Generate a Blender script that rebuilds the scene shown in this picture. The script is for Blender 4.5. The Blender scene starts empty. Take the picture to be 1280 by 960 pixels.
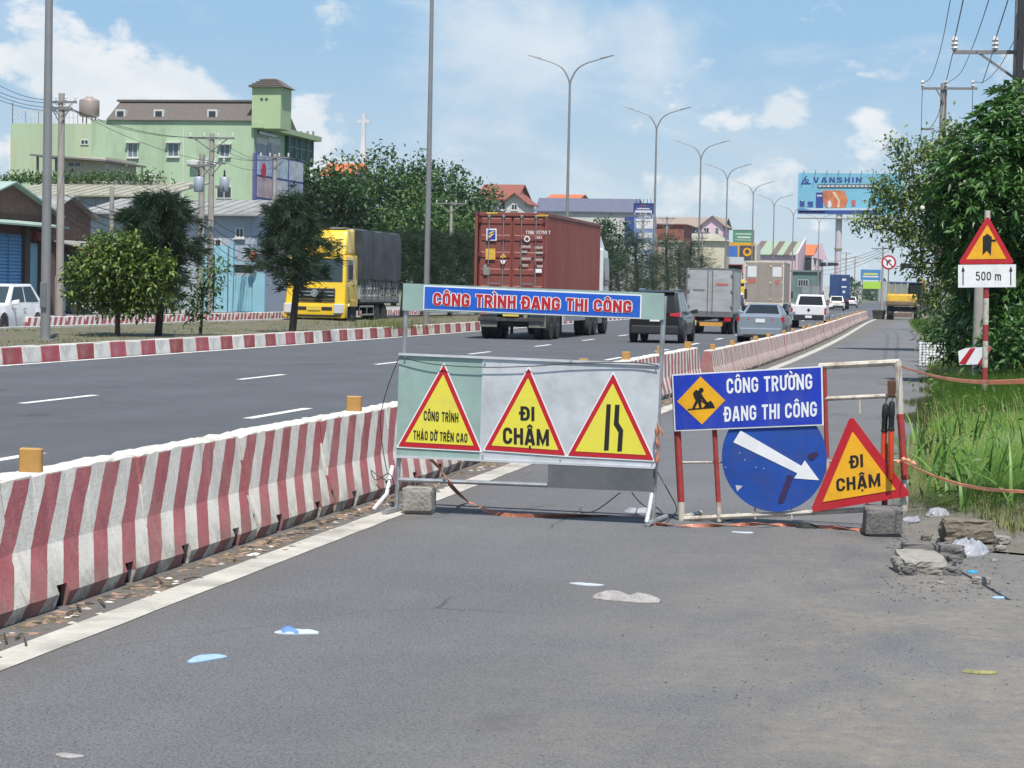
import bpy, bmesh, math, random
import numpy as np
from mathutils import Vector, Matrix, noise

random.seed(7)
NPR = np.random.default_rng(11)
SC = bpy.context.scene
COL = SC.collection
PI = math.pi

# ------------------------------------------------------------------ camera
FPX = 2850.0            # focal length in pixels of the 1280 px wide photograph
EYE = 1.75
ROLL = math.atan(0.02)
PITCH = -math.atan(119 / FPX)
YAW = math.radians(11.06)
CAMROT = Matrix.Rotation(YAW, 3, 'Z') @ Matrix.Rotation(PI / 2 + PITCH, 3, 'X') @ Matrix.Rotation(ROLL, 3, 'Z')
cam_data = bpy.data.cameras.new('camera')
cam_data.sensor_width = 36.0
cam_data.lens = FPX / 1280 * 36.0
cam_data.clip_start = 0.2
cam_data.clip_end = 6000
cam = bpy.data.objects.new('camera', cam_data)
COL.objects.link(cam)
cam.matrix_world = Matrix.Translation((0, 0, EYE)) @ CAMROT.to_4x4()
SC.camera = cam

# ------------------------------------------------------------------ light
SUN_DIR = Vector((0.15, -0.42, 0.90)).normalized()      # towards the sun
SUN_EL = math.asin(SUN_DIR.z)
world = bpy.data.worlds.new('World')
SC.world = world
world.use_nodes = True
wn, wl = world.node_tree.nodes, world.node_tree.links
wn.clear()
w_out = wn.new('ShaderNodeOutputWorld')
w_bg = wn.new('ShaderNodeBackground')
w_bg.inputs['Strength'].default_value = 0.12
w_sky = wn.new('ShaderNodeTexSky')
w_sky.sky_type = 'NISHITA'
w_sky.sun_disc = False
w_sky.sun_elevation = SUN_EL
w_sky.sun_rotation = math.atan2(SUN_DIR.x, SUN_DIR.y)
w_sky.air_density = 1.0
w_sky.dust_density = 0.6
w_sky.ozone_density = 3.0


def wnode(kind, **kw):
    n = wn.new(kind)
    for k, v in kw.items():
        setattr(n, k, v)
    return n


def wmath(op, a, b=None, c=None, clamp=False):
    n = wnode('ShaderNodeMath', operation=op, use_clamp=clamp)
    for i, v in enumerate((a, b, c)):
        if v is None:
            continue
        if isinstance(v, (int, float)):
            n.inputs[i].default_value = v
        else:
            wl.new(v, n.inputs[i])
    return n.outputs[0]


w_tc = wnode('ShaderNodeTexCoord')
w_sep = wnode('ShaderNodeSeparateXYZ')
wl.new(w_tc.outputs['Generated'], w_sep.inputs[0])
dz = wmath('MAXIMUM', w_sep.outputs[2], 0.0)


def wvec(op, a, b=None):
    n = wnode('ShaderNodeVectorMath', operation=op)
    for i, v in enumerate((a, b)):
        if v is None:
            continue
        if isinstance(v, (tuple, Vector)):
            n.inputs[i].default_value = tuple(v)
        else:
            wl.new(v, n.inputs[i])
    return n.outputs['Value'] if op in ('DISTANCE', 'LENGTH') else n.outputs['Vector']


def wnoise(scale, detail, rough, off, dist=0.0, squash=(1, 1, 1.7)):
    mp = wnode('ShaderNodeMapping')
    mp.inputs['Location'].default_value = off
    mp.inputs['Scale'].default_value = squash
    wl.new(w_tc.outputs['Generated'], mp.inputs[0])
    n = wnode('ShaderNodeTexNoise')
    n.inputs['Scale'].default_value = scale
    n.inputs['Detail'].default_value = detail
    n.inputs['Roughness'].default_value = rough
    n.inputs['Distortion'].default_value = dist
    wl.new(mp.outputs[0], n.inputs['Vector'])
    return n.outputs['Fac']


def wrange(v, a, b, lo=0.0, hi=1.0):
    n = wnode('ShaderNodeMapRange', interpolation_type='SMOOTHSTEP')
    for k, x in (('From Min', a), ('From Max', b), ('To Min', lo), ('To Max', hi)):
        n.inputs[k].default_value = x
    wl.new(v, n.inputs['Value'])
    return n.outputs[0]


def wmixc(f, a, b):
    n = wnode('ShaderNodeMix', data_type='RGBA')
    wl.new(f, n.inputs['Factor'])
    for k, v in (('A', a), ('B', b)):
        if isinstance(v, tuple):
            n.inputs[k].default_value = (*v, 1)
        else:
            wl.new(v, n.inputs[k])
    return n.outputs['Result']


# clear humid sky: milky at the horizon, bluer a little higher, all the way round
hazy = wmixc(wrange(dz, 0.0, 0.13), (3.90, 4.65, 5.10), (2.05, 3.45, 4.95))
sky_c = wmixc(wrange(dz, 0.10, 0.60, 0.0, 0.75), hazy, w_sky.outputs[0])
# broken cumulus and thin veils; a few banks where the photograph shows them, chance elsewhere
fine = wnoise(30, 11, 0.62, (1.7, 4.2, 0.3), 0.15)
big = wnoise(7.0, 5, 0.5, (0.35, 1.9, 0.6))
wisp = wnoise(9.0, 11, 0.62, (5.2, 1.1, 0.8), 0.5, (1, 1, 2.4))
bank = None
for px, py, r, amt in ((45, 85, 95, .15), (120, 135, 110, .16), (225, 150, 105, .13), (300, 165, 80, .10), (20, 200, 90, .12), (390, 190, 80, .08), (985, 147, 38, .12), (1090, 172, 46, .11), (960, 225, 50, .09), (430, 20, 60, .07)):
    k = wrange(wvec('DISTANCE', w_tc.outputs['Generated'], (CAMROT @ Vector(((px - 640) / FPX, -(py - 480) / FPX, -1.0))).normalized()), 0.15 * r / FPX, 1.25 * r / FPX, amt, 0.0)
    bank = k if bank is None else wmath('MAXIMUM', bank, k)
cum = wmath('ADD', wmath('ADD', wmath('MULTIPLY', big, 0.50), wmath('MULTIPLY', fine, 0.50)), bank)
cumulus = wrange(cum, 0.560, 0.648, 0.0, 0.92)
veilm = None
for px, py, r, amt in ((620, 60, 130, .16), (560, 150, 120, .15), (800, 40, 70, .15), (700, 110, 70, .12), (640, 220, 140, .12), (860, 20, 60, .10)):
    k = wrange(wvec('DISTANCE', w_tc.outputs['Generated'], (CAMROT @ Vector(((px - 640) / FPX, -(py - 480) / FPX, -1.0))).normalized()), 0.1 * r / FPX, 1.3 * r / FPX, amt, 0.0)
    veilm = k if veilm is None else wmath('MAXIMUM', veilm, k)
veil = wrange(wmath('ADD', wisp, veilm), 0.50, 0.80, 0.0, 0.66)
cloud = wmath('MAXIMUM', cumulus, veil)
shade = wrange(wnoise(15, 6, 0.6, (3.1, 0.4, 2.2)), 0.36, 0.62, 0.0, 1.0)
w_cc = wmixc(shade, (4.70, 5.15, 5.50), (5.70, 5.85, 5.95))
wl.new(wmixc(cloud, sky_c, w_cc), w_bg.inputs['Color'])
wl.new(w_bg.outputs[0], w_out.inputs['Surface'])

sun_data = bpy.data.lights.new('sun', 'SUN')
sun_data.energy = 4.9
sun_data.angle = math.radians(0.7)
sun_data.color = (1.0, 0.955, 0.89)
sun = bpy.data.objects.new('sun', sun_data)
COL.objects.link(sun)
sun.rotation_euler = SUN_DIR.to_track_quat('Z', 'Y').to_euler()
sun.location = SUN_DIR * 80

SC.view_settings.view_transform = 'Standard'
SC.view_settings.look = 'None'
SC.view_settings.gamma = 1.0
SC.view_settings.exposure = 0.42
SC.view_settings.use_curve_mapping = False
SC.cycles.max_bounces = 6
SC.cycles.diffuse_bounces = 3
SC.cycles.glossy_bounces = 3
SC.cycles.transmission_bounces = 3
SC.cycles.transparent_max_bounces = 8
SC.cycles.sample_clamp_indirect = 6


# ------------------------------------------------------------------ photo pixel -> place
def ray(px, py):
    return CAMROT @ Vector(((px - 640) / FPX, -(py - 480) / FPX, -1.0))


def G(px, py, z=0.0):                      # on the ground (or a level plane)
    d = ray(px, py)
    t = (z - EYE) / d.z
    return Vector((d.x * t, d.y * t, z))


def AX(px, py, X):                         # on the plane x = X
    d = ray(px, py)
    t = X / d.x
    return Vector((X, d.y * t, EYE + d.z * t))


def AY(px, py, Y):                         # on the plane y = Y
    d = ray(px, py)
    t = Y / d.y
    return Vector((d.x * t, Y, EYE + d.z * t))


class Plane:                               # an upright plane through two ground points
    def __init__(s, a, b):
        s.o = Vector((a[0], a[1]))
        d = Vector((b[0] - a[0], b[1] - a[1]))
        s.ang = math.atan2(d.y, d.x)
        s.u = d.normalized()
        s.n = Vector((-s.u.y, s.u.x))

    def uv(s, px, py, off=0.0):
        d = ray(px, py)
        t = ((s.o + s.n * off).dot(s.n)) / (d.x * s.n.x + d.y * s.n.y)
        p = Vector((d.x * t, d.y * t)) - s.o
        return (p.dot(s.u), EYE + d.z * t)

    def pts(s, L):
        return [s.uv(*p) for p in L]


def bend(y):                               # the road swings slightly left in the distance
    t = min(1.0, max(0.0, (y - 50) / 140.0))
    return -2.0 * t * t * (3 - 2 * t) - 0.008 * max(0.0, y - 170)


def head(y):                               # heading of the road at y (a turn to the left is positive)
    return -(bend(y + 1) - bend(y - 1)) / 2


# ------------------------------------------------------------------ materials
_mats = {}


def mat(name, col, rough=0.6, metal=0.0, var=0.12, vscale=4.0, bump=0.0, bscale=60.0, dirt=None, dirt_amt=0.0, dscale=1.5,
        spec=0.5, coat=0.0, stretch=None, alpha=1.0, emit=None, estr=0.0, island=0.0, trans=0.0, objvar=0.0):
    if name in _mats:
        return _mats[name]
    m = bpy.data.materials.new(name)
    m.use_nodes = True
    n, l = m.node_tree.nodes, m.node_tree.links
    b = n['Principled BSDF']
    out = n['Material Output']
    b.inputs['Roughness'].default_value = rough
    b.inputs['Metallic'].default_value = metal
    b.inputs['Specular IOR Level'].default_value = spec
    b.inputs['Coat Weight'].default_value = coat
    c4 = (*col, 1)
    b.inputs['Base Color'].default_value = c4
    m.diffuse_color = c4
    src = None
    if var or dirt or bump:
        tc = n.new('ShaderNodeTexCoord')
        vec = tc.outputs['Object']
        if stretch:
            mp = n.new('ShaderNodeMapping')
            mp.inputs['Scale'].default_value = stretch
            l.new(vec, mp.inputs[0])
            vec = mp.outputs[0]
    if var:
        nz = n.new('ShaderNodeTexNoise')
        nz.inputs['Scale'].default_value = vscale
        nz.inputs['Detail'].default_value = 7
        nz.inputs['Roughness'].default_value = 0.65
        l.new(vec, nz.inputs['Vector'])
        cr = n.new('ShaderNodeValToRGB')
        cr.color_ramp.elements[0].position = 0.3
        cr.color_ramp.elements[1].position = 0.7
        cr.color_ramp.elements[0].color = (*[max(0, c * (1 - var)) for c in col], 1)
        cr.color_ramp.elements[1].color = (*[min(1, c * (1 + var)) for c in col], 1)
        l.new(nz.outputs['Fac'], cr.inputs[0])
        src = cr.outputs[0]
    if dirt:
        nd = n.new('ShaderNodeTexNoise')
        nd.inputs['Scale'].default_value = dscale
        nd.inputs['Detail'].default_value = 9
        nd.inputs['Roughness'].default_value = 0.7
        l.new(vec, nd.inputs['Vector'])
        mr = n.new('ShaderNodeMapRange')
        mr.inputs['From Min'].default_value = 0.48
        mr.inputs['From Max'].default_value = 0.72
        mr.inputs['To Max'].default_value = dirt_amt
        l.new(nd.outputs['Fac'], mr.inputs['Value'])
        mx = n.new('ShaderNodeMix')
        mx.data_type = 'RGBA'
        l.new(mr.outputs[0], mx.inputs['Factor'])
        if src:
            l.new(src, mx.inputs['A'])
        else:
            mx.inputs['A'].default_value = c4
        mx.inputs['B'].default_value = (*dirt, 1)
        src = mx.outputs['Result']
    if island or objvar:
        hsv = n.new('ShaderNodeHueSaturation')
        mr = n.new('ShaderNodeMapRange')
        k = island or objvar
        mr.inputs['To Min'].default_value = 1 - k
        mr.inputs['To Max'].default_value = 1 + k
        if island:
            g = n.new('ShaderNodeNewGeometry')
            l.new(g.outputs['Random Per Island'], mr.inputs['Value'])
        else:
            g = n.new('ShaderNodeObjectInfo')
            l.new(g.outputs['Random'], mr.inputs['Value'])
        l.new(mr.outputs[0], hsv.inputs['Value'])
        mh = n.new('ShaderNodeMapRange')
        mh.inputs['To Min'].default_value = 0.5 + 0.05 * k
        mh.inputs['To Max'].default_value = 0.5 - 0.05 * k
        l.new(mr.inputs['Value'].links[0].from_socket, mh.inputs['Value'])
        l.new(mh.outputs[0], hsv.inputs['Hue'])
        if src:
            l.new(src, hsv.inputs['Color'])
        else:
            hsv.inputs['Color'].default_value = c4
        src = hsv.outputs[0]
    if src:
        l.new(src, b.inputs['Base Color'])
    if bump:
        nb = n.new('ShaderNodeTexNoise')
        nb.inputs['Scale'].default_value = bscale
        nb.inputs['Detail'].default_value = 6
        l.new(vec, nb.inputs['Vector'])
        bp = n.new('ShaderNodeBump')
        bp.inputs['Strength'].default_value = bump
        bp.inputs['Distance'].default_value = 0.02
        l.new(nb.outputs['Fac'], bp.inputs['Height'])
        l.new(bp.outputs[0], b.inputs['Normal'])
    if alpha < 1:
        b.inputs['Alpha'].default_value = alpha
    if emit:
        b.inputs['Emission Color'].default_value = (*emit, 1)
        b.inputs['Emission Strength'].default_value = estr
    if trans:
        t = n.new('ShaderNodeBsdfTranslucent')
        if src:
            l.new(src, t.inputs['Color'])
        else:
            t.inputs['Color'].default_value = c4
        ms = n.new('ShaderNodeMixShader')
        ms.inputs[0].default_value = trans
        l.new(b.outputs[0], ms.inputs[1])
        l.new(t.outputs[0], ms.inputs[2])
        l.new(ms.outputs[0], out.inputs[0])
    _mats[name] = m
    return m


# ------------------------------------------------------------------ mesh builder
class MB:
    def __init__(s):
        s.v, s.f = [], []

    def add(s, vs, fs):
        k = len(s.v)
        s.v += [tuple(v) for v in vs]
        s.f += [tuple(i + k for i in f) for f in fs]
        return s

    def box(s, c, d, rot=None):
        x, y, z = d[0] / 2, d[1] / 2, d[2] / 2
        vs = [Vector((a * x, b * y, e * z)) for e in (-1, 1) for a, b in ((-1, -1), (1, -1), (1, 1), (-1, 1))]
        if rot:
            R = Matrix.Rotation(rot[2], 3, 'Z') @ Matrix.Rotation(rot[1], 3, 'Y') @ Matrix.Rotation(rot[0], 3, 'X')
            vs = [R @ v for v in vs]
        vs = [v + Vector(c) for v in vs]
        return s.add(vs, [(3, 2, 1, 0), (4, 5, 6, 7), (0, 1, 5, 4), (1, 2, 6, 5), (2, 3, 7, 6), (3, 0, 4, 7)])

    def bx(s, x0, x1, y0, y1, z0, z1):
        return s.box(((x0 + x1) / 2, (y0 + y1) / 2, (z0 + z1) / 2), (x1 - x0, y1 - y0, z1 - z0))

    def hexa(s, b4, t4):                    # two quads, lower and upper, both counter-clockwise from above
        return s.add(list(b4) + list(t4), [(3, 2, 1, 0), (4, 5, 6, 7), (0, 1, 5, 4), (1, 2, 6, 5), (2, 3, 7, 6), (3, 0, 4, 7)])

    def prism(s, pts, y0, y1, plane='xz'):  # a polygon pushed through a thickness
        n = len(pts)
        area = sum(pts[i][0] * pts[(i + 1) % n][1] - pts[(i + 1) % n][0] * pts[i][1] for i in range(n))
        if area < 0:
            pts = pts[::-1]
        if plane == 'xz':
            mk = lambda p, t: (p[0], t, p[1])
        elif plane == 'yz':
            mk = lambda p, t: (t, p[0], p[1])
        else:
            mk = lambda p, t: (p[0], p[1], t)
        vs = [mk(p, y0) for p in pts] + [mk(p, y1) for p in pts]
        fs = [tuple(range(n)), tuple(range(2 * n - 1, n - 1, -1))]
        fs += [(i, i + n, (i + 1) % n + n, (i + 1) % n) for i in range(n)]
        return s.add(vs, fs)

    def tube(s, path, r, n=8, caps=True):
        P = [Vector(p) for p in path]
        rs = r if isinstance(r, (list, tuple)) else [r] * len(P)
        rings = []
        up = Vector((0, 0, 1))
        prev = None
        for i, p in enumerate(P):
            t = (P[min(i + 1, len(P) - 1)] - P[max(i - 1, 0)])
            if t.length < 1e-9:
                t = Vector((0, 0, 1))
            t.normalize()
            if prev is None:
                a = up.cross(t)
                if a.length < 0.05:
                    a = Vector((1, 0, 0)).cross(t)
            else:
                a = prev - t * prev.dot(t)
            a.normalize()
            prev = a
            b = t.cross(a)
            rings.append([p + (a * math.cos(2 * PI * k / n) + b * math.sin(2 * PI * k / n)) * rs[i] for k in range(n)])
        vs = [v for rg in rings for v in rg]
        fs = [(i * n + k, i * n + (k + 1) % n, (i + 1) * n + (k + 1) % n, (i + 1) * n + k) for i in range(len(P) - 1) for k in range(n)]
        if caps:
            fs += [tuple(range(n - 1, -1, -1)), tuple((len(P) - 1) * n + k for k in range(n))]
        return s.add(vs, fs)

    def cyl(s, p0, p1, r, n=12, r2=None):
        return s.tube([p0, p1], [r, r if r2 is None else r2], n)

    def bar(s, p0, p1, w, h=None):          # square bar
        h = h or w
        p0, p1 = Vector(p0), Vector(p1)
        t = (p1 - p0).normalized()
        a = Vector((0, 0, 1)).cross(t)
        if a.length < 0.05:
            a = Vector((1, 0, 0))
        a.normalize()
        b = t.cross(a)
        q = [a * w / 2 * i + b * h / 2 * j for i, j in ((-1, -1), (1, -1), (1, 1), (-1, 1))]
        return s.add([p0 + k for k in q] + [p1 + k for k in q], [(3, 2, 1, 0), (4, 5, 6, 7), (0, 1, 5, 4), (1, 2, 6, 5), (2, 3, 7, 6), (3, 0, 4, 7)])

    def lathe(s, prof, n=16, axis='z', c=(0, 0, 0)):
        c = Vector(c)
        vs, fs = [], []
        for r, z in prof:
            for k in range(n):
                a = 2 * PI * k / n
                x, y = r * math.cos(a), r * math.sin(a)
                vs.append(c + (Vector((x, y, z)) if axis == 'z' else Vector((z, x, y)) if axis == 'x' else Vector((y, z, x))))
        for i in range(len(prof) - 1):
            for k in range(n):
                fs.append((i * n + k, i * n + (k + 1) % n, (i + 1) * n + (k + 1) % n, (i + 1) * n + k))
        fs.append(tuple(range(n - 1, -1, -1)))
        fs.append(tuple((len(prof) - 1) * n + k for k in range(n)))
        return s.add(vs, fs)

    def disc(s, c, r, y0, y1, n=40):        # in the xz plane
        return s.prism([(c[0] + r * math.cos(2 * PI * k / n), c[1] + r * math.sin(2 * PI * k / n)) for k in range(n)], y0, y1)

    def ball(s, c, r, n=8, m=6, squash=(1, 1, 1), jit=0.0):
        vs = [(c[0], c[1], c[2] - r * squash[2])]
        for j in range(1, m):
            a = -PI / 2 + PI * j / m
            for k in range(n):
                b = 2 * PI * k / n
                q = r * (1 + random.uniform(-jit, jit))
                vs.append((c[0] + q * math.cos(a) * math.cos(b) * squash[0], c[1] + q * math.cos(a) * math.sin(b) * squash[1], c[2] + q * math.sin(a) * squash[2]))
        vs.append((c[0], c[1], c[2] + r * squash[2]))
        fs = [(0, 1 + (k + 1) % n, 1 + k) for k in range(n)]
        for j in range(m - 2):
            fs += [(1 + j * n + k, 1 + j * n + (k + 1) % n, 1 + (j + 1) * n + (k + 1) % n, 1 + (j + 1) * n + k) for k in range(n)]
        t = len(vs) - 1
        fs += [(1 + (m - 2) * n + k, 1 + (m - 2) * n + (k + 1) % n, t) for k in range(n)]
        return s.add(vs, fs)

    def mesh(s, name, m, smooth=False, bevel=0.0, jitter=0.0, seg=1):
        me = bpy.data.meshes.new(name)
        me.from_pydata(s.v, [], s.f)
        if bevel or jitter:
            bm = bmesh.new()
            bm.from_mesh(me)
            bmesh.ops.recalc_face_normals(bm, faces=bm.faces)
            if bevel:
                ed = [e for e in bm.edges if len(e.link_faces) == 2 and e.calc_face_angle(0) > 0.5]
                bmesh.ops.bevel(bm, geom=ed, offset=bevel, segments=seg, profile=0.6, affect='EDGES', clamp_overlap=True)
            if jitter:
                for v in bm.verts:
                    v.co += Vector((random.uniform(-1, 1), random.uniform(-1, 1), random.uniform(-1, 1))) * jitter
            bm.to_mesh(me)
            bm.free()
        me.materials.append(m)
        if smooth:
            me.polygons.foreach_set('use_smooth', [True] * len(me.polygons))
            if smooth != 'all':
                me.set_sharp_from_angle(angle=math.radians(38))
        me.update()
        return me

    def build(s, name, m, parent=None, smooth=False, bevel=0.0, jitter=0.0, seg=1, label=None, kind=None):
        return put(name, s.mesh(name, m, smooth, bevel, jitter, seg), parent, label, kind)


def put(name, me, parent=None, label=None, kind=None):
    o = bpy.data.objects.new(name, me)
    COL.objects.link(o)
    if parent is not None:
        o.parent = parent
    if label:
        o['label'] = label
    if kind:
        o['kind'] = kind
    return o


def thing(name, label, cat, loc=(0, 0, 0), rz=0.0, group=None):
    o = bpy.data.objects.new(name, None)
    o.empty_display_size = 0.2
    COL.objects.link(o)
    o.location = loc
    o.rotation_euler = (0, 0, rz)
    return tag(o, label, cat, group)


def tag(o, label, cat, group=None):
    o['label'] = label
    o['category'] = cat
    if group:
        o['group'] = group
    return o


def structure(o):
    o['kind'] = 'structure'
    return o


def copy_tree(o, parent=None, label=None):
    c = o.copy()
    COL.objects.link(c)
    if parent is not None:
        c.parent = parent
    if label:
        c['label'] = label
    for ch in list(o.children):
        copy_tree(ch, c)
    return c


def np_mesh(name, V, Fa, m, parent=None, kind=None, smooth=False):
    """V (n,3), Fa (k,3) or (k,4) -> one mesh object, quickly"""
    me = bpy.data.meshes.new(name)
    V = np.asarray(V, np.float32)
    Fa = np.asarray(Fa, np.int32)
    k, w = Fa.shape
    me.vertices.add(len(V))
    me.vertices.foreach_set('co', V.ravel())
    me.loops.add(k * w)
    me.loops.foreach_set('vertex_index', Fa.ravel())
    me.polygons.add(k)
    me.polygons.foreach_set('loop_start', np.arange(0, k * w, w, dtype=np.int32))
    if smooth:
        me.polygons.foreach_set('use_smooth', np.ones(k, bool))
    me.update(calc_edges=True)
    me.materials.append(m)
    return put(name, me, parent, None, kind)


# ------------------------------------------------------------------ lettering: heavy narrow capitals drawn as strokes
def _arc(cx, cy, rx, ry, a0, a1, n=7):
    return [(cx + rx * math.cos(math.radians(a0 + (a1 - a0) * i / n)), cy + ry * math.sin(math.radians(a0 + (a1 - a0) * i / n))) for i in range(n + 1)]


h_ = 0.085


def glyph(ch):
    """(width, strokes) in units of the capital height"""
    h = h_
    if ch == ' ':
        return 0.24, []
    marks = {'Ô': ('O', '^'), 'Ì': ('I', '`'), 'Á': ('A', '/'), 'Ỡ': ('O', '~h'), 'Ê': ('E', '^'), 'Ậ': ('A', '^.'), 'Ư': ('U', 'h'), 'Ờ': ('O', '`h')}
    base, mk = marks.get(ch, (ch, ''))
    w = {'I': 0.17, 'N': 0.60, 'M': 0.74, 'T': 0.52, 'A': 0.62, 'E': 0.48, 'm': 0.78, '1': 0.36, 'L': 0.46, 'V': 0.60, 'Y': 0.58, '-': 0.3}.get(base, 0.56)
    rx = w / 2 - h
    r, ry = w - h, 0.30 - h
    if base == 'C':
        S = [[(r, .64), (r, .70)] + _arc(w / 2, .70, rx, ry, 0, 180)[1:] + [(h, .30)] + _arc(w / 2, .30, rx, ry, 180, 360)[1:] + [(r, .36)]]
    elif base in 'O0':
        S = [[(r, .70)] + _arc(w / 2, .70, rx, ry, 0, 180)[1:] + [(h, .30)] + _arc(w / 2, .30, rx, ry, 180, 360)[1:] + [(r, .70)]]
    elif base == 'G':
        S = [[(r, .66), (r, .70)] + _arc(w / 2, .70, rx, ry, 0, 180)[1:] + [(h, .30)] + _arc(w / 2, .30, rx, ry, 180, 360)[1:] + [(r, .46), (w / 2, .46)]]
    elif base == 'U':
        S = [[(h, 1), (h, .30)] + _arc(w / 2, .30, rx, ry, 180, 360)[1:] + [(r, 1)]]
    elif base == 'N':
        S = [[(h, 0), (h, 1)], [(r, 0), (r, 1)], [(h + .02, .93), (r - .02, .07)]]
    elif base == 'M':
        S = [[(h, 0), (h, 1)], [(r, 0), (r, 1)], [(h + .02, .93), (w / 2, .16), (r - .02, .93)]]
    elif base == 'T':
        S = [[(0, 1 - h), (w, 1 - h)], [(w / 2, 0), (w / 2, 1 - h)]]
    elif base == 'H':
        S = [[(h, 0), (h, 1)], [(r, 0), (r, 1)], [(h, .52), (r, .52)]]
    elif base in 'I1':
        S = [[(w - h, 0), (w - h, 1)]] + ([[(w - h, .9), (.04, .74)]] if base == '1' else [])
    elif base == 'E':
        S = [[(h, 0), (h, 1)], [(h, 1 - h), (w, 1 - h)], [(h, .52), (w - .05, .52)], [(h, h), (w, h)]]
    elif base == 'L':
        S = [[(h, 0), (h, 1)], [(h, h), (w, h)]]
    elif base in 'DĐ':
        S = [[(h, 0), (h, 1)], [(h, 1 - h), (w * .45, 1 - h)] + _arc(w * .45, .62, r - w * .45, .38 - h, 90, 0)[1:] + _arc(w * .45, .38, r - w * .45, .38 - h, 0, -90) + [(h, h)]]
        if base == 'Đ':
            S.append([(-.10, .52), (w * .52, .52)])
    elif base == 'R':
        S = [[(h, 0), (h, 1)], [(h, 1 - h), (w * .5, 1 - h)] + _arc(w * .5, .70, r - w * .5, .30 - h, 90, -90)[1:] + [(h, .485)], [(w * .5, .48), (r + .01, 0)]]
    elif base == 'A':
        S = [[(h * .9, 0), (w / 2 - .045, .915), (w / 2 + .045, .915), (w - h * .9, 0)], [(w * .24, .27), (w * .76, .27)]]
    elif base == 'V':
        S = [[(h * .9, 1), (w / 2 - .045, .085), (w / 2 + .045, .085), (w - h * .9, 1)]]
    elif base == 'Y':
        S = [[(h * .8, 1), (w / 2, .48), (w - h * .8, 1)], [(w / 2, 0), (w / 2, .48)]]
    elif base == 'S':
        S = [[(r, .74)] + _arc(w / 2, .74, rx, .26 - h, 0, 200, 8)[1:] + [(w / 2, .51)] + _arc(w / 2, .27, rx, .27 - h, 40, -180, 9)]
    elif base == '5':
        S = [[(r, 1 - h), (h + .03, 1 - h), (h + .01, .56), (w / 2, .60)] + _arc(w / 2, .32, rx, .27, 75, -90, 7)[1:] + _arc(w / 2, .27, rx, .27 - h, -90, -170, 4)[1:]]
    elif base == 'm':
        S = [[(h, 0), (h, .68)], [(h, .5)] + _arc(w * .31, .50, w * .31 - h, .15, 150, 0, 5) + [(w * .5 + .04, 0)], [(w * .5, .5)] + _arc(w * .71, .50, w * .29 - h, .15, 150, 0, 5) + [(r, 0)]]
    elif base == '7':
        S = [[(0, 1 - h), (r, 1 - h), (w * .38, 0)]]
    elif base == '9':
        S = [[(r, .62)] + _arc(w / 2, .70, rx, ry, 0, 360, 12) + [(r, .3)] + _arc(w / 2, .28, rx, .28 - h, 0, -160, 6)]
    elif base == '4':
        S = [[(w * .72, 0), (w * .72, 1), (.04, .26), (w, .26)]]
    else:
        S = [[(h, .5), (w - h, .5)]]
    c = w / 2
    if '^' in mk:
        S.append([(c - .16, 1.075), (c, 1.21), (c + .16, 1.075)])
    if '`' in mk:
        S.append([(c - .13, 1.25), (c + .06, 1.08)])
    if '/' in mk:
        S.append([(c - .06, 1.08), (c + .13, 1.25)])
    if '~' in mk:
        S.append([(c - .17, 1.09), (c - .07, 1.17), (c + .05, 1.11), (c + .15, 1.20)])
    if 'h' in mk:
        S.append([(w - .10, .90), (w + .05, .93), (w + .09, 1.08)])
    if '.' in mk:
        S.append([(c - .065, -.14), (c + .065, -.14)])
    return w, S


def ribbon(path, hw, ext=0.0):
    P = [Vector(p) for p in path]
    closed = (P[0] - P[-1]).length < 1e-6
    if closed:
        P = P[:-1]
    n = len(P)
    L, R = [], []
    for i in range(n):
        a = P[(i - 1) % n] if (closed or i > 0) else None
        b = P[(i + 1) % n] if (closed or i < n - 1) else None
        d1 = (P[i] - a).normalized() if a is not None else None
        d2 = (b - P[i]).normalized() if b is not None else None
        p = P[i].copy()
        if d1 is None:
            d = d2
            p -= d * ext
        elif d2 is None:
            d = d1
            p += d * ext
        else:
            d = (d1 + d2)
            d = d.normalized() if d.length > 1e-4 else d1
        nrm = Vector((-d.y, d.x))
        k = 1.0
        if d1 is not None and d2 is not None:
            k = min(2.0, 1 / max(0.35, nrm.dot(Vector((-d1.y, d1.x)))))
        L.append(p + nrm * hw * k)
        R.append(p - nrm * hw * k)
    q = []
    for i in range(n if closed else n - 1):
        j = (i + 1) % n
        q.append((R[i], R[j], L[j], L[i]))
    return q


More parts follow.
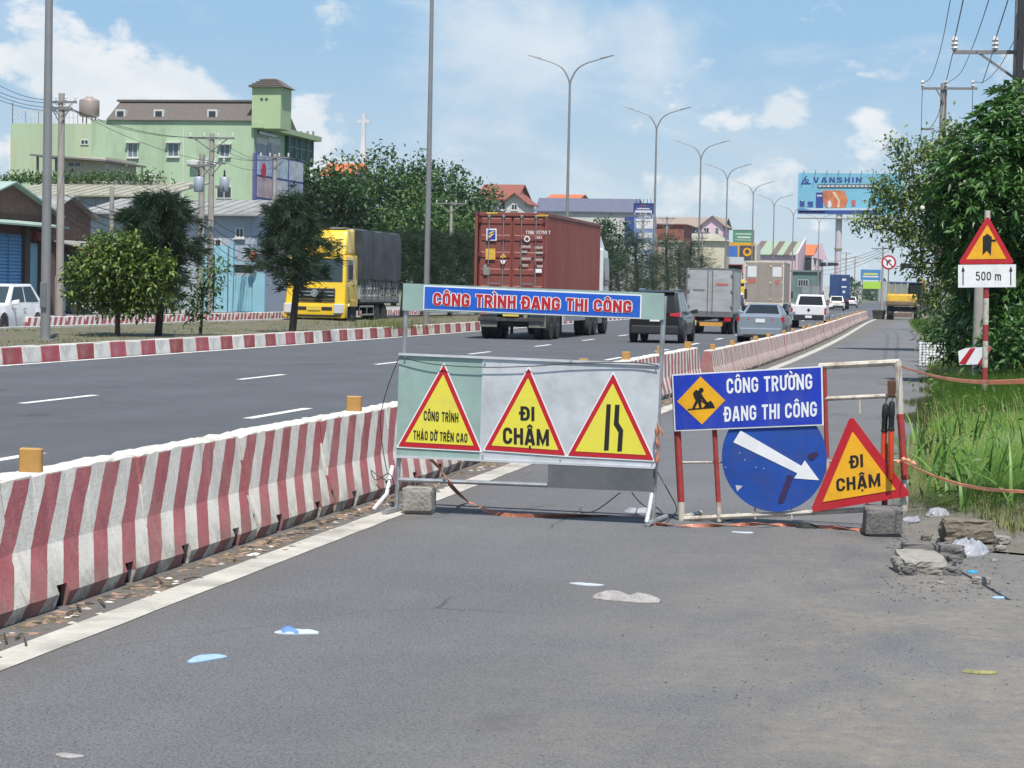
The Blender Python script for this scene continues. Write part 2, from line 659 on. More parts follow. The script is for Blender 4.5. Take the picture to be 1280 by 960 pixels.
def letter(text, quad, y, m, name='lettering', parent=None, extra=0.0, gap=0.11, thin=1.0):
    """text fitted into a quad of (x, z) points (top-left, top-right, bottom-right, bottom-left) on a plane facing -y"""
    x = 0.0
    strokes = []
    word = 0
    for ch in text:
        w, S = glyph(ch)
        word += ch == ' '
        strokes += [(word, [(p[0] + x, p[1]) for p in s]) for s in S]
        x += w + gap
    allq = []
    for k, (wd, s) in enumerate(strokes):
        mark = min(p[1] for p in s) > 1.0 or max(p[1] for p in s) < 0
        for q in ribbon(s, (0.055 if mark and max(p[1] for p in s) > 1 else 0.085 if mark else 0.085 * thin) + extra, extra):
            allq.append((wd, k, q))
    xs = [p[0] for _, _, q in allq for p in q]
    zs = [p[1] for _, _, q in allq for p in q]
    x0, x1, z0, z1 = min(xs) + extra, max(xs) - extra, min(zs) + extra, max(zs) - extra
    TL, TR, BR, BL = [Vector(p) for p in quad]
    for wd in range(word + 1):               # each word is a piece of its own
        vs, fs = [], []
        for wq, k, q in allq:
            if wq != wd:
                continue
            i0 = len(vs)
            for p in q:
                s, t = (p[0] - x0) / (x1 - x0), (p[1] - z0) / (z1 - z0)
                a = BL.lerp(BR, s).lerp(TL.lerp(TR, s), t)
                vs.append((a.x, y - 0.00025 * (k % 7), a.y))
            fs.append((i0, i0 + 1, i0 + 2, i0 + 3))
        if vs:
            MB().add(vs, fs).build(name, m, parent)


def round_poly(pts, r, n=5):
    out = []
    k = len(pts)
    for i in range(k):
        p, a, b = Vector(pts[i]), Vector(pts[i - 1]), Vector(pts[(i + 1) % k])
        d1, d2 = (a - p).normalized(), (b - p).normalized()
        ang = math.acos(max(-1, min(1, d1.dot(d2))))
        t = r / math.tan(ang / 2)
        s, e = p + d1 * t, p + d2 * t
        c = p + (d1 + d2).normalized() * (r / math.sin(ang / 2))
        a0 = math.atan2(s.y - c.y, s.x - c.x)
        a1 = math.atan2(e.y - c.y, e.x - c.x)
        dlt = (a1 - a0 + PI) % (2 * PI) - PI
        out += [(c.x + r * math.cos(a0 + dlt * j / n), c.y + r * math.sin(a0 + dlt * j / n)) for j in range(n + 1)]
    return out


def shrink(pts, f):
    c = Vector((sum(p[0] for p in pts) / len(pts), sum(p[1] for p in pts) / len(pts)))
    return [tuple(c + (Vector(p) - c) * f) for p in pts]

# ================================================================== the setting: ground, roads, median, kerb
def asphalt(name, tone, dusty):
    m = bpy.data.materials.new(name)
    m.use_nodes = True
    n, l = m.node_tree.nodes, m.node_tree.links
    b = n['Principled BSDF']
    b.inputs['Roughness'].default_value = 0.85
    b.inputs['Specular IOR Level'].default_value = 0.35
    tc = n.new('ShaderNodeTexCoord')

    def noise(sc, det, rough=0.6, stretch=None):
        v = tc.outputs['Object']
        if stretch:
            mp = n.new('ShaderNodeMapping')
            mp.inputs['Scale'].default_value = stretch
            l.new(v, mp.inputs[0])
            v = mp.outputs[0]
        t = n.new('ShaderNodeTexNoise')
        t.inputs['Scale'].default_value = sc
        t.inputs['Detail'].default_value = det
        t.inputs['Roughness'].default_value = rough
        l.new(v, t.inputs['Vector'])
        return t.outputs['Fac']

    def rng(v, a, b2, lo, hi):
        t = n.new('ShaderNodeMapRange')
        for k, x in (('From Min', a), ('From Max', b2), ('To Min', lo), ('To Max', hi)):
            t.inputs[k].default_value = x
        l.new(v, t.inputs['Value'])
        return t.outputs[0]

    def mul(a, b2, op='MULTIPLY'):
        t = n.new('ShaderNodeMath')
        t.operation = op
        t.use_clamp = False
        for i, v in enumerate((a, b2)):
            if isinstance(v, (int, float)):
                t.inputs[i].default_value = v
            else:
                l.new(v, t.inputs[i])
        return t.outputs[0]

    def mix(f, a, b2):
        t = n.new('ShaderNodeMix')
        t.data_type = 'RGBA'
        if isinstance(f, float):
            t.inputs['Factor'].default_value = f
        else:
            l.new(f, t.inputs['Factor'])
        for k, v in (('A', a), ('B', b2)):
            if isinstance(v, tuple):
                t.inputs[k].default_value = (*v, 1)
            else:
                l.new(v, t.inputs[k])
        return t.outputs['Result']

    c = mix(rng(noise(0.35, 5), 0.35, 0.65, 0, 1), tuple(t * 0.78 for t in tone), tuple(t * 1.18 for t in tone))
    track = rng(noise(1.0, 4, 0.5, (1.1, 0.03, 1)), 0.40, 0.66, 0, 0.55)
    c = mix(track, c, tuple(t * 0.72 for t in tone))
    pale = rng(noise(2.1, 8, 0.7), 0.52, 0.75, 0, 0.5)
    c = mix(pale, c, tuple(t * 1.35 for t in tone))
    grain = rng(noise(62, 4, 0.85), 0.40, 0.62, 0.0, 1.0)
    c = mix(mul(grain, 0.62), c, tuple(t * 2.2 for t in tone))
    spk = n.new('ShaderNodeTexVoronoi')
    spk.inputs['Scale'].default_value = 70
    l.new(tc.outputs['Object'], spk.inputs['Vector'])
    dark = rng(spk.outputs['Distance'], 0.14, 0.42, 0.85, 0.0)
    c = mix(dark, c, tuple(t * 0.32 for t in tone))
    # hairline cracks, only here and there
    vc = n.new('ShaderNodeTexVoronoi')
    vc.feature = 'DISTANCE_TO_EDGE'
    vc.inputs['Scale'].default_value = 0.42
    wob = n.new('ShaderNodeMix')
    wob.data_type = 'VECTOR'
    wob.inputs['Factor'].default_value = 0.10
    nv = n.new('ShaderNodeTexNoise')
    nv.inputs['Scale'].default_value = 2.2
    nv.inputs['Detail'].default_value = 6
    l.new(tc.outputs['Object'], nv.inputs['Vector'])
    l.new(tc.outputs['Object'], wob.inputs['A'])
    l.new(nv.outputs['Color'], wob.inputs['B'])
    l.new(wob.outputs['Result'], vc.inputs['Vector'])
    crack = mul(rng(vc.outputs['Distance'], 0.0, 0.0045, 0.75, 0.0), rng(noise(0.23, 2), 0.50, 0.58, 0, 1))
    c = mix(crack, c, tuple(t * 0.30 for t in tone))
    spot = rng(noise(0.9, 2, 0.4, (1, 0.45, 1)), 0.66, 0.72, 0, 0.45)
    c = mix(spot, c, tuple(t * 0.5 for t in tone))
    if dusty:
        sp = n.new('ShaderNodeSeparateXYZ')
        l.new(tc.outputs['Object'], sp.inputs[0])
        gx = rng(sp.outputs[0], -2.5, -0.2, 0, 1)
        gy = rng(sp.outputs[1], 19, 14, 0.25, 1)
        dn = rng(noise(1.5, 9, 0.70, (0.85, 0.5, 1)), 0.36, 0.58, 0, 1)
        fn = rng(noise(9, 9, 0.75), 0.30, 0.66, 0.1, 1)
        c = mix(mul(mul(mul(mul(gx, gy), dn), fn), 1.0), c, (0.250, 0.220, 0.175))
        g2 = rng(sp.outputs[0], -3.6, 0.5, 0.0, 0.42)
        c = mix(mul(mul(g2, gy), rng(noise(3.1, 9, 0.75), 0.40, 0.70, 0, 1)), c, (0.155, 0.145, 0.128))
        # dirt collected along the foot of the barriers
        gb = rng(sp.outputs[0], -3.75, -4.5, 0, 1)
        db = rng(noise(2.3, 9, 0.72), 0.36, 0.60, 0.15, 0.9)
        c = mix(mul(gb, db), c, (0.125, 0.108, 0.088))
    l.new(c, b.inputs['Base Color'])
    bp = n.new('ShaderNodeBump')
    bp.inputs['Strength'].default_value = 0.9
    bp.inputs['Distance'].default_value = 0.011
    l.new(mul(noise(120, 3, 0.7), noise(38, 2), 'ADD'), bp.inputs['Height'])
    l.new(bp.outputs[0], b.inputs['Normal'])
    return m


M_ROAD = asphalt('asphalt_carriageway', (0.071, 0.075, 0.083), False)
M_LANE = asphalt('asphalt_closed_lane', (0.106, 0.107, 0.110), True)
M_ROAD2 = asphalt('asphalt_opposite', (0.080, 0.081, 0.084), False)
M_GROUND = mat('far_ground', (0.105, 0.115, 0.060), 0.95, var=0.35, vscale=0.05, bump=0.3, bscale=2)
M_DIRT = mat('verge_dirt', (0.140, 0.125, 0.102), 0.95, var=0.30, vscale=1.6, bump=0.8, bscale=14, dirt=(0.06, 0.075, 0.03), dirt_amt=0.9, dscale=0.5)
M_MEDIAN = mat('median_soil', (0.110, 0.095, 0.060), 0.95, var=0.35, vscale=1.5, bump=0.8, bscale=10, dirt=(0.055, 0.085, 0.025), dirt_amt=0.9, dscale=0.9)
M_PAVE = mat('pavement_concrete', (0.26, 0.25, 0.235), 0.9, var=0.15, vscale=0.8, bump=0.3)
M_LINE = mat('road_paint', (0.62, 0.615, 0.585), 0.7, var=0.14, vscale=6, dirt=(0.26, 0.245, 0.22), dirt_amt=0.75, dscale=2.2)
M_LINE_NEAR = mat('road_paint_dusty', (0.40, 0.385, 0.34), 0.8, var=0.18, vscale=4, dirt=(0.17, 0.155, 0.13), dirt_amt=0.9, dscale=1.7, bump=0.25, bscale=120)
M_KRED = mat('kerb_red', (0.30, 0.052, 0.060), 0.75, var=0.18, vscale=5, dirt=(0.30, 0.24, 0.21), dirt_amt=0.6, dscale=3, objvar=0.16)
M_KWHITE = mat('kerb_white', (0.60, 0.58, 0.535), 0.75, var=0.12, vscale=5, dirt=(0.28, 0.26, 0.22), dirt_amt=0.7, dscale=3, objvar=0.10)


def strip(name, ys, fl, fr, z, m, follow=True):
    b = MB()
    vs = []
    for y in ys:
        k = bend(y) if follow else 0
        vs += [(fl(y) + k, y, z), (fr(y) + k, y, z)]
    b.add(vs, [(2 * i, 2 * i + 1, 2 * i + 3, 2 * i + 2) for i in range(len(ys) - 1)])
    return b.build(name, m)


def right_edge(y):
    base = -0.35 - 0.0095 * max(0, y - 17)
    if y < 14.2:
        return 9.0
    if y < 17.2:
        t = (y - 14.2) / 3.0
        return 9.0 * (1 - t) ** 3 + base * (1 - (1 - t) ** 3)
    return base


def opp_left(y):
    t = min(1, max(0, (y - 140) / 80))
    return -39.5 + 4.5 * t


YS = [-30, 0, 6, 10, 12, 13, 14, 14.5, 15, 15.5, 16, 16.5, 17, 18] + list(range(20, 60, 5)) + list(range(60, 760, 10))
b = MB()
b.add([(-1500, -200, -0.08), (1500, -200, -0.08), (1500, 1700, -0.08), (-1500, 1700, -0.08)], [(0, 1, 2, 3)])
ground = structure(b.build('ground', M_GROUND))
road = structure(strip('road', YS, lambda y: -19.2, lambda y: -4.90, 0.0, M_ROAD))
lane = structure(strip('closed_lane', YS, lambda y: -4.90, right_edge, 0.0, M_LANE))
opp = structure(strip('opposite_road', [-30] + list(range(0, 760, 10)), lambda y: opp_left(y), lambda y: -26.9, -0.004, M_ROAD2))
pave = structure(strip('pavement', [20] + list(range(30, 400, 10)), lambda y: opp_left(y) - 6.5, lambda y: opp_left(y), 0.10, M_PAVE))
b = MB()                                    # the verge, an uneven dirt bank that climbs away from the road
ny, nx = 150, 14
vs = []
for i in range(ny):
    y = 14.0 + (i / (ny - 1)) ** 1.5 * 300
    for j in range(nx):
        s = j / (nx - 1)
        x = (-0.5 - 0.0095 * (y - 17)) + bend(y) + s ** 1.6 * 26
        if y < 17:
            x += (17 - y) ** 1.5 * 1.6
        z = -0.03 + min(1, max(0, (y - 15.2) / 2.5)) * (0.10 * min(1, s * 5) + 0.12 * s + random.uniform(-0.02, 0.03) * min(1, s * 12))
        vs.append((x, y, z))
b.add(vs, [(i * nx + j, i * nx + j + 1, (i + 1) * nx + j + 1, (i + 1) * nx + j) for i in range(ny - 1) for j in range(nx - 1)])
verge = structure(b.build('verge', M_DIRT, smooth='all'))

# lane dashes and edge lines, painted pieces of the road
dash_me = MB().add([(-0.075, 0, 0.004), (0.075, 0, 0.004), (0.075, 2.8, 0.004), (-0.075, 2.8, 0.004)], [(0, 1, 2, 3)]).mesh('lane_dash', M_LINE)
for x0, y0, sp in ((-9.05, 28.3, 9.5), (-12.95, 30.0, 9.6)):
    for k in range(34):
        y = y0 - 9.5 + k * sp
        x = x0 + (0.45 if x0 > -10 else 0.35) * min(1, max(0, (y - 25) / 40)) + bend(y)
        d = put('lane_dash', dash_me, road)
        d.location = (x, y, 0)
        d.rotation_euler = (0, 0, head(y))


def edge_line(name, x0, x1, y0, y1, m, par, wob=0.0):
    b = MB()
    ys = np.arange(y0, y1, 0.5 if y0 < 40 and wob else 5)
    vs = []
    for y in ys:
        k = bend(y)
        vs += [(x0 + k + random.uniform(-wob, wob), y, 0.004), (x1 + k + random.uniform(-wob, wob), y, 0.004)]
    b.add(vs, [(2 * i, 2 * i + 1, 2 * i + 3, 2 * i + 2) for i in range(len(ys) - 1)])
    return b.build(name, m, par)


edge_line('edge_line', -4.37, -4.15, 2, 300, M_LINE_NEAR, lane, 0.006)
edge_line('edge_line', -18.92, -18.74, 5, 380, M_LINE, road)
edge_line('edge_line', -27.9, -27.75, 5, 380, M_LINE, opp)

# median between the carriageways
b = MB()
ys = [20] + list(np.arange(25, 130, 1.5)) + list(range(130, 500, 8))
vs = []
for y in ys:
    for j in range(8):
        x = -19.30 - j * (7.5 / 7) + bend(y)
        vs.append((x, y, 0.30 + (random.uniform(-0.03, 0.07) if 0 < j < 7 else -0.01)))
b.add(vs, [(i * 8 + j, (i + 1) * 8 + j, (i + 1) * 8 + j + 1, i * 8 + j + 1) for i in range(len(ys) - 1) for j in range(7)])
median = structure(b.build('median', M_MEDIAN, smooth='all'))
mk = MB()
mk.bx(-26.95, -26.75, 20, 400, -0.02, 0.36)
kb = structure(mk.build('median_kerb_back', M_KWHITE))
# painted kerb stones facing the road, red and white by turns, each a stone of its own
kerb = structure(MB().bx(-19.24, -19.16, 30, 31, -0.05, -0.02).build('kerb', M_PAVE))
kst = {}
for nm, m in (('r', M_KRED), ('w', M_KWHITE)):
    for q in range(3):
        kb_ = MB()
        kb_.hexa([(-0.11, 0, -0.01), (0.13, 0, -0.01), (0.13, 0.992, -0.01), (-0.11, 0.992, -0.01)], [(-0.11, 0, 0.345), (0.09, 0, 0.345), (0.09, 0.992, 0.345), (-0.11, 0.992, 0.345)])
        kst[nm, q] = kb_.mesh('kerb_stone', m, bevel=0.015, jitter=0.006)
cap_me = MB().bx(-0.112, 0.075, 0.002, 0.990, 0.3455, 0.3555).mesh('painted_top', M_KWHITE)
k = 0
y = 33.4
while y < 262:
    c = 'r' if k % 2 == 0 else 'w'
    o = put('kerb_stone', kst[c, k % 3], kerb)
    o.location = (-19.13 + bend(y), y, random.uniform(-0.006, 0.006))
    o.rotation_euler = (0, 0, head(y) + random.uniform(-0.004, 0.004))
    t = put('painted_top', cap_me, o)
    y += 1.0
    k += 1


# ================================================================== concrete barriers
def stripe_mat(name, red, white, period, slant, phase, dusty, chip):
    m = bpy.data.materials.new(name)
    m.use_nodes = True
    n, l = m.node_tree.nodes, m.node_tree.links
    b = n['Principled BSDF']
    b.inputs['Roughness'].default_value = 0.8
    b.inputs['Specular IOR Level'].default_value = 0.3
    tc = n.new('ShaderNodeTexCoord')
    sp = n.new('ShaderNodeSeparateXYZ')
    l.new(tc.outputs['Object'], sp.inputs[0])

    def mth(op, a, b2=None):
        t = n.new('ShaderNodeMath')
        t.operation = op
        for i, v in enumerate((a, b2)):
            if v is None:
                continue
            if isinstance(v, (int, float)):
                t.inputs[i].default_value = v
            else:
                l.new(v, t.inputs[i])
        return t.outputs[0]

    def nz(sc, det, rough=0.65):
        # object coordinates moved by the object's random number, so that no two barriers wear alike
        oi = n.new('ShaderNodeObjectInfo')
        vm = n.new('ShaderNodeVectorMath')
        vm.operation = 'ADD'
        l.new(tc.outputs['Object'], vm.inputs[0])
        cb = n.new('ShaderNodeCombineXYZ')
        l.new(mth('MULTIPLY', oi.outputs['Random'], 40), cb.inputs[1])
        l.new(cb.outputs[0], vm.inputs[1])
        t = n.new('ShaderNodeTexNoise')
        t.inputs['Scale'].default_value = sc
        t.inputs['Detail'].default_value = det
        t.inputs['Roughness'].default_value = rough
        l.new(vm.outputs[0], t.inputs['Vector'])
        return t.outputs['Fac']

    def rng(v, a, b2, lo, hi):
        t = n.new('ShaderNodeMapRange')
        for k, x in (('From Min', a), ('From Max', b2), ('To Min', lo), ('To Max', hi)):
            t.inputs[k].default_value = x
        l.new(v, t.inputs['Value'])
        return t.outputs[0]

    def mix(f, a, b2):
        t = n.new('ShaderNodeMix')
        t.data_type = 'RGBA'
        l.new(f, t.inputs['Factor'])
        for k, v in (('A', a), ('B', b2)):
            if isinstance(v, tuple):
                t.inputs[k].default_value = (*v, 1)
            else:
                l.new(v, t.inputs[k])
        return t.outputs['Result']

    s = mth('ADD', sp.outputs[0], mth('MULTIPLY', sp.outputs[2], -slant))
    s = mth('ADD', s, mth('MULTIPLY', mth('SUBTRACT', nz(22, 3), 0.5), 0.016))
    fr = mth('FRACT', mth('ADD', mth('DIVIDE', s, period), phase))
    isred = rng(fr, 0.495, 0.505, 0, 1)
    top = rng(sp.outputs[2], 0.695, 0.705, 1, 0)
    isred = mth('MULTIPLY', isred, top)
    rcol = mix(rng(nz(3.5, 8), 0.35, 0.7, 0, 1), tuple(c * 0.82 for c in red), tuple(min(1, c * 1.22) for c in red))
    wcol = mix(rng(nz(4.5, 8), 0.35, 0.7, 0, 1), tuple(c * 0.86 for c in white), tuple(min(1, c * 1.08) for c in white))
    c = mix(isred, wcol, rcol)
    c = mix(rng(nz(1.6, 9, 0.72), 0.47, 0.75, 0, dusty), c, (0.34, 0.30, 0.265))
    # splashed dirt near the ground, chips through the paint
    low = rng(sp.outputs[2], 0.02, 0.26, 0.95, 0.0)
    c = mix(mth('MULTIPLY', low, rng(nz(6, 8, 0.75), 0.36, 0.60, 0.0, 0.95)), c, (0.135, 0.115, 0.09))
    c = mix(rng(nz(17, 7, 0.75), 0.66 - chip, 0.70 - chip, 0, 1), c, (0.33, 0.315, 0.29))
    # dark runs of water from the top
    mp = n.new('ShaderNodeMapping')
    mp.inputs['Scale'].default_value = (16, 1, 0.7)
    l.new(tc.outputs['Object'], mp.inputs[0])
    rn = n.new('ShaderNodeTexNoise')
    rn.inputs['Scale'].default_value = 1.0
    rn.inputs['Detail'].default_value = 5
    l.new(mp.outputs[0], rn.inputs['Vector'])
    c = mix(rng(rn.outputs['Fac'], 0.58, 0.80, 0, 0.28), c, (0.24, 0.205, 0.165))
    # bare dirty concrete inside the drain slots, darkened to stand in for their shade
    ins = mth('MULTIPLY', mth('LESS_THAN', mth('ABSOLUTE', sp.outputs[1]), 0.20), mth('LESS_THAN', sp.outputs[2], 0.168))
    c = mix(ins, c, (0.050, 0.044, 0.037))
    l.new(c, b.inputs['Base Color'])
    bp = n.new('ShaderNodeBump')
    bp.inputs['Strength'].default_value = 0.5
    bp.inputs['Distance'].default_value = 0.012
    l.new(mth('ADD', nz(28, 6), mth('MULTIPLY', nz(120, 3), 0.4)), bp.inputs['Height'])
    l.new(bp.outputs[0], b.inputs['Normal'])
    return m


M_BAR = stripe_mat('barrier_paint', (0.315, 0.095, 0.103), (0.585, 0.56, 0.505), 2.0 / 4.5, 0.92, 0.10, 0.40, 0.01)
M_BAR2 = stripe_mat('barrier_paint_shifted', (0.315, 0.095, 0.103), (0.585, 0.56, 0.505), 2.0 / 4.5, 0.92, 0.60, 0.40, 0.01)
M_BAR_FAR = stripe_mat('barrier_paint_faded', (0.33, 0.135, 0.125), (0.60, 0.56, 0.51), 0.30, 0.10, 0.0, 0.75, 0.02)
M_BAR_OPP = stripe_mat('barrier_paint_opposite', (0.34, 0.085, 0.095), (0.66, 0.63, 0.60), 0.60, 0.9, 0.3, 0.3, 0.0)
M_REFL = mat('reflector_orange', (0.38, 0.205, 0.055), 0.5, var=0.15, vscale=9, dirt=(0.25, 0.16, 0.07), dirt_amt=0.6)

BL = 2.0


def barrier_mesh(seed, m):
    rnd = random.Random(seed)
    full = [(0.225, 0.0), (0.250, 0.080), (0.150, 0.335), (0.092, 0.705), (0.075, 0.715)]
    slot0 = 0.125

    def ring(x, lo, k):
        half = []
        for j, (hw, z) in enumerate(full):
            if z < lo:
                if j + 1 < len(full) and full[j + 1][1] > lo:
                    z2, h2 = full[j + 1][1], full[j + 1][0]
                    t = (lo - z) / (z2 - z)
                    hw, z = hw + (h2 - hw) * t, lo
                else:
                    z = lo
            jt = 0.0015 if z < 0.69 else 0.007
            half.append((hw + rnd.uniform(-jt, jt), z + (rnd.uniform(-jt, jt) if z > 0.1 else 0)))
        return [(x, -h, z) for h, z in half] + [(x, h, z) for h, z in reversed(half)]
    b = MB()
    spans = [(0.0, 0.42, 0.0), (0.42, 0.56, slot0), (0.56, 1.44, 0.0), (1.44, 1.58, slot0), (1.58, 1.975, 0.0)]
    for a, e, lo in spans:
        n = max(2, int((e - a) / 0.10) + 1)
        rings = []
        for i in range(n):
            x = a + (e - a) * i / (n - 1)
            r_ = ring(x, lo, i)
            if x < 0.01 or x > 1.96:         # broken corners at the joints
                r_ = [(p[0] + rnd.uniform(-0.012, 0.012), p[1] * rnd.uniform(0.93, 1.0), p[2] - (rnd.uniform(0, 0.02) if p[2] > 0.65 else 0)) for p in r_]
            rings.append(r_)
        k = len(rings[0])
        vs = [p for r_ in rings for p in r_]
        fs = [(i * k + j, (i + 1) * k + j, (i + 1) * k + (j + 1) % k, i * k + (j + 1) % k) for i in range(n - 1) for j in range(k)]
        fs += [tuple(range(k)), tuple((n - 1) * k + j for j in range(k - 1, -1, -1))]
        b.add(vs, fs)
    for a in (0.42, 1.44):
        b.bx(a - 0.002, a + 0.142, -0.03, 0.03, 0.0, 0.14)  # wall added across each slot to block light and darken the hole
    return b.mesh('concrete_barrier', m)


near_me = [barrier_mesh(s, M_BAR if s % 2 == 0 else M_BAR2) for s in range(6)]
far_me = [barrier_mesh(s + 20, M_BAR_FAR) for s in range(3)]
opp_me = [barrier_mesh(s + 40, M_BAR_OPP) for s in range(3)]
refl_me = MB().box((0, 0, 0.060), (0.05, 0.125, 0.15)).mesh('reflector_block', M_REFL, bevel=0.008)


def lay_barrier(me, x, y, label, group, refl=False, sc=1.0, tilt=0.0):
    o = put('concrete_barrier', me)
    tag(o, label, 'barrier', group)
    o.location = (x + random.uniform(-0.015, 0.015), y, 0)
    o.rotation_euler = (0, 0, PI / 2 + head(y) + random.uniform(-0.009, 0.009) + tilt)
    o.scale = (1 if sc > 0.84 else sc, sc, sc)
    if refl is not False:
        r = put('reflector_block', refl_me, o)
        r.location = (refl, random.uniform(-0.01, 0.01), 0.705)
        r.rotation_euler = (0, 0, random.uniform(-0.1, 0.1))
    return o


XB = -4.90
yj = AX(172, 568, XB + 0.09).y              # a joint seen in the photograph fixes the row
y_end = AX(870, 452, XB + 0.05).y + 0.5
ref_ys = [AX(38, 588, XB).y, AX(440, 522, XB).y]
y = yj - 8 * BL
lab_n = 'red and white striped concrete barrier in the row beside the closed lane'
lab_r = 'red and white striped concrete barrier with orange block on top, beside the closed lane'
k = 0
while y < y_end - 1.0:
    hit = [r - y for r in ref_ys if 0.0 <= r - y < BL]
    refl = hit[0] if hit else (1.0 if y > 24 and k % 2 == 0 else False)
    if y > 4.0:
        lay_barrier(near_me[k % 6], XB, y, lab_r if refl is not False else lab_n, 'striped barriers along the closed lane, with block' if refl is not False else 'striped barriers along the closed lane', refl)
    y += BL
    k += 1
y = max(y + 1.4, AX(880, 446, XB).y)
k = 0
while y < 167:
    refl = 1.0 if k % 5 in (0, 2) else False
    lay_barrier(far_me[k % 3], XB + bend(y) + 0.05, y, 'faded pink striped concrete barrier of the far row' + (' with orange block on top' if refl else ''),
                'faded barriers of the far row' + (' with block' if refl else ''), refl, 0.86)
    y += BL
    k += 1
y = 66.2
k = 0
while y < 118:
    lay_barrier(opp_me[k % 3], -28.3, y, 'low diagonally striped barrier across the median on the opposite roadway', 'diagonally striped barriers of the opposite roadway', False, 0.80)
    y += 1.6
    k += 1

# ================================================================== the two sign stands that close the lane
M_GALV = mat('galvanised_sheet', (0.50, 0.525, 0.545), 0.5, 0.15, var=0.14, vscale=2.2, dirt=(0.25, 0.26, 0.26), dirt_amt=0.5, dscale=3, bump=0.12, bscale=5)
M_GREENSHEET = mat('pale_green_sheet', (0.265, 0.375, 0.335), 0.55, 0.1, var=0.10, vscale=3, dirt=(0.20, 0.24, 0.21), dirt_amt=0.5, dscale=4, bump=0.1, bscale=6)
M_PIPE = mat('galvanised_pipe', (0.36, 0.38, 0.39), 0.45, 0.6, var=0.22, vscale=9, dirt=(0.20, 0.13, 0.08), dirt_amt=0.6, dscale=6)
M_BLUE = mat('sign_blue', (0.006, 0.085, 0.46), 0.6, var=0.10, vscale=5, dirt=(0.05, 0.15, 0.42), dirt_amt=0.5, dscale=2)
M_BLUE2 = mat('sign_royal_blue', (0.006, 0.032, 0.38), 0.6, var=0.12, vscale=4, dirt=(0.06, 0.09, 0.30), dirt_amt=0.7, dscale=3, bump=.12, bscale=4)
M_BLUE3 = mat('sign_round_blue', (0.006, 0.055, 0.29), 0.65, var=0.20, vscale=4, dirt=(0.05, 0.06, 0.16), dirt_amt=0.6, dscale=5)
M_SRED = mat('sign_red', (0.42, 0.006, 0.016), 0.6, var=0.10, vscale=6, dirt=(0.36, 0.03, 0.03), dirt_amt=0.5)
M_SYEL = mat('sign_lemon', (0.66, 0.595, 0.050), 0.6, var=0.07, vscale=3, dirt=(0.50, 0.43, 0.10), dirt_amt=0.7, dscale=3, bump=.12, bscale=4)
M_SAMB = mat('sign_amber', (0.74, 0.37, 0.010), 0.5, var=0.07, vscale=3, dirt=(0.46, 0.22, 0.03), dirt_amt=0.7, dscale=4, bump=.12, bscale=4)
M_SWHITE = mat('sign_white', (0.72, 0.73, 0.73), 0.5, var=0.06, vscale=6, dirt=(0.50, 0.50, 0.47), dirt_amt=0.5, dscale=4)
M_SBLACK = mat('sign_black', (0.007, 0.007, 0.008), 0.75, var=0.2)
M_RUBBER = mat('dark_panel', (0.085, 0.095, 0.100), 0.7, var=0.15, vscale=3, dirt=(0.16, 0.15, 0.14), dirt_amt=0.5)
M_RUSTRED = mat('frame_red_paint', (0.30, 0.030, 0.030), 0.6, var=0.25, vscale=14, dirt=(0.12, 0.06, 0.04), dirt_amt=0.8, dscale=9)
M_RUSTWHITE = mat('frame_white_paint', (0.47, 0.44, 0.37), 0.65, var=0.15, vscale=12, dirt=(0.20, 0.09, 0.04), dirt_amt=0.95, dscale=11)
M_CONC = mat('rough_concrete', (0.255, 0.240, 0.210), 0.95, var=0.28, vscale=9, bump=0.6, bscale=40, dirt=(0.10, 0.095, 0.085), dirt_amt=0.8, dscale=5)
M_CONCDK = mat('dark_concrete', (0.125, 0.120, 0.112), 0.95, var=0.30, vscale=9, bump=0.6, bscale=40, dirt=(0.06, 0.06, 0.055), dirt_amt=0.7, dscale=5)
M_TAPE = mat('orange_tape', (0.82, 0.46, 0.29), 0.45, var=0.2, vscale=8, dirt=(0.72, 0.32, 0.18), dirt_amt=0.6, trans=0.4)
M_TAPED = mat('brown_tape', (0.36, 0.135, 0.080), 0.5, var=0.3, vscale=12, dirt=(0.16, 0.08, 0.05), dirt_amt=0.7)
M_CABLE = mat('black_cable', (0.02, 0.02, 0.022), 0.6, var=0)
M_BATON = mat('baton_orange', (0.72, 0.075, 0.025), 0.35, var=0.08, trans=0.2)
M_WPLASTIC = mat('white_plastic', (0.68, 0.68, 0.68), 0.4, var=0.08)


def corner(pl, L):
    return pl.pts(L)


# ---- stand with the three yellow triangles
P1 = Plane(G(497, 641), G(815, 657))
st = thing('sign_stand', 'galvanised pipe sign stand with three yellow warning triangles under a blue banner board', 'sign stand', (*P1.o, 0), P1.ang)


def pipe(pl, a, b, r, m, par, name, off=0.05, n=8):
    p, q = pl.uv(*a), pl.uv(*b)
    return MB().cyl((p[0], off, p[1]), (q[0], off, q[1]), r, n).build(name, m, par, smooth=True)


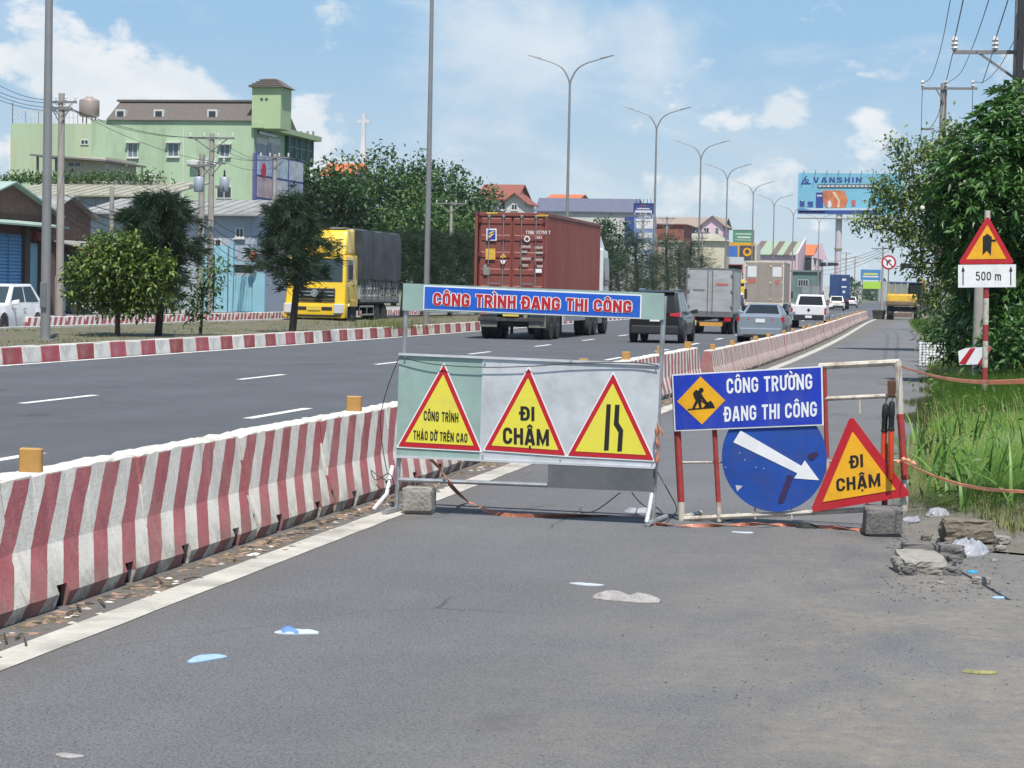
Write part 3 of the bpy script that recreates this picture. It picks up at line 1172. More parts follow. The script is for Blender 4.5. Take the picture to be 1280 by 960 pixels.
pipe(P1, (506.5, 357), (492.5, 641), 0.019, M_PIPE, st, 'post')
pipe(P1, (829, 370), (813.5, 656.5), 0.019, M_PIPE, st, 'post')
pipe(P1, (495, 600), (690, 607.5), 0.017, M_PIPE, st, 'crossbar')
pipe(P1, (500, 446), (826, 459), 0.015, M_PIPE, st, 'crossbar')
pipe(P1, (505, 372), (829, 384), 0.015, M_PIPE, st, 'crossbar')
pipe(P1, (495, 570), (818, 583), 0.015, M_PIPE, st, 'crossbar')
u0, u1 = P1.uv(492.5, 641)[0], P1.uv(813.5, 656.5)[0]
for u, d0, d1 in ((u0, -0.22, 0.45), (u1, -0.10, 0.50)):
    MB().cyl((u, d0, 0.022), (u, d1, 0.022), 0.021, 8).build('foot', M_PIPE, st, smooth=True)
MB().tube([(u0 - 0.03, 0.03, 0.36), (u0 - 0.04, -0.06, 0.15), (u0 - 0.13, -0.10, 0.03)], 0.016, 8).build('stay', M_WPLASTIC, st, smooth=True)
MB().tube([(u1, 0.05, 0.30), (u1 - 0.005, -0.03, 0.14), (u1 - 0.012, -0.09, 0.03)], 0.017, 8).build('stay', M_GALV, st, smooth=True)


def panel(pl, L, y0, y1, m, par, name, bevel=0.0, **kw):
    return MB().prism(pl.pts(L), y0, y1).build(name, m, par, bevel=bevel, **kw)


tb = panel(P1, [(503, 354), (829.5, 366.5), (829, 400), (502, 388)], 0.018, 0.026, M_GREENSHEET, st, 'top_board', label='pale green sheet metal board carrying a blue banner')
bl_ = panel(P1, [(529, 356.5), (801.5, 368.5), (800.5, 398.5), (528, 387)], 0.0150, 0.0178, M_SWHITE, tb, 'banner')
panel(P1, [(530.3, 358.2), (800, 370), (799.2, 396.8), (529.5, 385.6)], 0.0130, 0.0149, M_BLUE, tb, 'banner_face')
q = P1.pts([(541.5, 361.0), (789.5, 371.6), (789.0, 391.6), (541, 382.5)])
letter('CÔNG TRÌNH ĐANG THI CÔNG', q, 0.0112, M_SWHITE, 'lettering_outline', tb, extra=0.062, thin=1.15)
letter('CÔNG TRÌNH ĐANG THI CÔNG', q, 0.0085, M_SRED, 'lettering', tb, thin=1.15)
mbL = panel(P1, [(498, 442.6), (603.5, 447.5), (599.5, 574.5), (494, 570.6)], 0.018, 0.026, M_GREENSHEET, st, 'main_board', label='pale green sheet behind the leftmost triangle')
mbR = panel(P1, [(602.5, 447.4), (824.5, 456), (819, 584.7), (598.5, 574.4)], 0.014, 0.024, M_GALV, st, 'main_board', label='bare galvanised sheet behind two triangles')
panel(P1, [(685, 579.5), (819, 585), (817.5, 615), (684.5, 609.5)], 0.004, 0.012, M_RUBBER, st, 'lower_panel')
for L in ([(498, 442.6), (824.5, 456)], [(494, 570.6), (819, 584.7)]):
    p, q = P1.uv(*L[0]), P1.uv(*L[1])
    MB().bar((p[0], 0.008, p[1]), (q[0], 0.008, q[1]), 0.012, 0.018).build('board_edge', M_GALV, st)
for (px, py) in ((506, 447), (820, 460), (498, 566), (815, 580), (606, 452), (603, 570), (700, 575), (714, 451)):
    p = P1.uv(px, py)
    MB().disc(p, 0.007, -0.002, 0.006, 8).build('rivet', M_PIPE, st)


def tri_sign(pl, L, y, par, name, label, m_face, rim=0.80, r=0.02, edge=True):
    pts = pl.pts(L)
    if edge:
        o = MB().prism(round_poly(pts, 0.006), y, y + 0.0020).build(name, M_SWHITE, par, label=label)
        MB().prism(round_poly(shrink(pts, 0.955), 0.006), y - 0.0018, y - 0.0002).build('red_border', M_SRED, o)
    else:
        o = MB().prism(round_poly(pts, r), y, y + 0.006).build(name, M_SRED, par, label=label)
    MB().prism(round_poly(shrink(pts, rim), 0.004), y - 0.0040, y - 0.0021).build('face', m_face, o)
    return o


t1 = tri_sign(P1, [(554.5, 452.5), (602.6, 565.5), (494.6, 559.6)], 0.0105, st, 'triangle_sign', 'lemon triangle with two lines of small lettering', M_SYEL, 0.79)
letter('CÔNG TRÌNH', P1.pts([(529.5, 509.5), (573, 513.2), (572.6, 528.4), (529.3, 526)]), 0.0045, M_SBLACK, 'lettering', t1)
letter('THÁO DỠ TRÊN CAO', P1.pts([(516.5, 534.5), (584.2, 538.6), (584, 553.6), (516.3, 549.8)]), 0.0045, M_SBLACK, 'lettering', t1)
t2 = tri_sign(P1, [(660.6, 456.7), (708.6, 571.3), (602.8, 563.8)], 0.0070, st, 'triangle_sign', 'lemon triangle with two large words', M_SYEL, 0.79)
letter('ĐI', P1.pts([(648.6, 507.6), (668, 508.4), (668, 526.2), (648.6, 525.4)]), 0.001, M_SBLACK, 'lettering', t2, thin=1.1)
letter('CHẬM', P1.pts([(628.6, 528.4), (686.2, 531), (686.2, 562), (628.6, 559)]), 0.001, M_SBLACK, 'lettering', t2, thin=1.1)
t3 = tri_sign(P1, [(766.3, 463.8), (819.2, 577.2), (707, 571.2)], 0.0070, st, 'triangle_sign', 'lemon triangle with a road narrowing symbol', M_SYEL, 0.79)
z1 = lambda x, y: (480 + x * 0.28125, 340 + y * 0.28125)
for L in ([(989, 588), (1008, 588), (998, 793), (977, 793)], [(1027, 590), (1047, 590), (1043, 670), (1063, 702), (1057, 797), (1036, 797), (1042, 712), (1021, 678)]):
    panel(P1, [z1(*p) for p in L], 0.0010, 0.0028, M_SBLACK, t3, 'narrowing_bar')

# concrete weight under the left post, wires and tape
c = G(520, 640)
b = MB().box((0, 0, 0.105), (0.245, 0.22, 0.21))
blk = b.build('concrete_weight', M_CONC, bevel=0.035, seg=2, jitter=0.005)
blk.location = (P1.o.x + 0.16, P1.o.y + 0.03, 0)
blk.rotation_euler = (0, 0, 0.06)
tag(blk, 'rounded grey concrete block at the foot of the triangle sign stand', 'concrete block')


def ribbon3(path, w, m, name, par=None, twist=0.0, vertical=True):
    """flat tape along a path, a thin double-sided strip with real thickness"""
    P = [Vector(p) for p in path]
    b = MB()
    vs = []
    for i, p in enumerate(P):
        t = (P[min(i + 1, len(P) - 1)] - P[max(i - 1, 0)]).normalized()
        side = Vector((0, 0, 1)) if vertical else t.cross(Vector((0, 0, 1))).normalized()
        side = Matrix.Rotation(twist * i + random.uniform(-.15, .15) * (twist != 0), 3, t) @ side
        nr = t.cross(side).normalized() * 0.002
        ww = w[i] if isinstance(w, (list, tuple)) else w
        vs += [p + side * ww / 2 + nr, p - side * ww / 2 + nr, p - side * ww / 2 - nr, p + side * ww / 2 - nr]
    n = len(P)
    fs = [(i * 4 + j, (i + 1) * 4 + j, (i + 1) * 4 + (j + 1) % 4, i * 4 + (j + 1) % 4) for i in range(n - 1) for j in range(4)]
    fs += [(3, 2, 1, 0), tuple((n - 1) * 4 + j for j in range(4))]
    b.add(vs, fs)
    return b.build(name, m, par)


def smooth_path(P, n=6):
    P = [Vector(p) for p in P]
    out = []
    for i in range(len(P) - 1):
        p0, p1, p2, p3 = P[max(i - 1, 0)], P[i], P[i + 1], P[min(i + 2, len(P) - 1)]
        for k in range(n):
            t = k / n
            out.append(0.5 * ((2 * p1) + (-p0 + p2) * t + (2 * p0 - 5 * p1 + 4 * p2 - p3) * t * t + (-p0 + 3 * p1 - 3 * p2 + p3) * t ** 3))
    out.append(P[-1])
    return out


def L1(px, py, off=0.0):
    u, v = P1.uv(px, py, off)
    p = P1.o + P1.u * u + P1.n * off
    return Vector((p.x, p.y, v))


g = lambda x, y, z=0.012: G(x, y, z)
tp = ribbon3(smooth_path([L1(530, 566, 0.09), L1(552, 588, 0.07), L1(563, 606, 0.04), g(585, 627), g(610, 639), g(640, 644.5), g(690, 645), g(735, 644.5), g(790, 645), g(815, 648)], 5), 0.035, M_TAPED, 'barrier_tape', twist=0.12)
tag(tp, 'brownish orange tape sagging from the crossbar and lying under the triangle sign stand', 'tape')
tp = ribbon3(smooth_path([g(818, 655), g(850, 657), g(890, 657), g(920, 656), g(945, 655, .03), g(975, 656), g(1000, 657), g(1030, 659), g(1060, 661), g(1082, 663)], 5), 0.03, M_TAPED, 'barrier_tape', twist=0.35)
tag(tp, 'crumpled brown tape along the ground under the round blue arrow sign', 'tape')


def wire(path, r, name, label, m=None, n=5):
    o = MB().tube(smooth_path(path, 6), r, n).build(name, m or M_CABLE, smooth=True)
    return tag(o, label, 'cable')


wire([L1(499, 446, -0.01), L1(540, 455, -0.012), L1(600, 459, -0.012), L1(660, 458, -0.012), L1(720, 454, -0.012), L1(790, 453, -0.012), L1(823, 457, -0.012)], 0.0035, 'black_wire', 'thin black wire slung across the top of the three triangles')
wire([L1(499, 447, -0.01), L1(486, 480, -0.02), L1(476, 520, 0), L1(478, 556, 0), L1(484, 590, 0), L1(489, 600, -0.03)], 0.0035, 'black_wire', 'black wire hanging from the triangle stand in front of the barrier')
wire([L1(488, 603, -0.03), L1(473, 595, -0.05), L1(464, 588, -0.04), L1(470, 600, -0.06), L1(486, 592, -0.05), L1(492, 606, -0.05), L1(480, 612, -0.05), L1(470, 606, -0.04)], 0.004, 'black_wire', 'tangled knot of black wire tied to the stand post')
wire([g(726, 641), g(745, 638, .03), L1(775, 616, .05)], 0.0045, 'black_cable', 'black cable arching below the dark panel toward the ground')
wire([L1(790, 616, .05), g(800, 628, .08), g(818, 641, .02), g(830, 646), g(824, 637, .03), g(815, 630, .1)], 0.0045, 'black_cable', 'loop of black cable beside the right foot of the triangle stand')
wire([L1(822, 590, .05), L1(836, 615, .03), g(846, 636, .02), g(838, 647), g(820, 646)], 0.0045, 'black_cable', 'black cable dropping between the two sign stands')
rg = MB().tube(smooth_path([L1(822, 535, -.03), L1(820, 548, -.04), L1(823, 560, -.03), L1(821, 578, -.04)], 5), [0.012 + 0.006 * math.sin(i) for i in range(16)], 6).build('knotted_rag', M_TAPED, smooth=True)
tag(rg, 'brown strip of tape knotted round the right post of the triangle stand', 'tape')
rg = ribbon3([L1(821, 530, -.04), L1(825, 538, -.06), L1(829, 544, -.07)], 0.04, M_TAPE, 'tape_end', twist=0.2)
tag(rg, 'bright orange tape end poking out from the triangle stand post', 'tape')

# ---- stand with the blue panel, the round arrow and the amber triangle
_o = G(850, 651)                            # its right end is propped up on a block
P2 = Plane((_o.x, _o.y), (_o.x + 1, _o.y - 0.20))
s2 = thing('sign_stand', 'red and white rusty pipe frame carrying a blue panel, round arrow sign and amber triangle', 'sign stand', (*P2.o, 0), P2.ang)
z3 = lambda x, y: (810 + x * 0.265625, 430 + y * 0.265625)


def pole2(a, m_, b, r=0.021, name='post', off=0.03):
    """a pipe red above, white below"""
    p, k, q = P2.uv(*a), P2.uv(*m_), P2.uv(*b)
    o = MB().cyl((p[0], off, p[1]), (k[0], off, k[1]), r, 10).build(name, M_RUSTRED, s2, smooth=True)
    MB().cyl((k[0], off, k[1]), (q[0], off, q[1]), r * 1.02, 10).build('white_end', M_RUSTWHITE, o, smooth=True)
    return o


pole2((841.5, 470), z3(150, 745), z3(152, 832), 0.027)
pole2((888, 470), z3(326, 745), z3(330, 838), 0.019)
pole2((1029, 460), z3(838, 540), z3(845, 790), 0.017)
pole2(z3(1108, 470), z3(1106, 765), z3(1108, 790), 0.022, off=0.05)
o = pole2(z3(1183, 330), z3(1205, 640), z3(1203, 785), 0.026)
pipe(P2, z3(1172, 80), z3(1183, 330), 0.026, M_RUSTWHITE, s2, 'post', off=0.03)
pipe(P2, z3(800, 106), z3(1180, 86), 0.024, M_RUSTWHITE, s2, 'crossbar', off=0.03)
pipe(P2, z3(826, 259), z3(1172, 243), 0.017, M_RUSTWHITE, s2, 'crossbar', off=0.03)
pipe(P2, z3(120, 560), z3(1195, 552), 0.009, M_RUSTWHITE, s2, 'crossbar', off=0.05)
pipe(P2, z3(150, 826), z3(1205, 772), 0.020, M_RUSTWHITE, s2, 'bottom_rail', off=0.03)
for x, y in ((500, 765), (672, 765), (992, 265), (1028, 735)):
    pipe(P2, z3(x, y), z3(x + 2, y + 60), 0.008, M_RUSTWHITE, s2, 'bracket', off=0.02)
p = P2.uv(*z3(1145, 210))
MB().box((p[0], 0.0, p[1]), (0.05, 0.04, 0.12)).build('rusty_bracket', mat('rust', (0.10, 0.045, 0.025), 0.9, var=0.3), s2, bevel=0.008, jitter=0.006)
for s in (0, 1):
    u = P2.uv(*z3(152, 826))[0] if s == 0 else P2.uv(*z3(330, 830))[0]
    MB().cyl((u, 0.03, 0.02), (u, 0.50, 0.02), 0.02, 8).build('foot', M_RUSTWHITE, s2, smooth=True)
BQ = [(840.5, 468), (1028.3, 457.4), (1030, 531.5), (843.7, 539)]
bp_ = panel(P2, BQ, -0.012, -0.004, M_SWHITE, s2, 'blue_panel', label='blue panel with two lines of white lettering and an amber diamond')
panel(P2, [(842.2, 469.6), (1026.6, 459.2), (1028.3, 529.8), (845.3, 537.2)], -0.0142, -0.0122, M_BLUE2, bp_, 'panel_face')
letter('CÔNG TRƯỜNG', P2.pts([(908.6, 467.6), (1015.8, 461.2), (1016.2, 487), (909.2, 492.8)]), -0.0160, M_SWHITE, 'lettering', bp_, thin=1.0)
letter('ĐANG THI CÔNG', P2.pts([(904.6, 503.2), (1021.8, 496.2), (1021.8, 520.8), (905, 527.6)]), -0.0160, M_SWHITE, 'lettering', bp_, thin=1.0)
dm = panel(P2, [z3(140, 270), z3(250, 153), z3(366, 265), z3(257, 378)], -0.0165, -0.0145, M_SAMB, bp_, 'amber_diamond')
wk = [[(215, 232), (228, 215), (250, 222), (262, 245), (278, 268), (290, 278), (284, 283), (264, 268), (252, 256), (256, 300), (246, 302), (238, 274), (222, 306), (211, 302), (228, 265), (220, 250)],
      [(190, 305), (318, 294), (318, 300), (190, 311)], [(262, 300), (276, 282), (298, 265), (310, 280), (317, 297)], [(243, 262), (247, 258), (296, 292), (292, 296)]]
for L in wk:
    panel(P2, [z3(*p) for p in L], -0.0186, -0.0168, M_SBLACK, bp_, 'worker_symbol')
MB().disc(P2.uv(*z3(254, 217)), 0.019, -0.0186, -0.0168, 14).build('worker_symbol', M_SBLACK, bp_)
# round blue arrow sign
cu, cv = P2.uv(967.2, 572)
rr = (P2.uv(967.2 + 65.7, 572)[0] - P2.uv(967.2 - 65.7, 572)[0]) / 2
rs = MB().disc((cu, cv), rr, 0.000, 0.006, 56).build('round_sign', M_BLUE3, s2, label='round blue sign with a white arrow pointing down and right, smeared with red paint')
panel(P2, [z3(436, 407), z3(722, 574), z3(738, 548), z3(806, 641), z3(688, 632), z3(703, 608), z3(402, 462)], -0.0028, -0.0005, M_SWHITE, rs, 'arrow')
smear = mat('red_smear', (0.034, 0.014, 0.070), 0.6, var=0.3, vscale=20)
for L in ([(752, 520), (790, 508), (806, 514), (780, 545), (756, 540)], [(655, 616), (686, 620), (648, 722), (636, 745), (610, 752), (622, 716)]):
    pts = round_poly(P2.pts([z3(*p) for p in L]), 0.010, 4)
    pts = [(p[0] + random.uniform(-.004, .004), p[1] + random.uniform(-.004, .004)) for p in pts]
    MB().prism(pts, -0.0044, -0.0030).build('paint_smear', smear, rs)
for x, y in ((365, 580), (432, 512), (508, 580), (545, 586), (455, 545)):
    MB().disc(P2.uv(*z3(x, y)), 0.0045, -0.002, -0.0004, 7).build('scratch', M_GALV, rs)
panel(P2, [z3(412, 664), z3(446, 668), z3(420, 694)], -0.0024, -0.0005, M_GALV, rs, 'scratch')
# amber triangle
ta = tri_sign(P2, [(1064.5, 518.3), (1140.0, 619.5), (1013.0, 640.5)], -0.022, s2, 'triangle_sign', 'amber triangle with broad red border and two black words', M_SAMB, 0.72, 0.025, edge=False)
letter('ĐI', P2.pts([z3(948, 526), z3(1015, 516), z3(1017, 577), z3(950, 586)]), -0.0272, M_SBLACK, 'lettering', ta, thin=1.05)
letter('CHẬM', P2.pts([z3(888, 616), z3(1095, 588), z3(1099, 682), z3(892, 708)]), -0.0272, M_SBLACK, 'lettering', ta, thin=1.05)


# two signal batons hooked on the frame
def L2(px, py, off=0.0):
    u, v = P2.uv(px, py, off)
    p = P2.o + P2.u * u + P2.n * off
    return Vector((p.x, p.y, v))


for (a, m_, b, off, lab) in ((z3(1148, 268), z3(1144, 408), z3(1143, 640), -0.06, 'orange signal baton with black grip hanging in front of the amber triangle'),
                             (z3(1118, 280), z3(1112, 415), z3(1106, 560), 0.0, 'orange signal baton with black grip tucked behind the amber triangle')):
    A, Mi, B = L2(*a, off), L2(*m_, off), L2(*b, off)
    t = thing('signal_baton', lab, 'baton', B)
    A, Mi, B = A - B, Mi - B, B - B
    MB().tube([Mi.lerp(A, k) for k in (0, .08, .1, .5, .55, .92, 1)], [.026, .026, .022, .023, .026, .024, .012], 10).build('grip', M_SBLACK, t, smooth=True)
    MB().tube([B, B.lerp(Mi, .03), Mi], [.014, .020, .022], 10).build('light_tube', M_BATON, t, smooth=True)
    MB().tube([A, A + Vector((.01, .02, .04)), A + Vector((0, .05, .03))], .004, 5).build('strap', M_SBLACK, t)

c = G(1102, 671)
b = MB().box((0, 0, 0.100), (0.27, 0.36, 0.205))
blk = b.build('concrete_weight', M_CONCDK, bevel=0.03, seg=2, jitter=0.007)
blk.location = (c.x, c.y + 0.17, 0)
blk.rotation_euler = (0.02, 0, 0.10)
tag(blk, 'dark rough concrete block under the bottom rail below the amber triangle', 'concrete block')

# orange tapes running from the frame to the right
pA, pB = L2(1126, 458, 0.0), AY(1290, 476, 13.5)
tp = ribbon3([pA.lerp(pB, t) - Vector((0, 0, 0.05 * math.sin(PI * t))) for t in np.linspace(0, 1, 22)], [0.012 + 0.022 * t for t in np.linspace(0, 1, 22)], M_TAPE, 'barrier_tape', twist=0.03)
tag(tp, 'taut pale orange tape tied to the top corner of the rusty frame', 'tape')
pA, pB = L2(1128, 577, 0.0), AY(1292, 615, 13.2)
tp = ribbon3([pA.lerp(pB, t) - Vector((0, 0, 0.06 * math.sin(PI * t))) for t in np.linspace(0, 1, 22)], [0.010 + 0.024 * t for t in np.linspace(0, 1, 22)], M_TAPE, 'barrier_tape', twist=0.05)
tag(tp, 'lower orange tape knotted to the middle of the rusty frame post', 'tape')
kn = MB().tube(smooth_path([L2(1122, 578, -.03), L2(1130, 574, -.05), L2(1138, 577, -.06), L2(1146, 581, -.08)], 5), [.012 + .008 * math.sin(i * 1.7) for i in range(16)], 7).build('tape_knot', M_TAPE, smooth=True)
tag(kn, 'pale twisted tape knot on the rusty frame post', 'tape')

# ================================================================== 500 m sign post on the verge
YS5 = 38.0
z4 = lambda x, y: (1080 + x * 0.27100, 240 + y * 0.27083)
a5 = AY(*z4(566, 600), YS5)
PS = Plane((a5.x, YS5), (a5.x + 1, YS5))
s5 = thing('road_sign', 'amber warning triangle above a white 500 m plate on red and white post', 'road sign', (a5.x, YS5, 0))
top = PS.uv(*z4(570, 85))
zs = [0.0, 0.35, 0.62, 1.05, 1.32, 1.75, 2.05, 2.5, top[1]]
for i in range(len(zs) - 1):
    x0, x1 = top[0] * zs[i] / top[1], top[0] * zs[i + 1] / top[1]
    MB().cyl((x0, 0.05, zs[i]), (x1, 0.05, zs[i + 1]), 0.047, 12).build('post_band', M_RUSTWHITE if i % 2 == 0 or i == 7 else M_RUSTRED, s5, smooth=True)
tr = tri_sign(PS, [(1234.5, 268.8), (1268.5, 329.6), (1197.0, 330.4)], -0.01, s5, 'triangle_plate', None, M_SAMB, 0.70, 0.035, edge=False)
panel(PS, [z4(*p) for p in ((569, 192), (590, 208), (585, 293), (567, 270), (547, 291), (548, 208))], -0.018, -0.0145, M_SBLACK, tr, 'side_road_symbol')
panel(PS, [z4(*p) for p in ((587, 219), (608, 219), (608, 229), (587, 229))], -0.018, -0.0145, M_SBLACK, tr, 'side_road_symbol')
pl5 = panel(PS, [z4(434, 336), z4(701, 334), z4(700, 439), z4(434, 441)], -0.012, -0.006, M_SWHITE, s5, 'distance_plate')
letter('500 m', PS.pts([z4(516, 368), z4(632, 368), z4(632, 409), z4(516, 410)]), -0.0142, M_SBLACK, 'lettering', pl5, thin=0.78)
for x in (457, 677):
    panel(PS, [z4(x - 2.5, 360), z4(x + 2.5, 360), z4(x + 2.5, 430), z4(x - 2.5, 430)], -0.0146, -0.0122, M_SBLACK, pl5, 'arrow')
    panel(PS, [z4(x - 8, 366), z4(x, 342), z4(x + 8, 366)], -0.0168, -0.0148, M_SBLACK, pl5, 'arrow_head')
for z in (PS.uv(*z4(570, 300))[1], PS.uv(*z4(570, 390))[1]):
    MB().bx(top[0] - .07, top[0] + .07, -0.005, 0.11, z - .015, z + .015).build('clamp', M_PIPE, s5)
# chevron board on the same verge, leaning
ch = [(432, 738), (452, 722), (490, 716), (592, 714), (545, 800), (440, 796)]
Y6 = 42.0
a6 = AY(*z4(510, 800), Y6)
PC = Plane((a6.x, Y6), (a6.x + 1, Y6 - 0.25))
cb = thing('chevron_board', 'bent board with red and white diagonal stripes in front of the bushes', 'chevron board', (a6.x, Y6, 0), PC.ang)
panel(PC, [z4(*p) for p in ((434, 735), (470, 720), (588, 714), (586, 722), (545, 795), (440, 798))], 0.0, 0.012, M_SWHITE, cb, 'board')
for L in (((490, 722), (515, 720), (468, 796), (438, 792)), ((572, 716), (588, 715), (545, 795), (523, 797))):
    panel(PC, [z4(*p) for p in L], -0.004, -0.001, M_SRED, cb, 'stripe')
MB().cyl((PC.uv(*z4(560, 740))[0], 0.05, 0), (PC.uv(*z4(560, 740))[0], 0.05, 1.0), 0.03, 8).build('post', M_RUSTWHITE, cb)

# ================================================================== litter on the closed lane
M_CLOTH = mat('dirty_cloth', (0.27, 0.255, 0.245), 0.9, var=0.2, vscale=20, bump=0.6, bscale=40)
M_MASK = mat('mask_blue', (0.24, 0.36, 0.52), 0.8, var=0.1, vscale=20)
M_MASKW = mat('mask_white', (0.38, 0.42, 0.46), 0.8, var=0.1, vscale=20)
M_CRINK = mat('thin_white_bag', (0.42, 0.43, 0.47), 0.35, var=0.15, vscale=12, trans=0.35)
M_BLUEBIT = mat('blue_plastic', (0.03, 0.28, 0.55), 0.4, var=0.15)


def crumple(name, px, py, L, W, Hh, m, label, cat, rz=0.0, seed=0, n=24, k=10, pinch=None):
    """a limp sheet heaped on the ground: a closed thin surface with folds"""
    rnd = random.Random(seed)
    ph = [rnd.uniform(0, 6) for _ in range(6)]
    c = G(px, py)
    vt, vb = [], []
    for i in range(n):
        s = i / (n - 1)
        prof = math.sin(PI * min(1, max(0, s * 0.96 + 0.02))) ** 0.5
        if pinch:
            prof *= 1 - pinch * math.exp(-((s - 0.55) / 0.10) ** 2)
        for j in range(k):
            t = j / (k - 1) * 2 - 1
            x = (s - 0.5) * L + rnd.uniform(-1, 1) * L * 0.012
            y = t * W / 2 * prof + 0.15 * W * math.sin(5 * s + ph[0])
            q3 = Vector((s * L * 9 + ph[1], t * W * 9 + ph[2], seed))
            fold = 1 - abs(noise.noise(q3 * 0.8)) * 1.9 + 0.18 * noise.noise(q3 * 2.6)
            z = Hh * (1 - t * t) ** 0.6 * prof * max(0.12, 0.35 + 0.65 * fold) + 0.004
            vt.append((x, y, max(0.004, z)))
            vb.append((x, y, 0.001))
    N = n * k
    fs = [(i * k + j, (i + 1) * k + j, (i + 1) * k + j + 1, i * k + j + 1) for i in range(n - 1) for j in range(k - 1)]
    fb = [tuple(N + a for a in reversed(f)) for f in fs]
    rim = [i * k for i in range(n)] + [(n - 1) * k + j for j in range(1, k)] + [i * k + k - 1 for i in range(n - 2, -1, -1)] + [j for j in range(k - 2, 0, -1)]
    fr = [(rim[i], rim[(i + 1) % len(rim)], rim[(i + 1) % len(rim)] + N, rim[i] + N) for i in range(len(rim))]
    o = MB().add(vt + vb, fs + fb + fr).build(name, m, smooth='all')
    o.location = (c.x, c.y, 0)
    o.rotation_euler = (0, 0, rz)
    return tag(o, label, cat)


crumple('work_glove', 783, 751, 0.40, 0.13, 0.060, M_CLOTH, 'crumpled grey cloth glove lying on the closed lane', 'glove', -0.10, 3, 40, 15, 0.35)
crumple('paper_scrap', 733, 731, 0.21, 0.10, 0.008, M_MASKW, 'flat pale paper scrap behind the crumpled glove', 'paper', -0.05, 4)
crumple('face_mask', 371, 792, 0.22, 0.10, 0.022, M_MASKW, 'twisted white and blue face mask on the asphalt', 'face mask', 0.1, 5)
crumple('mask_fold', 362, 792, 0.09, 0.12, 0.035, mat('mask_strong_blue', (0.10, 0.20, 0.60), 0.8), 'strong blue fold of the twisted face mask', 'face mask', 0.5, 15)
crumple('face_mask', 257, 825, 0.24, 0.08, 0.022, M_MASK, 'light blue folded face mask near the barrier row', 'face mask', 1.05, 6)
crumple('paper_scrap', 87, 946, 0.11, 0.06, 0.012, M_CLOTH, 'small dirty white scrap of cloth on the bare asphalt', 'paper', 0.0, 7)
crumple('paper_scrap', 928, 666, 0.16, 0.10, 0.008, M_MASKW, 'flat pale scrap in front of the round blue sign stand', 'paper', 0.05, 8)
crumple('plastic_bag', 798, 641, 0.22, 0.12, 0.05, M_CRINK, 'crumpled white plastic bag at the triangle stand foot', 'bag', 0.0, 9)
crumple('plastic_bag', 1206, 692, 0.52, 0.28, 0.11, M_CRINK, 'crumpled white plastic bag against the broken kerb block', 'bag', 0.9, 10, 40, 22)
crumple('blue_scrap', 1216, 716, 0.07, 0.05, 0.03, M_BLUEBIT, 'bright blue scrap of plastic by the plastic bag', 'scrap', 0.2, 11)
crumple('face_mask', 1248, 748, 0.075, 0.06, 0.02, M_MASK, 'small pale blue scrap on the side road asphalt', 'scrap', -0.2, 12)
crumple('plastic_bag', 1140, 652, 0.14, 0.11, 0.05, M_CRINK, 'small white plastic bag in the grass beside the dark concrete block', 'bag', 0.6, 13)
crumple('plastic_bag', 1172, 645, 0.18, 0.15, 0.07, M_CRINK, 'white plastic bag on the grass edge behind the broken kerb', 'bag', 1.2, 14)
crumple('dry_grass_clump', 1225, 842, 0.16, 0.05, 0.02, mat('dry_grass', (0.20, 0.19, 0.08), 0.9, var=0.4, vscale=30), 'small clump of dry grass dropped on the side road', 'grass clump', 0.1, 16)
crumple('dark_rag', 1008, 660, 0.17, 0.07, 0.035, M_SBLACK, 'black rag lying on the tape below the amber triangle', 'rag', -0.1, 17)


def chunk(name, px, py, d, m, label, rz, seed, tilt=0.0, sink=0.02):
    random.seed(seed)
    me = MB().box((0, 0, 0), (2, 2, 2)).mesh(name, m)
    bm = bmesh.new()
    bm.from_mesh(me)
    bmesh.ops.subdivide_edges(bm, edges=bm.edges, cuts=7, use_grid_fill=True)
    off = Vector((seed * 3.7, seed * 1.9, seed))
    for v in bm.verts:
        p = v.co.copy()
        rnd_ = p.lerp(p.normalized() * 1.25, 0.30)          # knocked-off corners
        rnd_ += noise.noise_vector(p * 1.3 + off) * 0.20 + noise.noise_vector(p * 4.0 + off) * 0.07
        v.co = Vector((rnd_.x * d[0] / 2, rnd_.y * d[1] / 2, rnd_.z * d[2] / 2 + d[2] / 2 - sink))
    bm.to_mesh(me)
    bm.free()
    o = put(name, me)
    c = G(px, py)
    o.location = (c.x, c.y + d[1] / 2, 0)
    o.rotation_euler = (tilt, 0.03, rz)
    return tag(o, label, 'concrete block')


chunk('concrete_chunk', 1148, 718, (0.30, 0.30, 0.13), M_CONC, 'broken slab of rough pale concrete at the road edge', 0.25, 1, 0.16)
chunk('concrete_chunk', 1180, 719, (0.20, 0.12, 0.07), M_CONCDK, 'low dark piece of rubble beside the broken slab', -0.2, 2)
chunk('concrete_chunk', 1165, 698, (0.40, 0.16, 0.11), M_CONCDK, 'long dark kerb block behind the broken slab', 0.05, 3)
chunk('concrete_chunk', 1208, 678, (0.36, 0.30, 0.17), mat('earthy_concrete', (0.165, 0.135, 0.105), 0.95, var=0.35, vscale=8, bump=1.0, bscale=24, dirt=(.07, .06, .045), dirt_amt=.8, dscale=4), 'old brown kerb block half in the grass', 0.15, 4, -0.05)
for k_ in range(22):
    px_, py_ = random.uniform(1125, 1262), random.uniform(668, 735)
    w_ = random.uniform(.04, .11)
    chunk('rubble_stone', px_, py_, (w_, w_ * .8, w_ * .55), M_CONC if k_ % 2 else M_CONCDK, 'small broken concrete stone scattered around the slabs at the road edge', random.uniform(0, 3), 60 + k_, sink=.008)['group'] = 'small rubble stones'
random.seed(21)

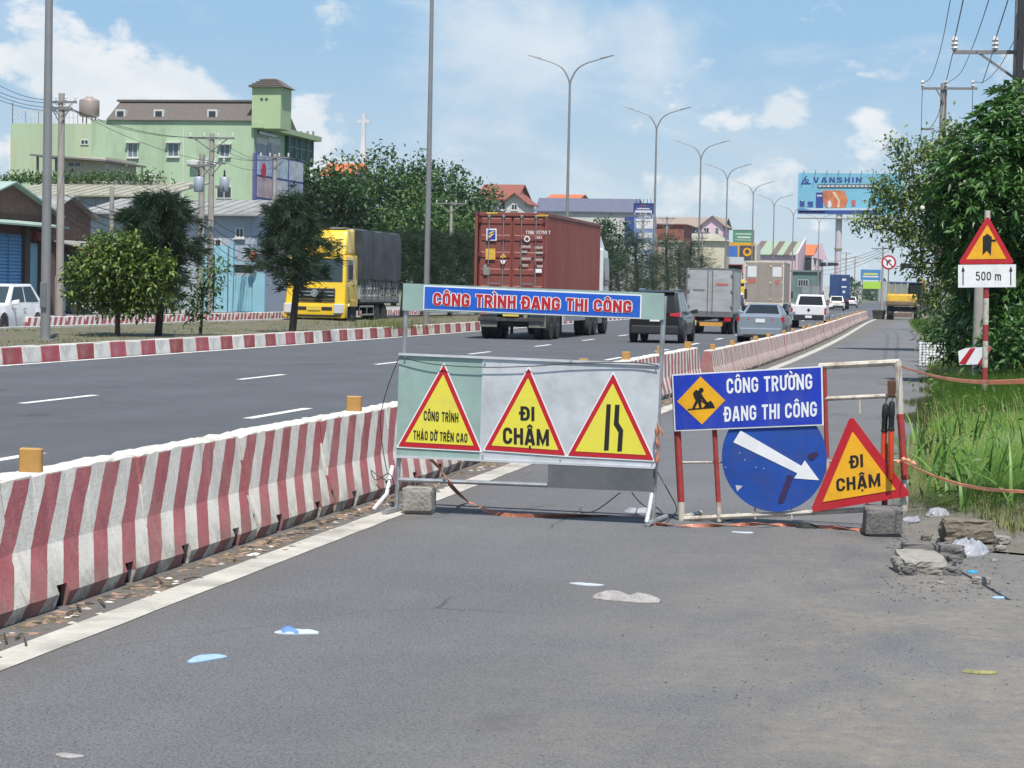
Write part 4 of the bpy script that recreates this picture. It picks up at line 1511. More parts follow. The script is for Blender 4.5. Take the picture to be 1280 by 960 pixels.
# gravel, grit and leaf litter that nobody could count
def scatter(name, N, fx, fy, size, m, kind='stuff', flat=0.5, z0=0.0):
    V, F_ = [], []
    for i in range(N):
        x, y = fx(i), fy(i)
        s = random.uniform(*size) * (0.6 + 0.4 * random.random())
        k = len(V)
        a0 = random.uniform(0, 6.28)
        tip = (x + random.uniform(-.3, .3) * s, y + random.uniform(-.3, .3) * s, z0 + s * flat)
        for j in range(4):
            q = s * random.uniform(0.5, 1.0)
            V.append((x + q * math.cos(a0 + j * 1.57), y + q * math.sin(a0 + j * 1.57), z0 + 0.0015 + (s * flat * 0.25 if flat < 0.2 else 0) * random.random()))
        V.append(tip)
        for j in range(4):
            F_.append((k + j, k + (j + 1) % 4, k + 4))
    return np_mesh(name, V, F_, m, None, kind)


M_GRIT = mat('grit', (0.115, 0.108, 0.10), 0.95, var=0, island=0.7)
M_TWIG = mat('twig_bark', (.07, .05, .035), .9, var=.2)
M_LITTER = mat('leaf_litter', (0.160, 0.120, 0.075), 0.9, var=0, island=0.85, objvar=0)
M_LITTERW = mat('paper_litter', (0.52, 0.50, 0.46), 0.9, var=0, island=0.35)
heap = [random.uniform(7, 40) for _ in range(46)] + [16.6, 16.9, 17.2, 15.9]
ly = [random.gauss(random.choice(heap), 0.22) if random.random() < .72 else random.uniform(7, 40) for _ in range(2400)]
o = scatter('leaf_litter', 2400, lambda i: -4.62 + abs(random.gauss(0, 0.11)), lambda i: ly[i], (0.010, 0.062), M_LITTER, flat=0.22)
o['label'] = 'dry leaves and dirt collected along the barrier foot'
for k in range(26):
    y = random.uniform(8.5, 19)
    x = -4.55 + abs(random.gauss(0, .1))
    a_ = random.uniform(-.6, .6) + PI / 2
    L_ = random.uniform(.12, .34)
    tw = MB().tube([(x, y, .012), (x + math.cos(a_) * L_ * .5, y + math.sin(a_) * L_ * .5, .02), (x + math.cos(a_) * L_, y + math.sin(a_) * L_, .01)], [.006, .005, .002], 5).build('twig', M_TWIG)
    tag(tw, 'dry brown twig in the litter at the barrier foot', 'twig', 'twigs in the litter')
ly2 = [random.uniform(8, 34) for _ in range(130)]
o = scatter('paper_litter', 130, lambda i: -4.56 + abs(random.gauss(0, 0.11)), lambda i: ly2[i], (0.02, 0.06), M_LITTERW, flat=0.22)
o['label'] = 'scraps of paper and plastic collected along the barrier foot'
o = scatter('grit', 900, lambda i: random.gauss(-0.55, 0.55), lambda i: random.uniform(9.5, 17.5), (0.004, 0.014), M_GRIT)
o['label'] = 'loose grit at the road edge'
o = scatter('gravel', 1100, lambda i: -0.45 + abs(random.gauss(0, .55)), lambda i: random.uniform(13.2, 19), (0.005, 0.022), M_GRIT)
o['label'] = 'loose gravel beside the broken slabs'
o = scatter('grit', 1700, lambda i: random.uniform(-4.1, -0.5), lambda i: 8.2 + 24 * random.random() ** 1.6, (0.003, 0.009), M_GRIT)
o['label'] = 'specks of grit on the closed lane'

# ================================================================== vehicles
M_GLASS = mat('car_glass', (0.016, 0.019, 0.021), 0.10, var=0, spec=0.35)
M_GLASSB = mat('windscreen_glass', (0.035, 0.050, 0.055), 0.08, var=0, spec=0.5)
M_TYRE = mat('tyre_rubber', (0.022, 0.022, 0.023), 0.9, var=0.25, vscale=9, dirt=(0.10, 0.09, 0.08), dirt_amt=0.5)
M_RIM = mat('rim_alloy', (0.36, 0.36, 0.37), 0.35, 0.8, var=0.1)
M_RIMDK = mat('rim_dark', (0.05, 0.05, 0.052), 0.5, 0.4, var=0.1)
M_BLKPL = mat('black_trim', (0.020, 0.020, 0.022), 0.55, var=0.15)
M_TAIL = mat('tail_light', (0.38, 0.010, 0.016), 0.2, var=0.05, coat=0.6)
M_HEAD = mat('head_light', (0.62, 0.64, 0.66), 0.12, 0.3, var=0, coat=0.8)
M_PLATE = mat('number_plate', (0.66, 0.66, 0.64), 0.5, var=0.05)
M_PLATEY = mat('yellow_plate', (0.62, 0.45, 0.06), 0.5, var=0.05)
M_CHROME = mat('chrome', (0.62, 0.63, 0.64), 0.18, 0.95, var=0)
M_CHASSIS = mat('chassis_dark', (0.035, 0.034, 0.033), 0.8, var=0.3, vscale=6, dirt=(0.13, 0.115, 0.095), dirt_amt=0.7)


def paint(name, col, metal=0.0, rough=0.32):
    return mat('paint_' + name, col, rough, metal, var=0.04, vscale=2, coat=0.5, dirt=tuple(c * 0.7 + 0.05 for c in col), dirt_amt=0.35, dscale=1.5)


def wheel(par, x, y, r, w, rim=M_RIM, dual=False):
    s = 1 if x > 0 else -1
    t = MB().lathe([(r * 0.60, -w / 2), (r * 0.93, -w / 2), (r, -w * 0.36), (r, w * 0.36), (r * 0.93, w / 2), (r * 0.60, w / 2)], 22, 'x', (x - s * w / 2, y, r)).build('wheel', M_TYRE, par, smooth=True)
    b = MB().lathe([(r * 0.62, -0.02), (r * 0.62, 0.02), (r * 0.5, 0.028), (r * 0.18, 0.012), (r * 0.1, 0.035), (0.01, 0.035)] if s > 0 else [(r * 0.62, 0.02), (r * 0.62, -0.02), (r * 0.5, -0.028), (r * 0.18, -0.012), (r * 0.1, -0.035), (0.01, -0.035)], 18, 'x', (x - s * 0.03, y, r))
    b.build('rim', rim, t, smooth=True)
    if dual:
        MB().lathe([(r * 0.60, -w / 2), (r * 0.93, -w / 2), (r, -w * 0.36), (r, w * 0.36), (r * 0.93, w / 2), (r * 0.60, w / 2)], 22, 'x', (x - s * (w * 1.5 + 0.05), y, r)).build('wheel', M_TYRE, par, smooth=True)
    return t


def pane(par, q, m, name, ins=(0.06, 0.06, 0.06, 0.06), out=0.008, th=0.006):
    """a window standing proud of a four-sided face; q goes round counter-clockwise seen from outside; insets: start, end, bottom, top"""
    A, B, C_, D = [Vector(p) for p in q]
    nrm = (B - A).cross(D - A).normalized()

    def at(s, t):
        return A.lerp(B, s).lerp(D.lerp(C_, s), t)
    l, r, bt, tp = ins
    P = [at(l, bt), at(1 - r, bt), at(1 - r, 1 - tp), at(l, 1 - tp)]
    b = MB()
    lo = [p + nrm * (out - th) for p in P]
    hi = [p + nrm * out for p in P]
    b.add(lo + hi, [(3, 2, 1, 0), (4, 5, 6, 7), (0, 1, 5, 4), (1, 2, 6, 5), (2, 3, 7, 6), (3, 0, 4, 7)])
    return b.build(name, m, par)


def car_body(L, W, prof, wheels, wr, m, par, low=0.22, name='body'):
    """lofted lower body. prof(y) -> (belt height, half width factor); arches cut over the wheels"""
    ys = set(np.linspace(-L / 2, L / 2, 25))
    for wy in wheels:
        for a in np.linspace(-1, 1, 13):
            ys.add(wy + a * (wr + 0.06))
    ys = sorted(y for y in ys if -L / 2 - 1e-6 <= y <= L / 2 + 1e-6)
    R = wr + 0.06
    vs, k = [], 0
    for y in ys:
        zt, f = prof(y)
        hw = W / 2 * f
        za = low
        for wy in wheels:
            d = abs(y - wy)
            if d < R:
                za = max(za, wr + math.sqrt(R * R - d * d) - 0.01)
        zmid = max(za + 0.02, low + (zt - low) * 0.62)
        half = [(0.0, low), (hw - 0.24, low), (hw - 0.24, za), (hw * 0.985, za), (hw, max(za + 0.01, low + (zt - low) * 0.35)), (hw * 0.995, zmid), (hw * 0.93, zt - 0.015), (hw * 0.80, zt), (0.0, zt + 0.012)]
        vs += [(x, y, z) for x, z in half] + [(-x, y, z) for x, z in reversed(half[1:-1])]
        k = len(half) * 2 - 2
    n = len(ys)
    fs = [(i * k + j, i * k + (j + 1) % k, (i + 1) * k + (j + 1) % k, (i + 1) * k + j) for i in range(n - 1) for j in range(k)]
    fs += [tuple(range(k - 1, -1, -1)), tuple((n - 1) * k + j for j in range(k))]
    b = MB().add(vs, fs)
    me = b.mesh(name, m, smooth=True)
    bm = bmesh.new()
    bm.from_mesh(me)
    bmesh.ops.recalc_face_normals(bm, faces=bm.faces)
    bm.to_mesh(me)
    bm.free()
    return put(name, me, par)


def car(name, label, loc, rz, col, kind='suv', L=4.6, W=1.86, Ht=1.70, group=None, plate=M_PLATE, rim=M_RIM, lights_on=False):
    """front towards +y"""
    t = thing(name, label, 'car', loc, rz, group)
    wr = {'suv': 0.37, 'sedan': 0.32, 'pickup': 0.40, 'hatch': 0.34}[kind]
    low = {'suv': 0.30, 'sedan': 0.22, 'pickup': 0.42, 'hatch': 0.26}[kind]
    belt = {'suv': 1.02, 'sedan': 0.98, 'pickup': 1.12, 'hatch': 0.98}[kind]
    wy = (-L * 0.30, L * 0.31)
    hl = L / 2

    def prof(y):
        s = y / hl
        f = 1 - 0.10 * max(0, abs(s) - 0.80) / 0.20
        z = belt
        if s > 0.42:                         # bonnet
            z = belt - (s - 0.42) * (0.22 if kind != 'pickup' else 0.10)
        if s > 0.94:
            z -= (s - 0.94) * 3.2
        if s < -0.95:
            z += (-0.95 - s) * (-2.2)
        if kind == 'sedan' and s < -0.62:
            z += 0.05
        return z, f
    body = car_body(L, W, prof, wy, wr, col, t, low)
    # cabin
    hw0, hw1 = W / 2 * 0.90, W / 2 * (0.64 if kind == 'sedan' else 0.72)
    yb = {'suv': (-hl * 0.97, hl * 0.40), 'sedan': (-hl * 0.66, hl * 0.36), 'pickup': (-hl * 0.18, hl * 0.48), 'hatch': (-hl * 0.93, hl * 0.40)}[kind]
    yt = {'suv': (-hl * 0.83, hl * 0.05), 'sedan': (-hl * 0.28, hl * 0.06), 'pickup': (-hl * 0.10, hl * 0.17), 'hatch': (-hl * 0.62, hl * 0.05)}[kind]
    zb, zt = belt - 0.03, Ht - 0.02
    B = [(-hw0, yb[0], zb), (hw0, yb[0], zb), (hw0, yb[1], zb), (-hw0, yb[1], zb)]
    T = [(-hw1, yt[0], zt), (hw1, yt[0], zt), (hw1, yt[1], zt - 0.03), (-hw1, yt[1], zt - 0.03)]
    cab = MB().hexa(B, T).build('cabin', col, t, smooth=True, bevel=0.12 if kind == 'sedan' else 0.06, seg=4)
    pane(cab, (B[0], B[1], T[1], T[0]), M_GLASS, 'rear_window', (0.09, 0.09, 0.18, 0.14), 0.010)
    pane(cab, (B[2], B[3], T[3], T[2]), M_GLASSB, 'windscreen', (0.07, 0.07, 0.10, 0.10), 0.010)
    spl = {'suv': ((.10, .36), (.40, .66), (.70, .96)), 'sedan': ((.10, .50), (.55, .94)), 'pickup': ((.08, .46), (.54, .94)), 'hatch': ((.12, .50), (.54, .94))}[kind]
    for sd in (0, 1):
        q = (B[1], B[2], T[2], T[1]) if sd == 0 else (B[3], B[0], T[0], T[3])
        for a, e in spl:
            if sd:
                a, e = 1 - e, 1 - a
            pane(cab, q, M_GLASS, 'side_window', (a, 1 - e, 0.14, 0.12), 0.008)
    for y in wy:
        for s in (-1, 1):
            wheel(t, s * (W / 2 + 0.005), y, wr, 0.23, rim)
    for s in (-1, 1):
        # tail lights
        if kind == 'sedan':
            MB().hexa([(s * .40, -hl - .012, .80), (s * .86, -hl + .06, .76), (s * .88, -hl + .20, .76), (s * .40, -hl + .15, .80)], [(s * .40, -hl + .004, .90), (s * .84, -hl + .06, .93), (s * .86, -hl + .22, .93), (s * .40, -hl + .17, .90)]).build('tail_light', M_TAIL, t, bevel=.01)
        elif kind == 'pickup':
            MB().bx(s * .86 - .07, s * .86 + .05, -hl - .012, -hl + .14, .72, 1.06).build('tail_light', M_TAIL, t, bevel=.02)
        else:
            MB().hexa([(s * .50, -hl - .014, .93), (s * .88, -hl + .03, .90), (s * .90, -hl + .22, .90), (s * .5, -hl + .1, .93)], [(s * .50, -hl + .01, 1.01), (s * .84, -hl + .04, 1.05), (s * .86, -hl + .22, 1.05), (s * .5, -hl + .12, 1.01)]).build('tail_light', M_TAIL, t, bevel=.01)
            MB().bx(s * .62 - .12, s * .62 + .12, -hl - .02, -hl + .05, .48, .53).build('reflector', M_TAIL, t)
        MB().hexa([(s * .50, hl - .10, .62), (s * .86, hl - .26, .62), (s * .86, hl - .06, .62), (s * .50, hl + .01, .62)], [(s * .50, hl - .12, .78), (s * .84, hl - .30, .80), (s * .85, hl - .10, .80), (s * .50, hl - .01, .78)]).build('headlight', M_HEAD if not lights_on else mat('lit_lamp', (.9, .9, .9), .3, var=0, emit=(1, .97, .9), estr=3.0), t, bevel=.012)
        m_ = MB().hexa([(s * W / 2 * 0.96, hl * .30, belt - .02), (s * (W / 2 + .20), hl * .30, belt), (s * (W / 2 + .20), hl * .30 + .10, belt), (s * W / 2 * .96, hl * .30 + .10, belt - .02)], [(s * W / 2 * 0.96, hl * .30, belt + .10), (s * (W / 2 + .19), hl * .30, belt + .15), (s * (W / 2 + .19), hl * .30 + .09, belt + .15), (s * W / 2 * .96, hl * .30 + .09, belt + .10)])
        m_.build('mirror', col if kind != 'suv' else M_BLKPL, t, bevel=.02)
        for yy in ((-.10, .26) if kind != 'pickup' else (.0, .30)):
            MB().bx(s * (W / 2 + .004) - .012, s * (W / 2 + .004) + .012, hl * yy - .1, hl * yy + .1, belt - .17, belt - .135).build('door_handle', M_CHROME if kind != 'suv' else M_BLKPL, t)
        MB().bx(s * (W / 2 - .10) - .05, s * (W / 2 - .10) + .05, -L * .14, L * .15, low - .02, low + .07).build('sill', M_BLKPL, t)
        # seam of the doors
    MB().bx(-W * .43, W * .43, -hl - .055, -hl + .06, low + .02, low + .30).build('rear_bumper', M_BLKPL if kind in ('suv', 'hatch') else col if kind == 'sedan' else M_BLKPL, t, bevel=.04, seg=2)
    if kind == 'sedan':
        MB().bx(-W * .34, W * .34, -hl - .075, -hl + .05, low - .04, low + .09).build('diffuser', M_BLKPL, t, bevel=.02)
    MB().bx(-W * .44, W * .44, hl - .06, hl + .045, low, low + .26).build('front_bumper', col, t, bevel=.05, seg=2)
    MB().bx(-.42, .42, hl - .02, hl + .035, low + .28, low + .44).build('grille', M_BLKPL, t, bevel=.02)
    zp = {'suv': .74, 'sedan': .72, 'pickup': low + .12, 'hatch': .70}[kind]
    MB().bx(-.17, .17, -hl - (.068 if kind == 'pickup' else .016), -hl + .01, zp, zp + .13).build('number_plate', plate, t)
    if kind == 'pickup':
        MB().bx(-.80, .80, -hl + .06, -hl * .20, belt - .02, belt + .022).build('bed_floor', M_BLKPL, t)
        for s in (-1, 1):
            MB().bx(s * .86 - .06, s * .86 + .06, -hl + .02, -hl * .18, belt - .05, belt + .06).build('bed_rail', col, t, bevel=.015)
        MB().bx(-.86, .86, -hl - .004, -hl + .05, belt - .48, belt + .06).build('tailgate', col, t, bevel=.015)
        MB().lathe([(.075, 0), (.075, .02), (.03, .02)], 14, 'y', (0, -hl - .024, belt - .16)).build('badge', M_BLKPL, t)
    if kind == 'suv':
        MB().hexa([(-.62, yt[0] - .14, zt - .06), (.62, yt[0] - .14, zt - .06), (.64, yt[0] + .1, zt - .01), (-.64, yt[0] + .1, zt - .01)], [(-.62, yt[0] - .14, zt - .03), (.62, yt[0] - .14, zt - .03), (.64, yt[0] + .1, zt + .025), (-.64, yt[0] + .1, zt + .025)]).build('spoiler', col, t, bevel=.012)
        for s in (-1, 1):
            MB().tube([(s * .62, yt[0] + .1, zt + .02), (s * .62, yt[0] + .2, zt + .06), (s * .62, yt[1] - .3, zt + .05), (s * .62, yt[1] - .2, zt)], .018, 6).build('roof_rail', M_CHROME, t)
    for s in (-.35, .35):
        MB().cyl((s, -hl - .03, low + .02), (s, -hl + .2, low + .02), .035, 8).build('exhaust', M_CHASSIS, t)
    return t


def corrugated(x0, y0, y1, z0, z1, depth, pitch, sgn):
    """corrugated side wall in the plane x = x0, ribs upright"""
    n = int(round((y1 - y0) / pitch))
    prof = []
    for i in range(n):
        a = y0 + (y1 - y0) * i / n
        p = (y1 - y0) / n
        prof += [(a, 0), (a + p * .32, 0), (a + p * .5, depth), (a + p * .82, depth)]
    prof.append((y1, 0))
    b = MB()
    vs = []
    for y, d in prof:
        vs += [(x0 - sgn * d, y, z0), (x0 - sgn * d, y, z1)]
    b.add(vs, [(2 * i, 2 * i + 2, 2 * i + 3, 2 * i + 1) for i in range(len(prof) - 1)])
    return b


def container(par, W, L, H, z0, m, m_dk, y0=0.0, texts=None):
    """shipping container, doors at y0 facing -y"""
    hw = W / 2
    root = MB().bx(-hw + .05, hw - .05, y0 + .10, y0 + L - .03, z0 + .03, z0 + H - .03).build('container', m, par)
    for s in (-1, 1):
        corrugated(s * hw, y0 + .16, y0 + L - .12, z0 + .14, z0 + H - .12, .036, .28, s).build('side_wall', m, root)
        for z in (z0, z0 + H - .12):
            MB().bx(s * hw - .06, s * hw + .008, y0 + .01, y0 + L, z, z + .12).build('rail', m, root, bevel=.01)
        for y in (y0, y0 + L - .14):
            MB().bx(s * hw - .09, s * hw + .010, y, y + .14, z0, z0 + H).build('corner_post', m, root, bevel=.01)
            for z in (z0 - .004, z0 + H - .118):
                MB().bx(s * hw - .12, s * hw + .016, y - .006, y + .16, z, z + .122).build('corner_casting', m_dk, root, bevel=.012)
    MB().bx(-hw + .05, hw - .05, y0 + .005, y0 + .10, z0 + H - .13, z0 + H - .002).build('door_header', m, root, bevel=.01)
    MB().bx(-hw + .05, hw - .05, y0 + .005, y0 + .10, z0, z0 + .13).build('door_sill', m, root, bevel=.01)
    for s in (-1, 1):
        a, b = (.02, hw - .10) if s > 0 else (-hw + .10, -.02)
        d = MB().bx(a, b, y0 + .045, y0 + .10, z0 + .14, z0 + H - .14)
        door = d.build('door', m, root)
        nz = 5
        for k in range(nz):                  # horizontal pressed ribs
            zc = z0 + .30 + (H - .60) * k / (nz - 1)
            MB().hexa([(a + .04, y0 + .043, zc - .12), (b - .04, y0 + .043, zc - .12), (b - .04, y0 + .05, zc + .12), (a + .04, y0 + .05, zc + .12)],
                      [(a + .06, y0 + .018, zc - .08), (b - .06, y0 + .018, zc - .08), (b - .06, y0 + .018, zc + .08), (a + .06, y0 + .018, zc + .08)]).build('rib', m, door)
        for x in (a + (b - a) * .28, a + (b - a) * .74):
            MB().cyl((x, y0 - .005, z0 + .06), (x, y0 - .005, z0 + H - .06), .020, 8).build('locking_bar', M_RIM, door, smooth=True)
            for z in (z0 + .12, z0 + H * .38, z0 + H * .68, z0 + H - .14):
                MB().bx(x - .05, x + .05, y0 - .03, y0 + .03, z - .045, z + .045).build('bracket', m_dk if H * .2 < z - z0 < H * .9 else M_RIM, door, bevel=.008)
        xm = a + (b - a) * .5
        MB().bx(xm - .20, xm + .20, y0 - .022, y0 - .004, z0 + .47, z0 + .51).build('handle', M_RIM, door)
        for z in (z0 + .3, z0 + H * .5, z0 + H - .3):
            MB().bx(s * (hw - .10) - .05, s * (hw - .10) + .05, y0 - .01, y0 + .05, z - .06, z + .06).build('hinge', m_dk, door)
    return root


def truck_rear(t, W, zbed, y0, axles, r=0.50, w=0.26, flap=True):
    for y in axles:
        for s in (-1, 1):
            wheel(t, s * (W / 2 - .02), y, r, w, M_RIMDK if s < 0 else M_RIM, dual=True)
        MB().cyl((-W / 2 + .5, y, r), (W / 2 - .5, y, r), .09, 8).build('axle', M_CHASSIS, t)
    for s in (-1, 1):
        MB().bx(s * .45 - .06, s * .45 + .06, y0 + .2, y0 + 11 if W > 2.3 else y0 + 5, zbed - .32, zbed - .02).build('chassis_beam', M_CHASSIS, t)


# ---- container lorry
M_CRED = mat('container_red', (0.195, 0.050, 0.036), 0.55, var=0.10, vscale=1.2, dirt=(0.20, 0.085, 0.065), dirt_amt=0.6, dscale=1.2, stretch=(1, 1, 0.35))
M_CREDDK = mat('container_red_dark', (0.10, 0.026, 0.024), 0.6, var=0.2)
M_LOGOY = mat('logo_yellow', (0.70, 0.50, 0.05), 0.5, var=0)
M_LOGOB = mat('logo_blue', (0.015, 0.04, 0.30), 0.5, var=0)
xt, yt_ = -15.15, 77.0
tk = thing('container_lorry', 'lorry hauling a dark red shipping container with barred rear doors', 'truck', (xt, yt_, 0), 0.006)
CT = container(tk, 2.44, 12.19, 2.93, 1.44, M_CRED, M_CREDDK)
PT = Plane((xt, yt_), (xt + 1, yt_ + .006))


def decal(L, m, name, y=-.012, par=CT):
    return MB().prism(PT.pts(L), y - .004, y).build(name, m, par)


z5 = lambda x, y: (580 + x * 0.171875, 220 + y * 0.171875)
Q = lambda a, b, c, d: [z5(a, b), z5(c, b), z5(c, d), z5(a, d)]
decal(Q(163, 383, 238, 470), M_SWHITE, 'logo_plate')
decal(Q(172, 393, 230, 462), M_LOGOB, 'logo_field', -.018)
decal([z5(178, 418), z5(205, 402), z5(226, 402), z5(196, 420)], M_LOGOY, 'logo_wave', -.024)
decal([z5(176, 440), z5(200, 422), z5(224, 418), z5(186, 450)], M_LOGOY, 'logo_wave', -.024)
decal(Q(158, 528, 228, 608), mat('sticker_orange', (0.62, 0.36, 0.05), .5, var=.25, vscale=8), 'sticker')
decal([z5(262, 595), z5(308, 592), z5(286, 556)], M_SAMB, 'hazard_triangle')
decal([z5(262, 612), z5(306, 612), z5(284, 655)], M_SWHITE, 'marking_triangle')
decal(Q(142, 645, 188, 718), mat('sticker_grey', (0.22, 0.22, 0.18), .6, var=.2), 'data_plate')
decal(Q(520, 676, 566, 704), M_SWHITE, 'sticker')
letter('TTNU 117759 7', PT.pts(Q(450, 398, 628, 424)), -.014, M_SWHITE, 'lettering', CT, thin=.85)
letter('45G1', PT.pts(Q(516, 438, 566, 458)), -.014, M_SWHITE, 'lettering', CT, thin=.85)
o = MB().disc(PT.uv(*z5(459, 458)), .105, -.018, -.012, 18).build('round_mark', M_SWHITE, CT)
MB().disc(PT.uv(*z5(459, 458)), .065, -.022, -.019, 12).build('round_mark', M_CREDDK, CT)
for yy, wd in ((514, 66), (552, 40), (602, 68), (650, 46)):
    decal(Q(420, yy - 9, 420 + wd, yy + 8), mat('stencil_white', (0.36, 0.30, 0.28), .6, var=.5, vscale=30), 'stencilled_line')
    decal(Q(514, yy - 2, 574, yy + 14), _mats['stencil_white'], 'stencilled_line')
for k in range(6):
    decal([z5(165 + 13 * k, 276), z5(173 + 13 * k, 276), z5(180 + 13 * k, 262), z5(172 + 13 * k, 262)], M_LOGOY, 'height_mark', -.006)
    decal([z5(535 + 13 * k, 294), z5(543 + 13 * k, 294), z5(550 + 13 * k, 280), z5(542 + 13 * k, 280)], M_LOGOY, 'height_mark', -.006)
truck_rear(tk, 2.46, 1.36, 0, (1.35, 2.65), .51)
MB().bx(-1.15, 1.15, .05, .16, .62, .76).build('rear_bumper', M_CHASSIS, tk, bevel=.02)
for s in (-1, 1):
    MB().bx(s * .86 - .30, s * .86 + .30, .45, .48, .42, 1.10).build('mud_flap', mat('mud_flap', (.16, .155, .14), .8, var=.2), tk)
    MB().bx(s * .95 - .16, s * .95 + .16, .02, .08, .86, .98).build('tail_light', M_TAIL, tk)
MB().bx(-.28, .28, .02, .05, .80, .96).build('number_plate', M_PLATEY, tk)
M_CABW = paint('cab_white', (0.62, 0.64, 0.65))
cabp = MB().hexa([(-1.22, 13.1, .75), (1.22, 13.1, .75), (1.22, 15.1, .75), (-1.22, 15.1, .75)], [(-1.22, 13.1, 3.45), (1.22, 13.1, 3.45), (1.18, 14.75, 3.35), (-1.18, 14.75, 3.35)]).build('cab', M_CABW, tk, bevel=.10, seg=3)
pane(cabp, ((1.22, 13.1, 1.8), (1.22, 15.1, 1.8), (1.2, 14.8, 3.2), (1.2, 13.1, 3.2)), M_GLASS, 'side_window', (.2, .1, .1, .1), .02)
pane(cabp, ((1.22, 15.1, .75), (-1.22, 15.1, .75), (-1.18, 14.75, 3.35), (1.18, 14.75, 3.35)), M_GLASSB, 'windscreen', (.06, .06, .45, .12), .02)
MB().hexa([(-1.1, 13.1, 3.4), (1.1, 13.1, 3.4), (1.1, 14.5, 3.4), (-1.1, 14.5, 3.4)], [(-1.05, 13.1, 4.05), (1.05, 13.1, 4.05), (1.0, 13.6, 4.0), (-1.0, 13.6, 4.0)]).build('roof_fairing', M_CABW, cabp, bevel=.06)
for s in (-1, 1):
    MB().tube([(s * 1.2, 14.9, 2.1), (s * 1.5, 15.0, 2.2)], .02, 6).build('mirror_arm', M_BLKPL, cabp)
    MB().bx(s * 1.52 - .05, s * 1.52 + .08, 14.92, 15.1, 1.85, 2.5).build('mirror', M_BLKPL, cabp, bevel=.02)
    wheel(tk, s * 1.2, 14.3, .50, .28)
    for y in (10.2, 11.5):
        wheel(tk, s * 1.2, y, .50, .26, M_RIM, True)
    MB().bx(s * 1.02 - .20, s * 1.02 + .20, 11.0 + 1.3, 13.2, .45, 1.0).build('fuel_tank', M_CHROME, tk, bevel=.06, seg=2)
    MB().cyl((s * .9, 5.0, .1), (s * .9, 5.0, 1.1), .06, 8).build('landing_leg', M_CHASSIS, tk)
    MB().bx(s * 1.2 - .02, s * 1.2 + .02, 4.2, 8.8, .62, 1.0).build('side_guard', mat('side_guard', (.32, .32, .32), .5), tk)

# ---- cars
car('parked_car', 'black glossy sport utility car driving beside the grey box truck', (-10.18, 79.4, 0), 0.01, mat('paint_black', (0.009, 0.009, 0.010), 0.22, var=0.05, coat=0.15, spec=0.35, dirt=(.03, .03, .028), dirt_amt=.3), 'suv', 4.75, 1.88, 1.80)
car('sedan_car', 'silver blue sedan with red tail lights behind the tall pale container truck', (-7.02, 84.2, 0), 0.01, paint('silver_blue', (0.30, 0.34, 0.385), .5), 'sedan', 4.55, 1.74, 1.42)
car('pickup_truck', 'white pickup with dark rear bumper ahead of the silver blue sedan', (-7.75, 122, 0), 0.02, paint('white', (0.66, 0.66, 0.65)), 'pickup', 5.2, 1.85, 1.78)
car('sport_utility_car', 'white sport utility car with yellow plate in front of the blue container', (-13.75, 262, 0), 0.055, paint('white', (0.66, 0.66, 0.65)), 'suv', 4.4, 1.84, 1.66, plate=M_PLATEY)
car('hatchback_car', 'small white car on the far road under the blue and lime billboards', (-15.6, 338, 0), 0.02, paint('white', (0.66, 0.66, 0.65)), 'hatch', 4.2, 1.82, 1.60)
car('sport_utility_car', 'white crossover car on the opposite roadway beside the grey lamp post', (-29.2, 65.9, 0), PI + 0.03, paint('white', (0.66, 0.66, 0.65)), 'hatch', 4.5, 1.84, 1.62)
car('oncoming_car', 'oncoming car with lit headlights behind the dark red container lorry', (-28.9, 134, 0), PI, paint('grey', (0.12, 0.12, 0.125), .3), 'hatch', 4.4, 1.82, 1.55, lights_on=True)
car('oncoming_car', 'white car on the opposite roadway below the dark green shop front', (-27.5, 282, 0), PI, paint('white', (0.66, 0.66, 0.65)), 'suv', 4.5, 1.85, 1.7)


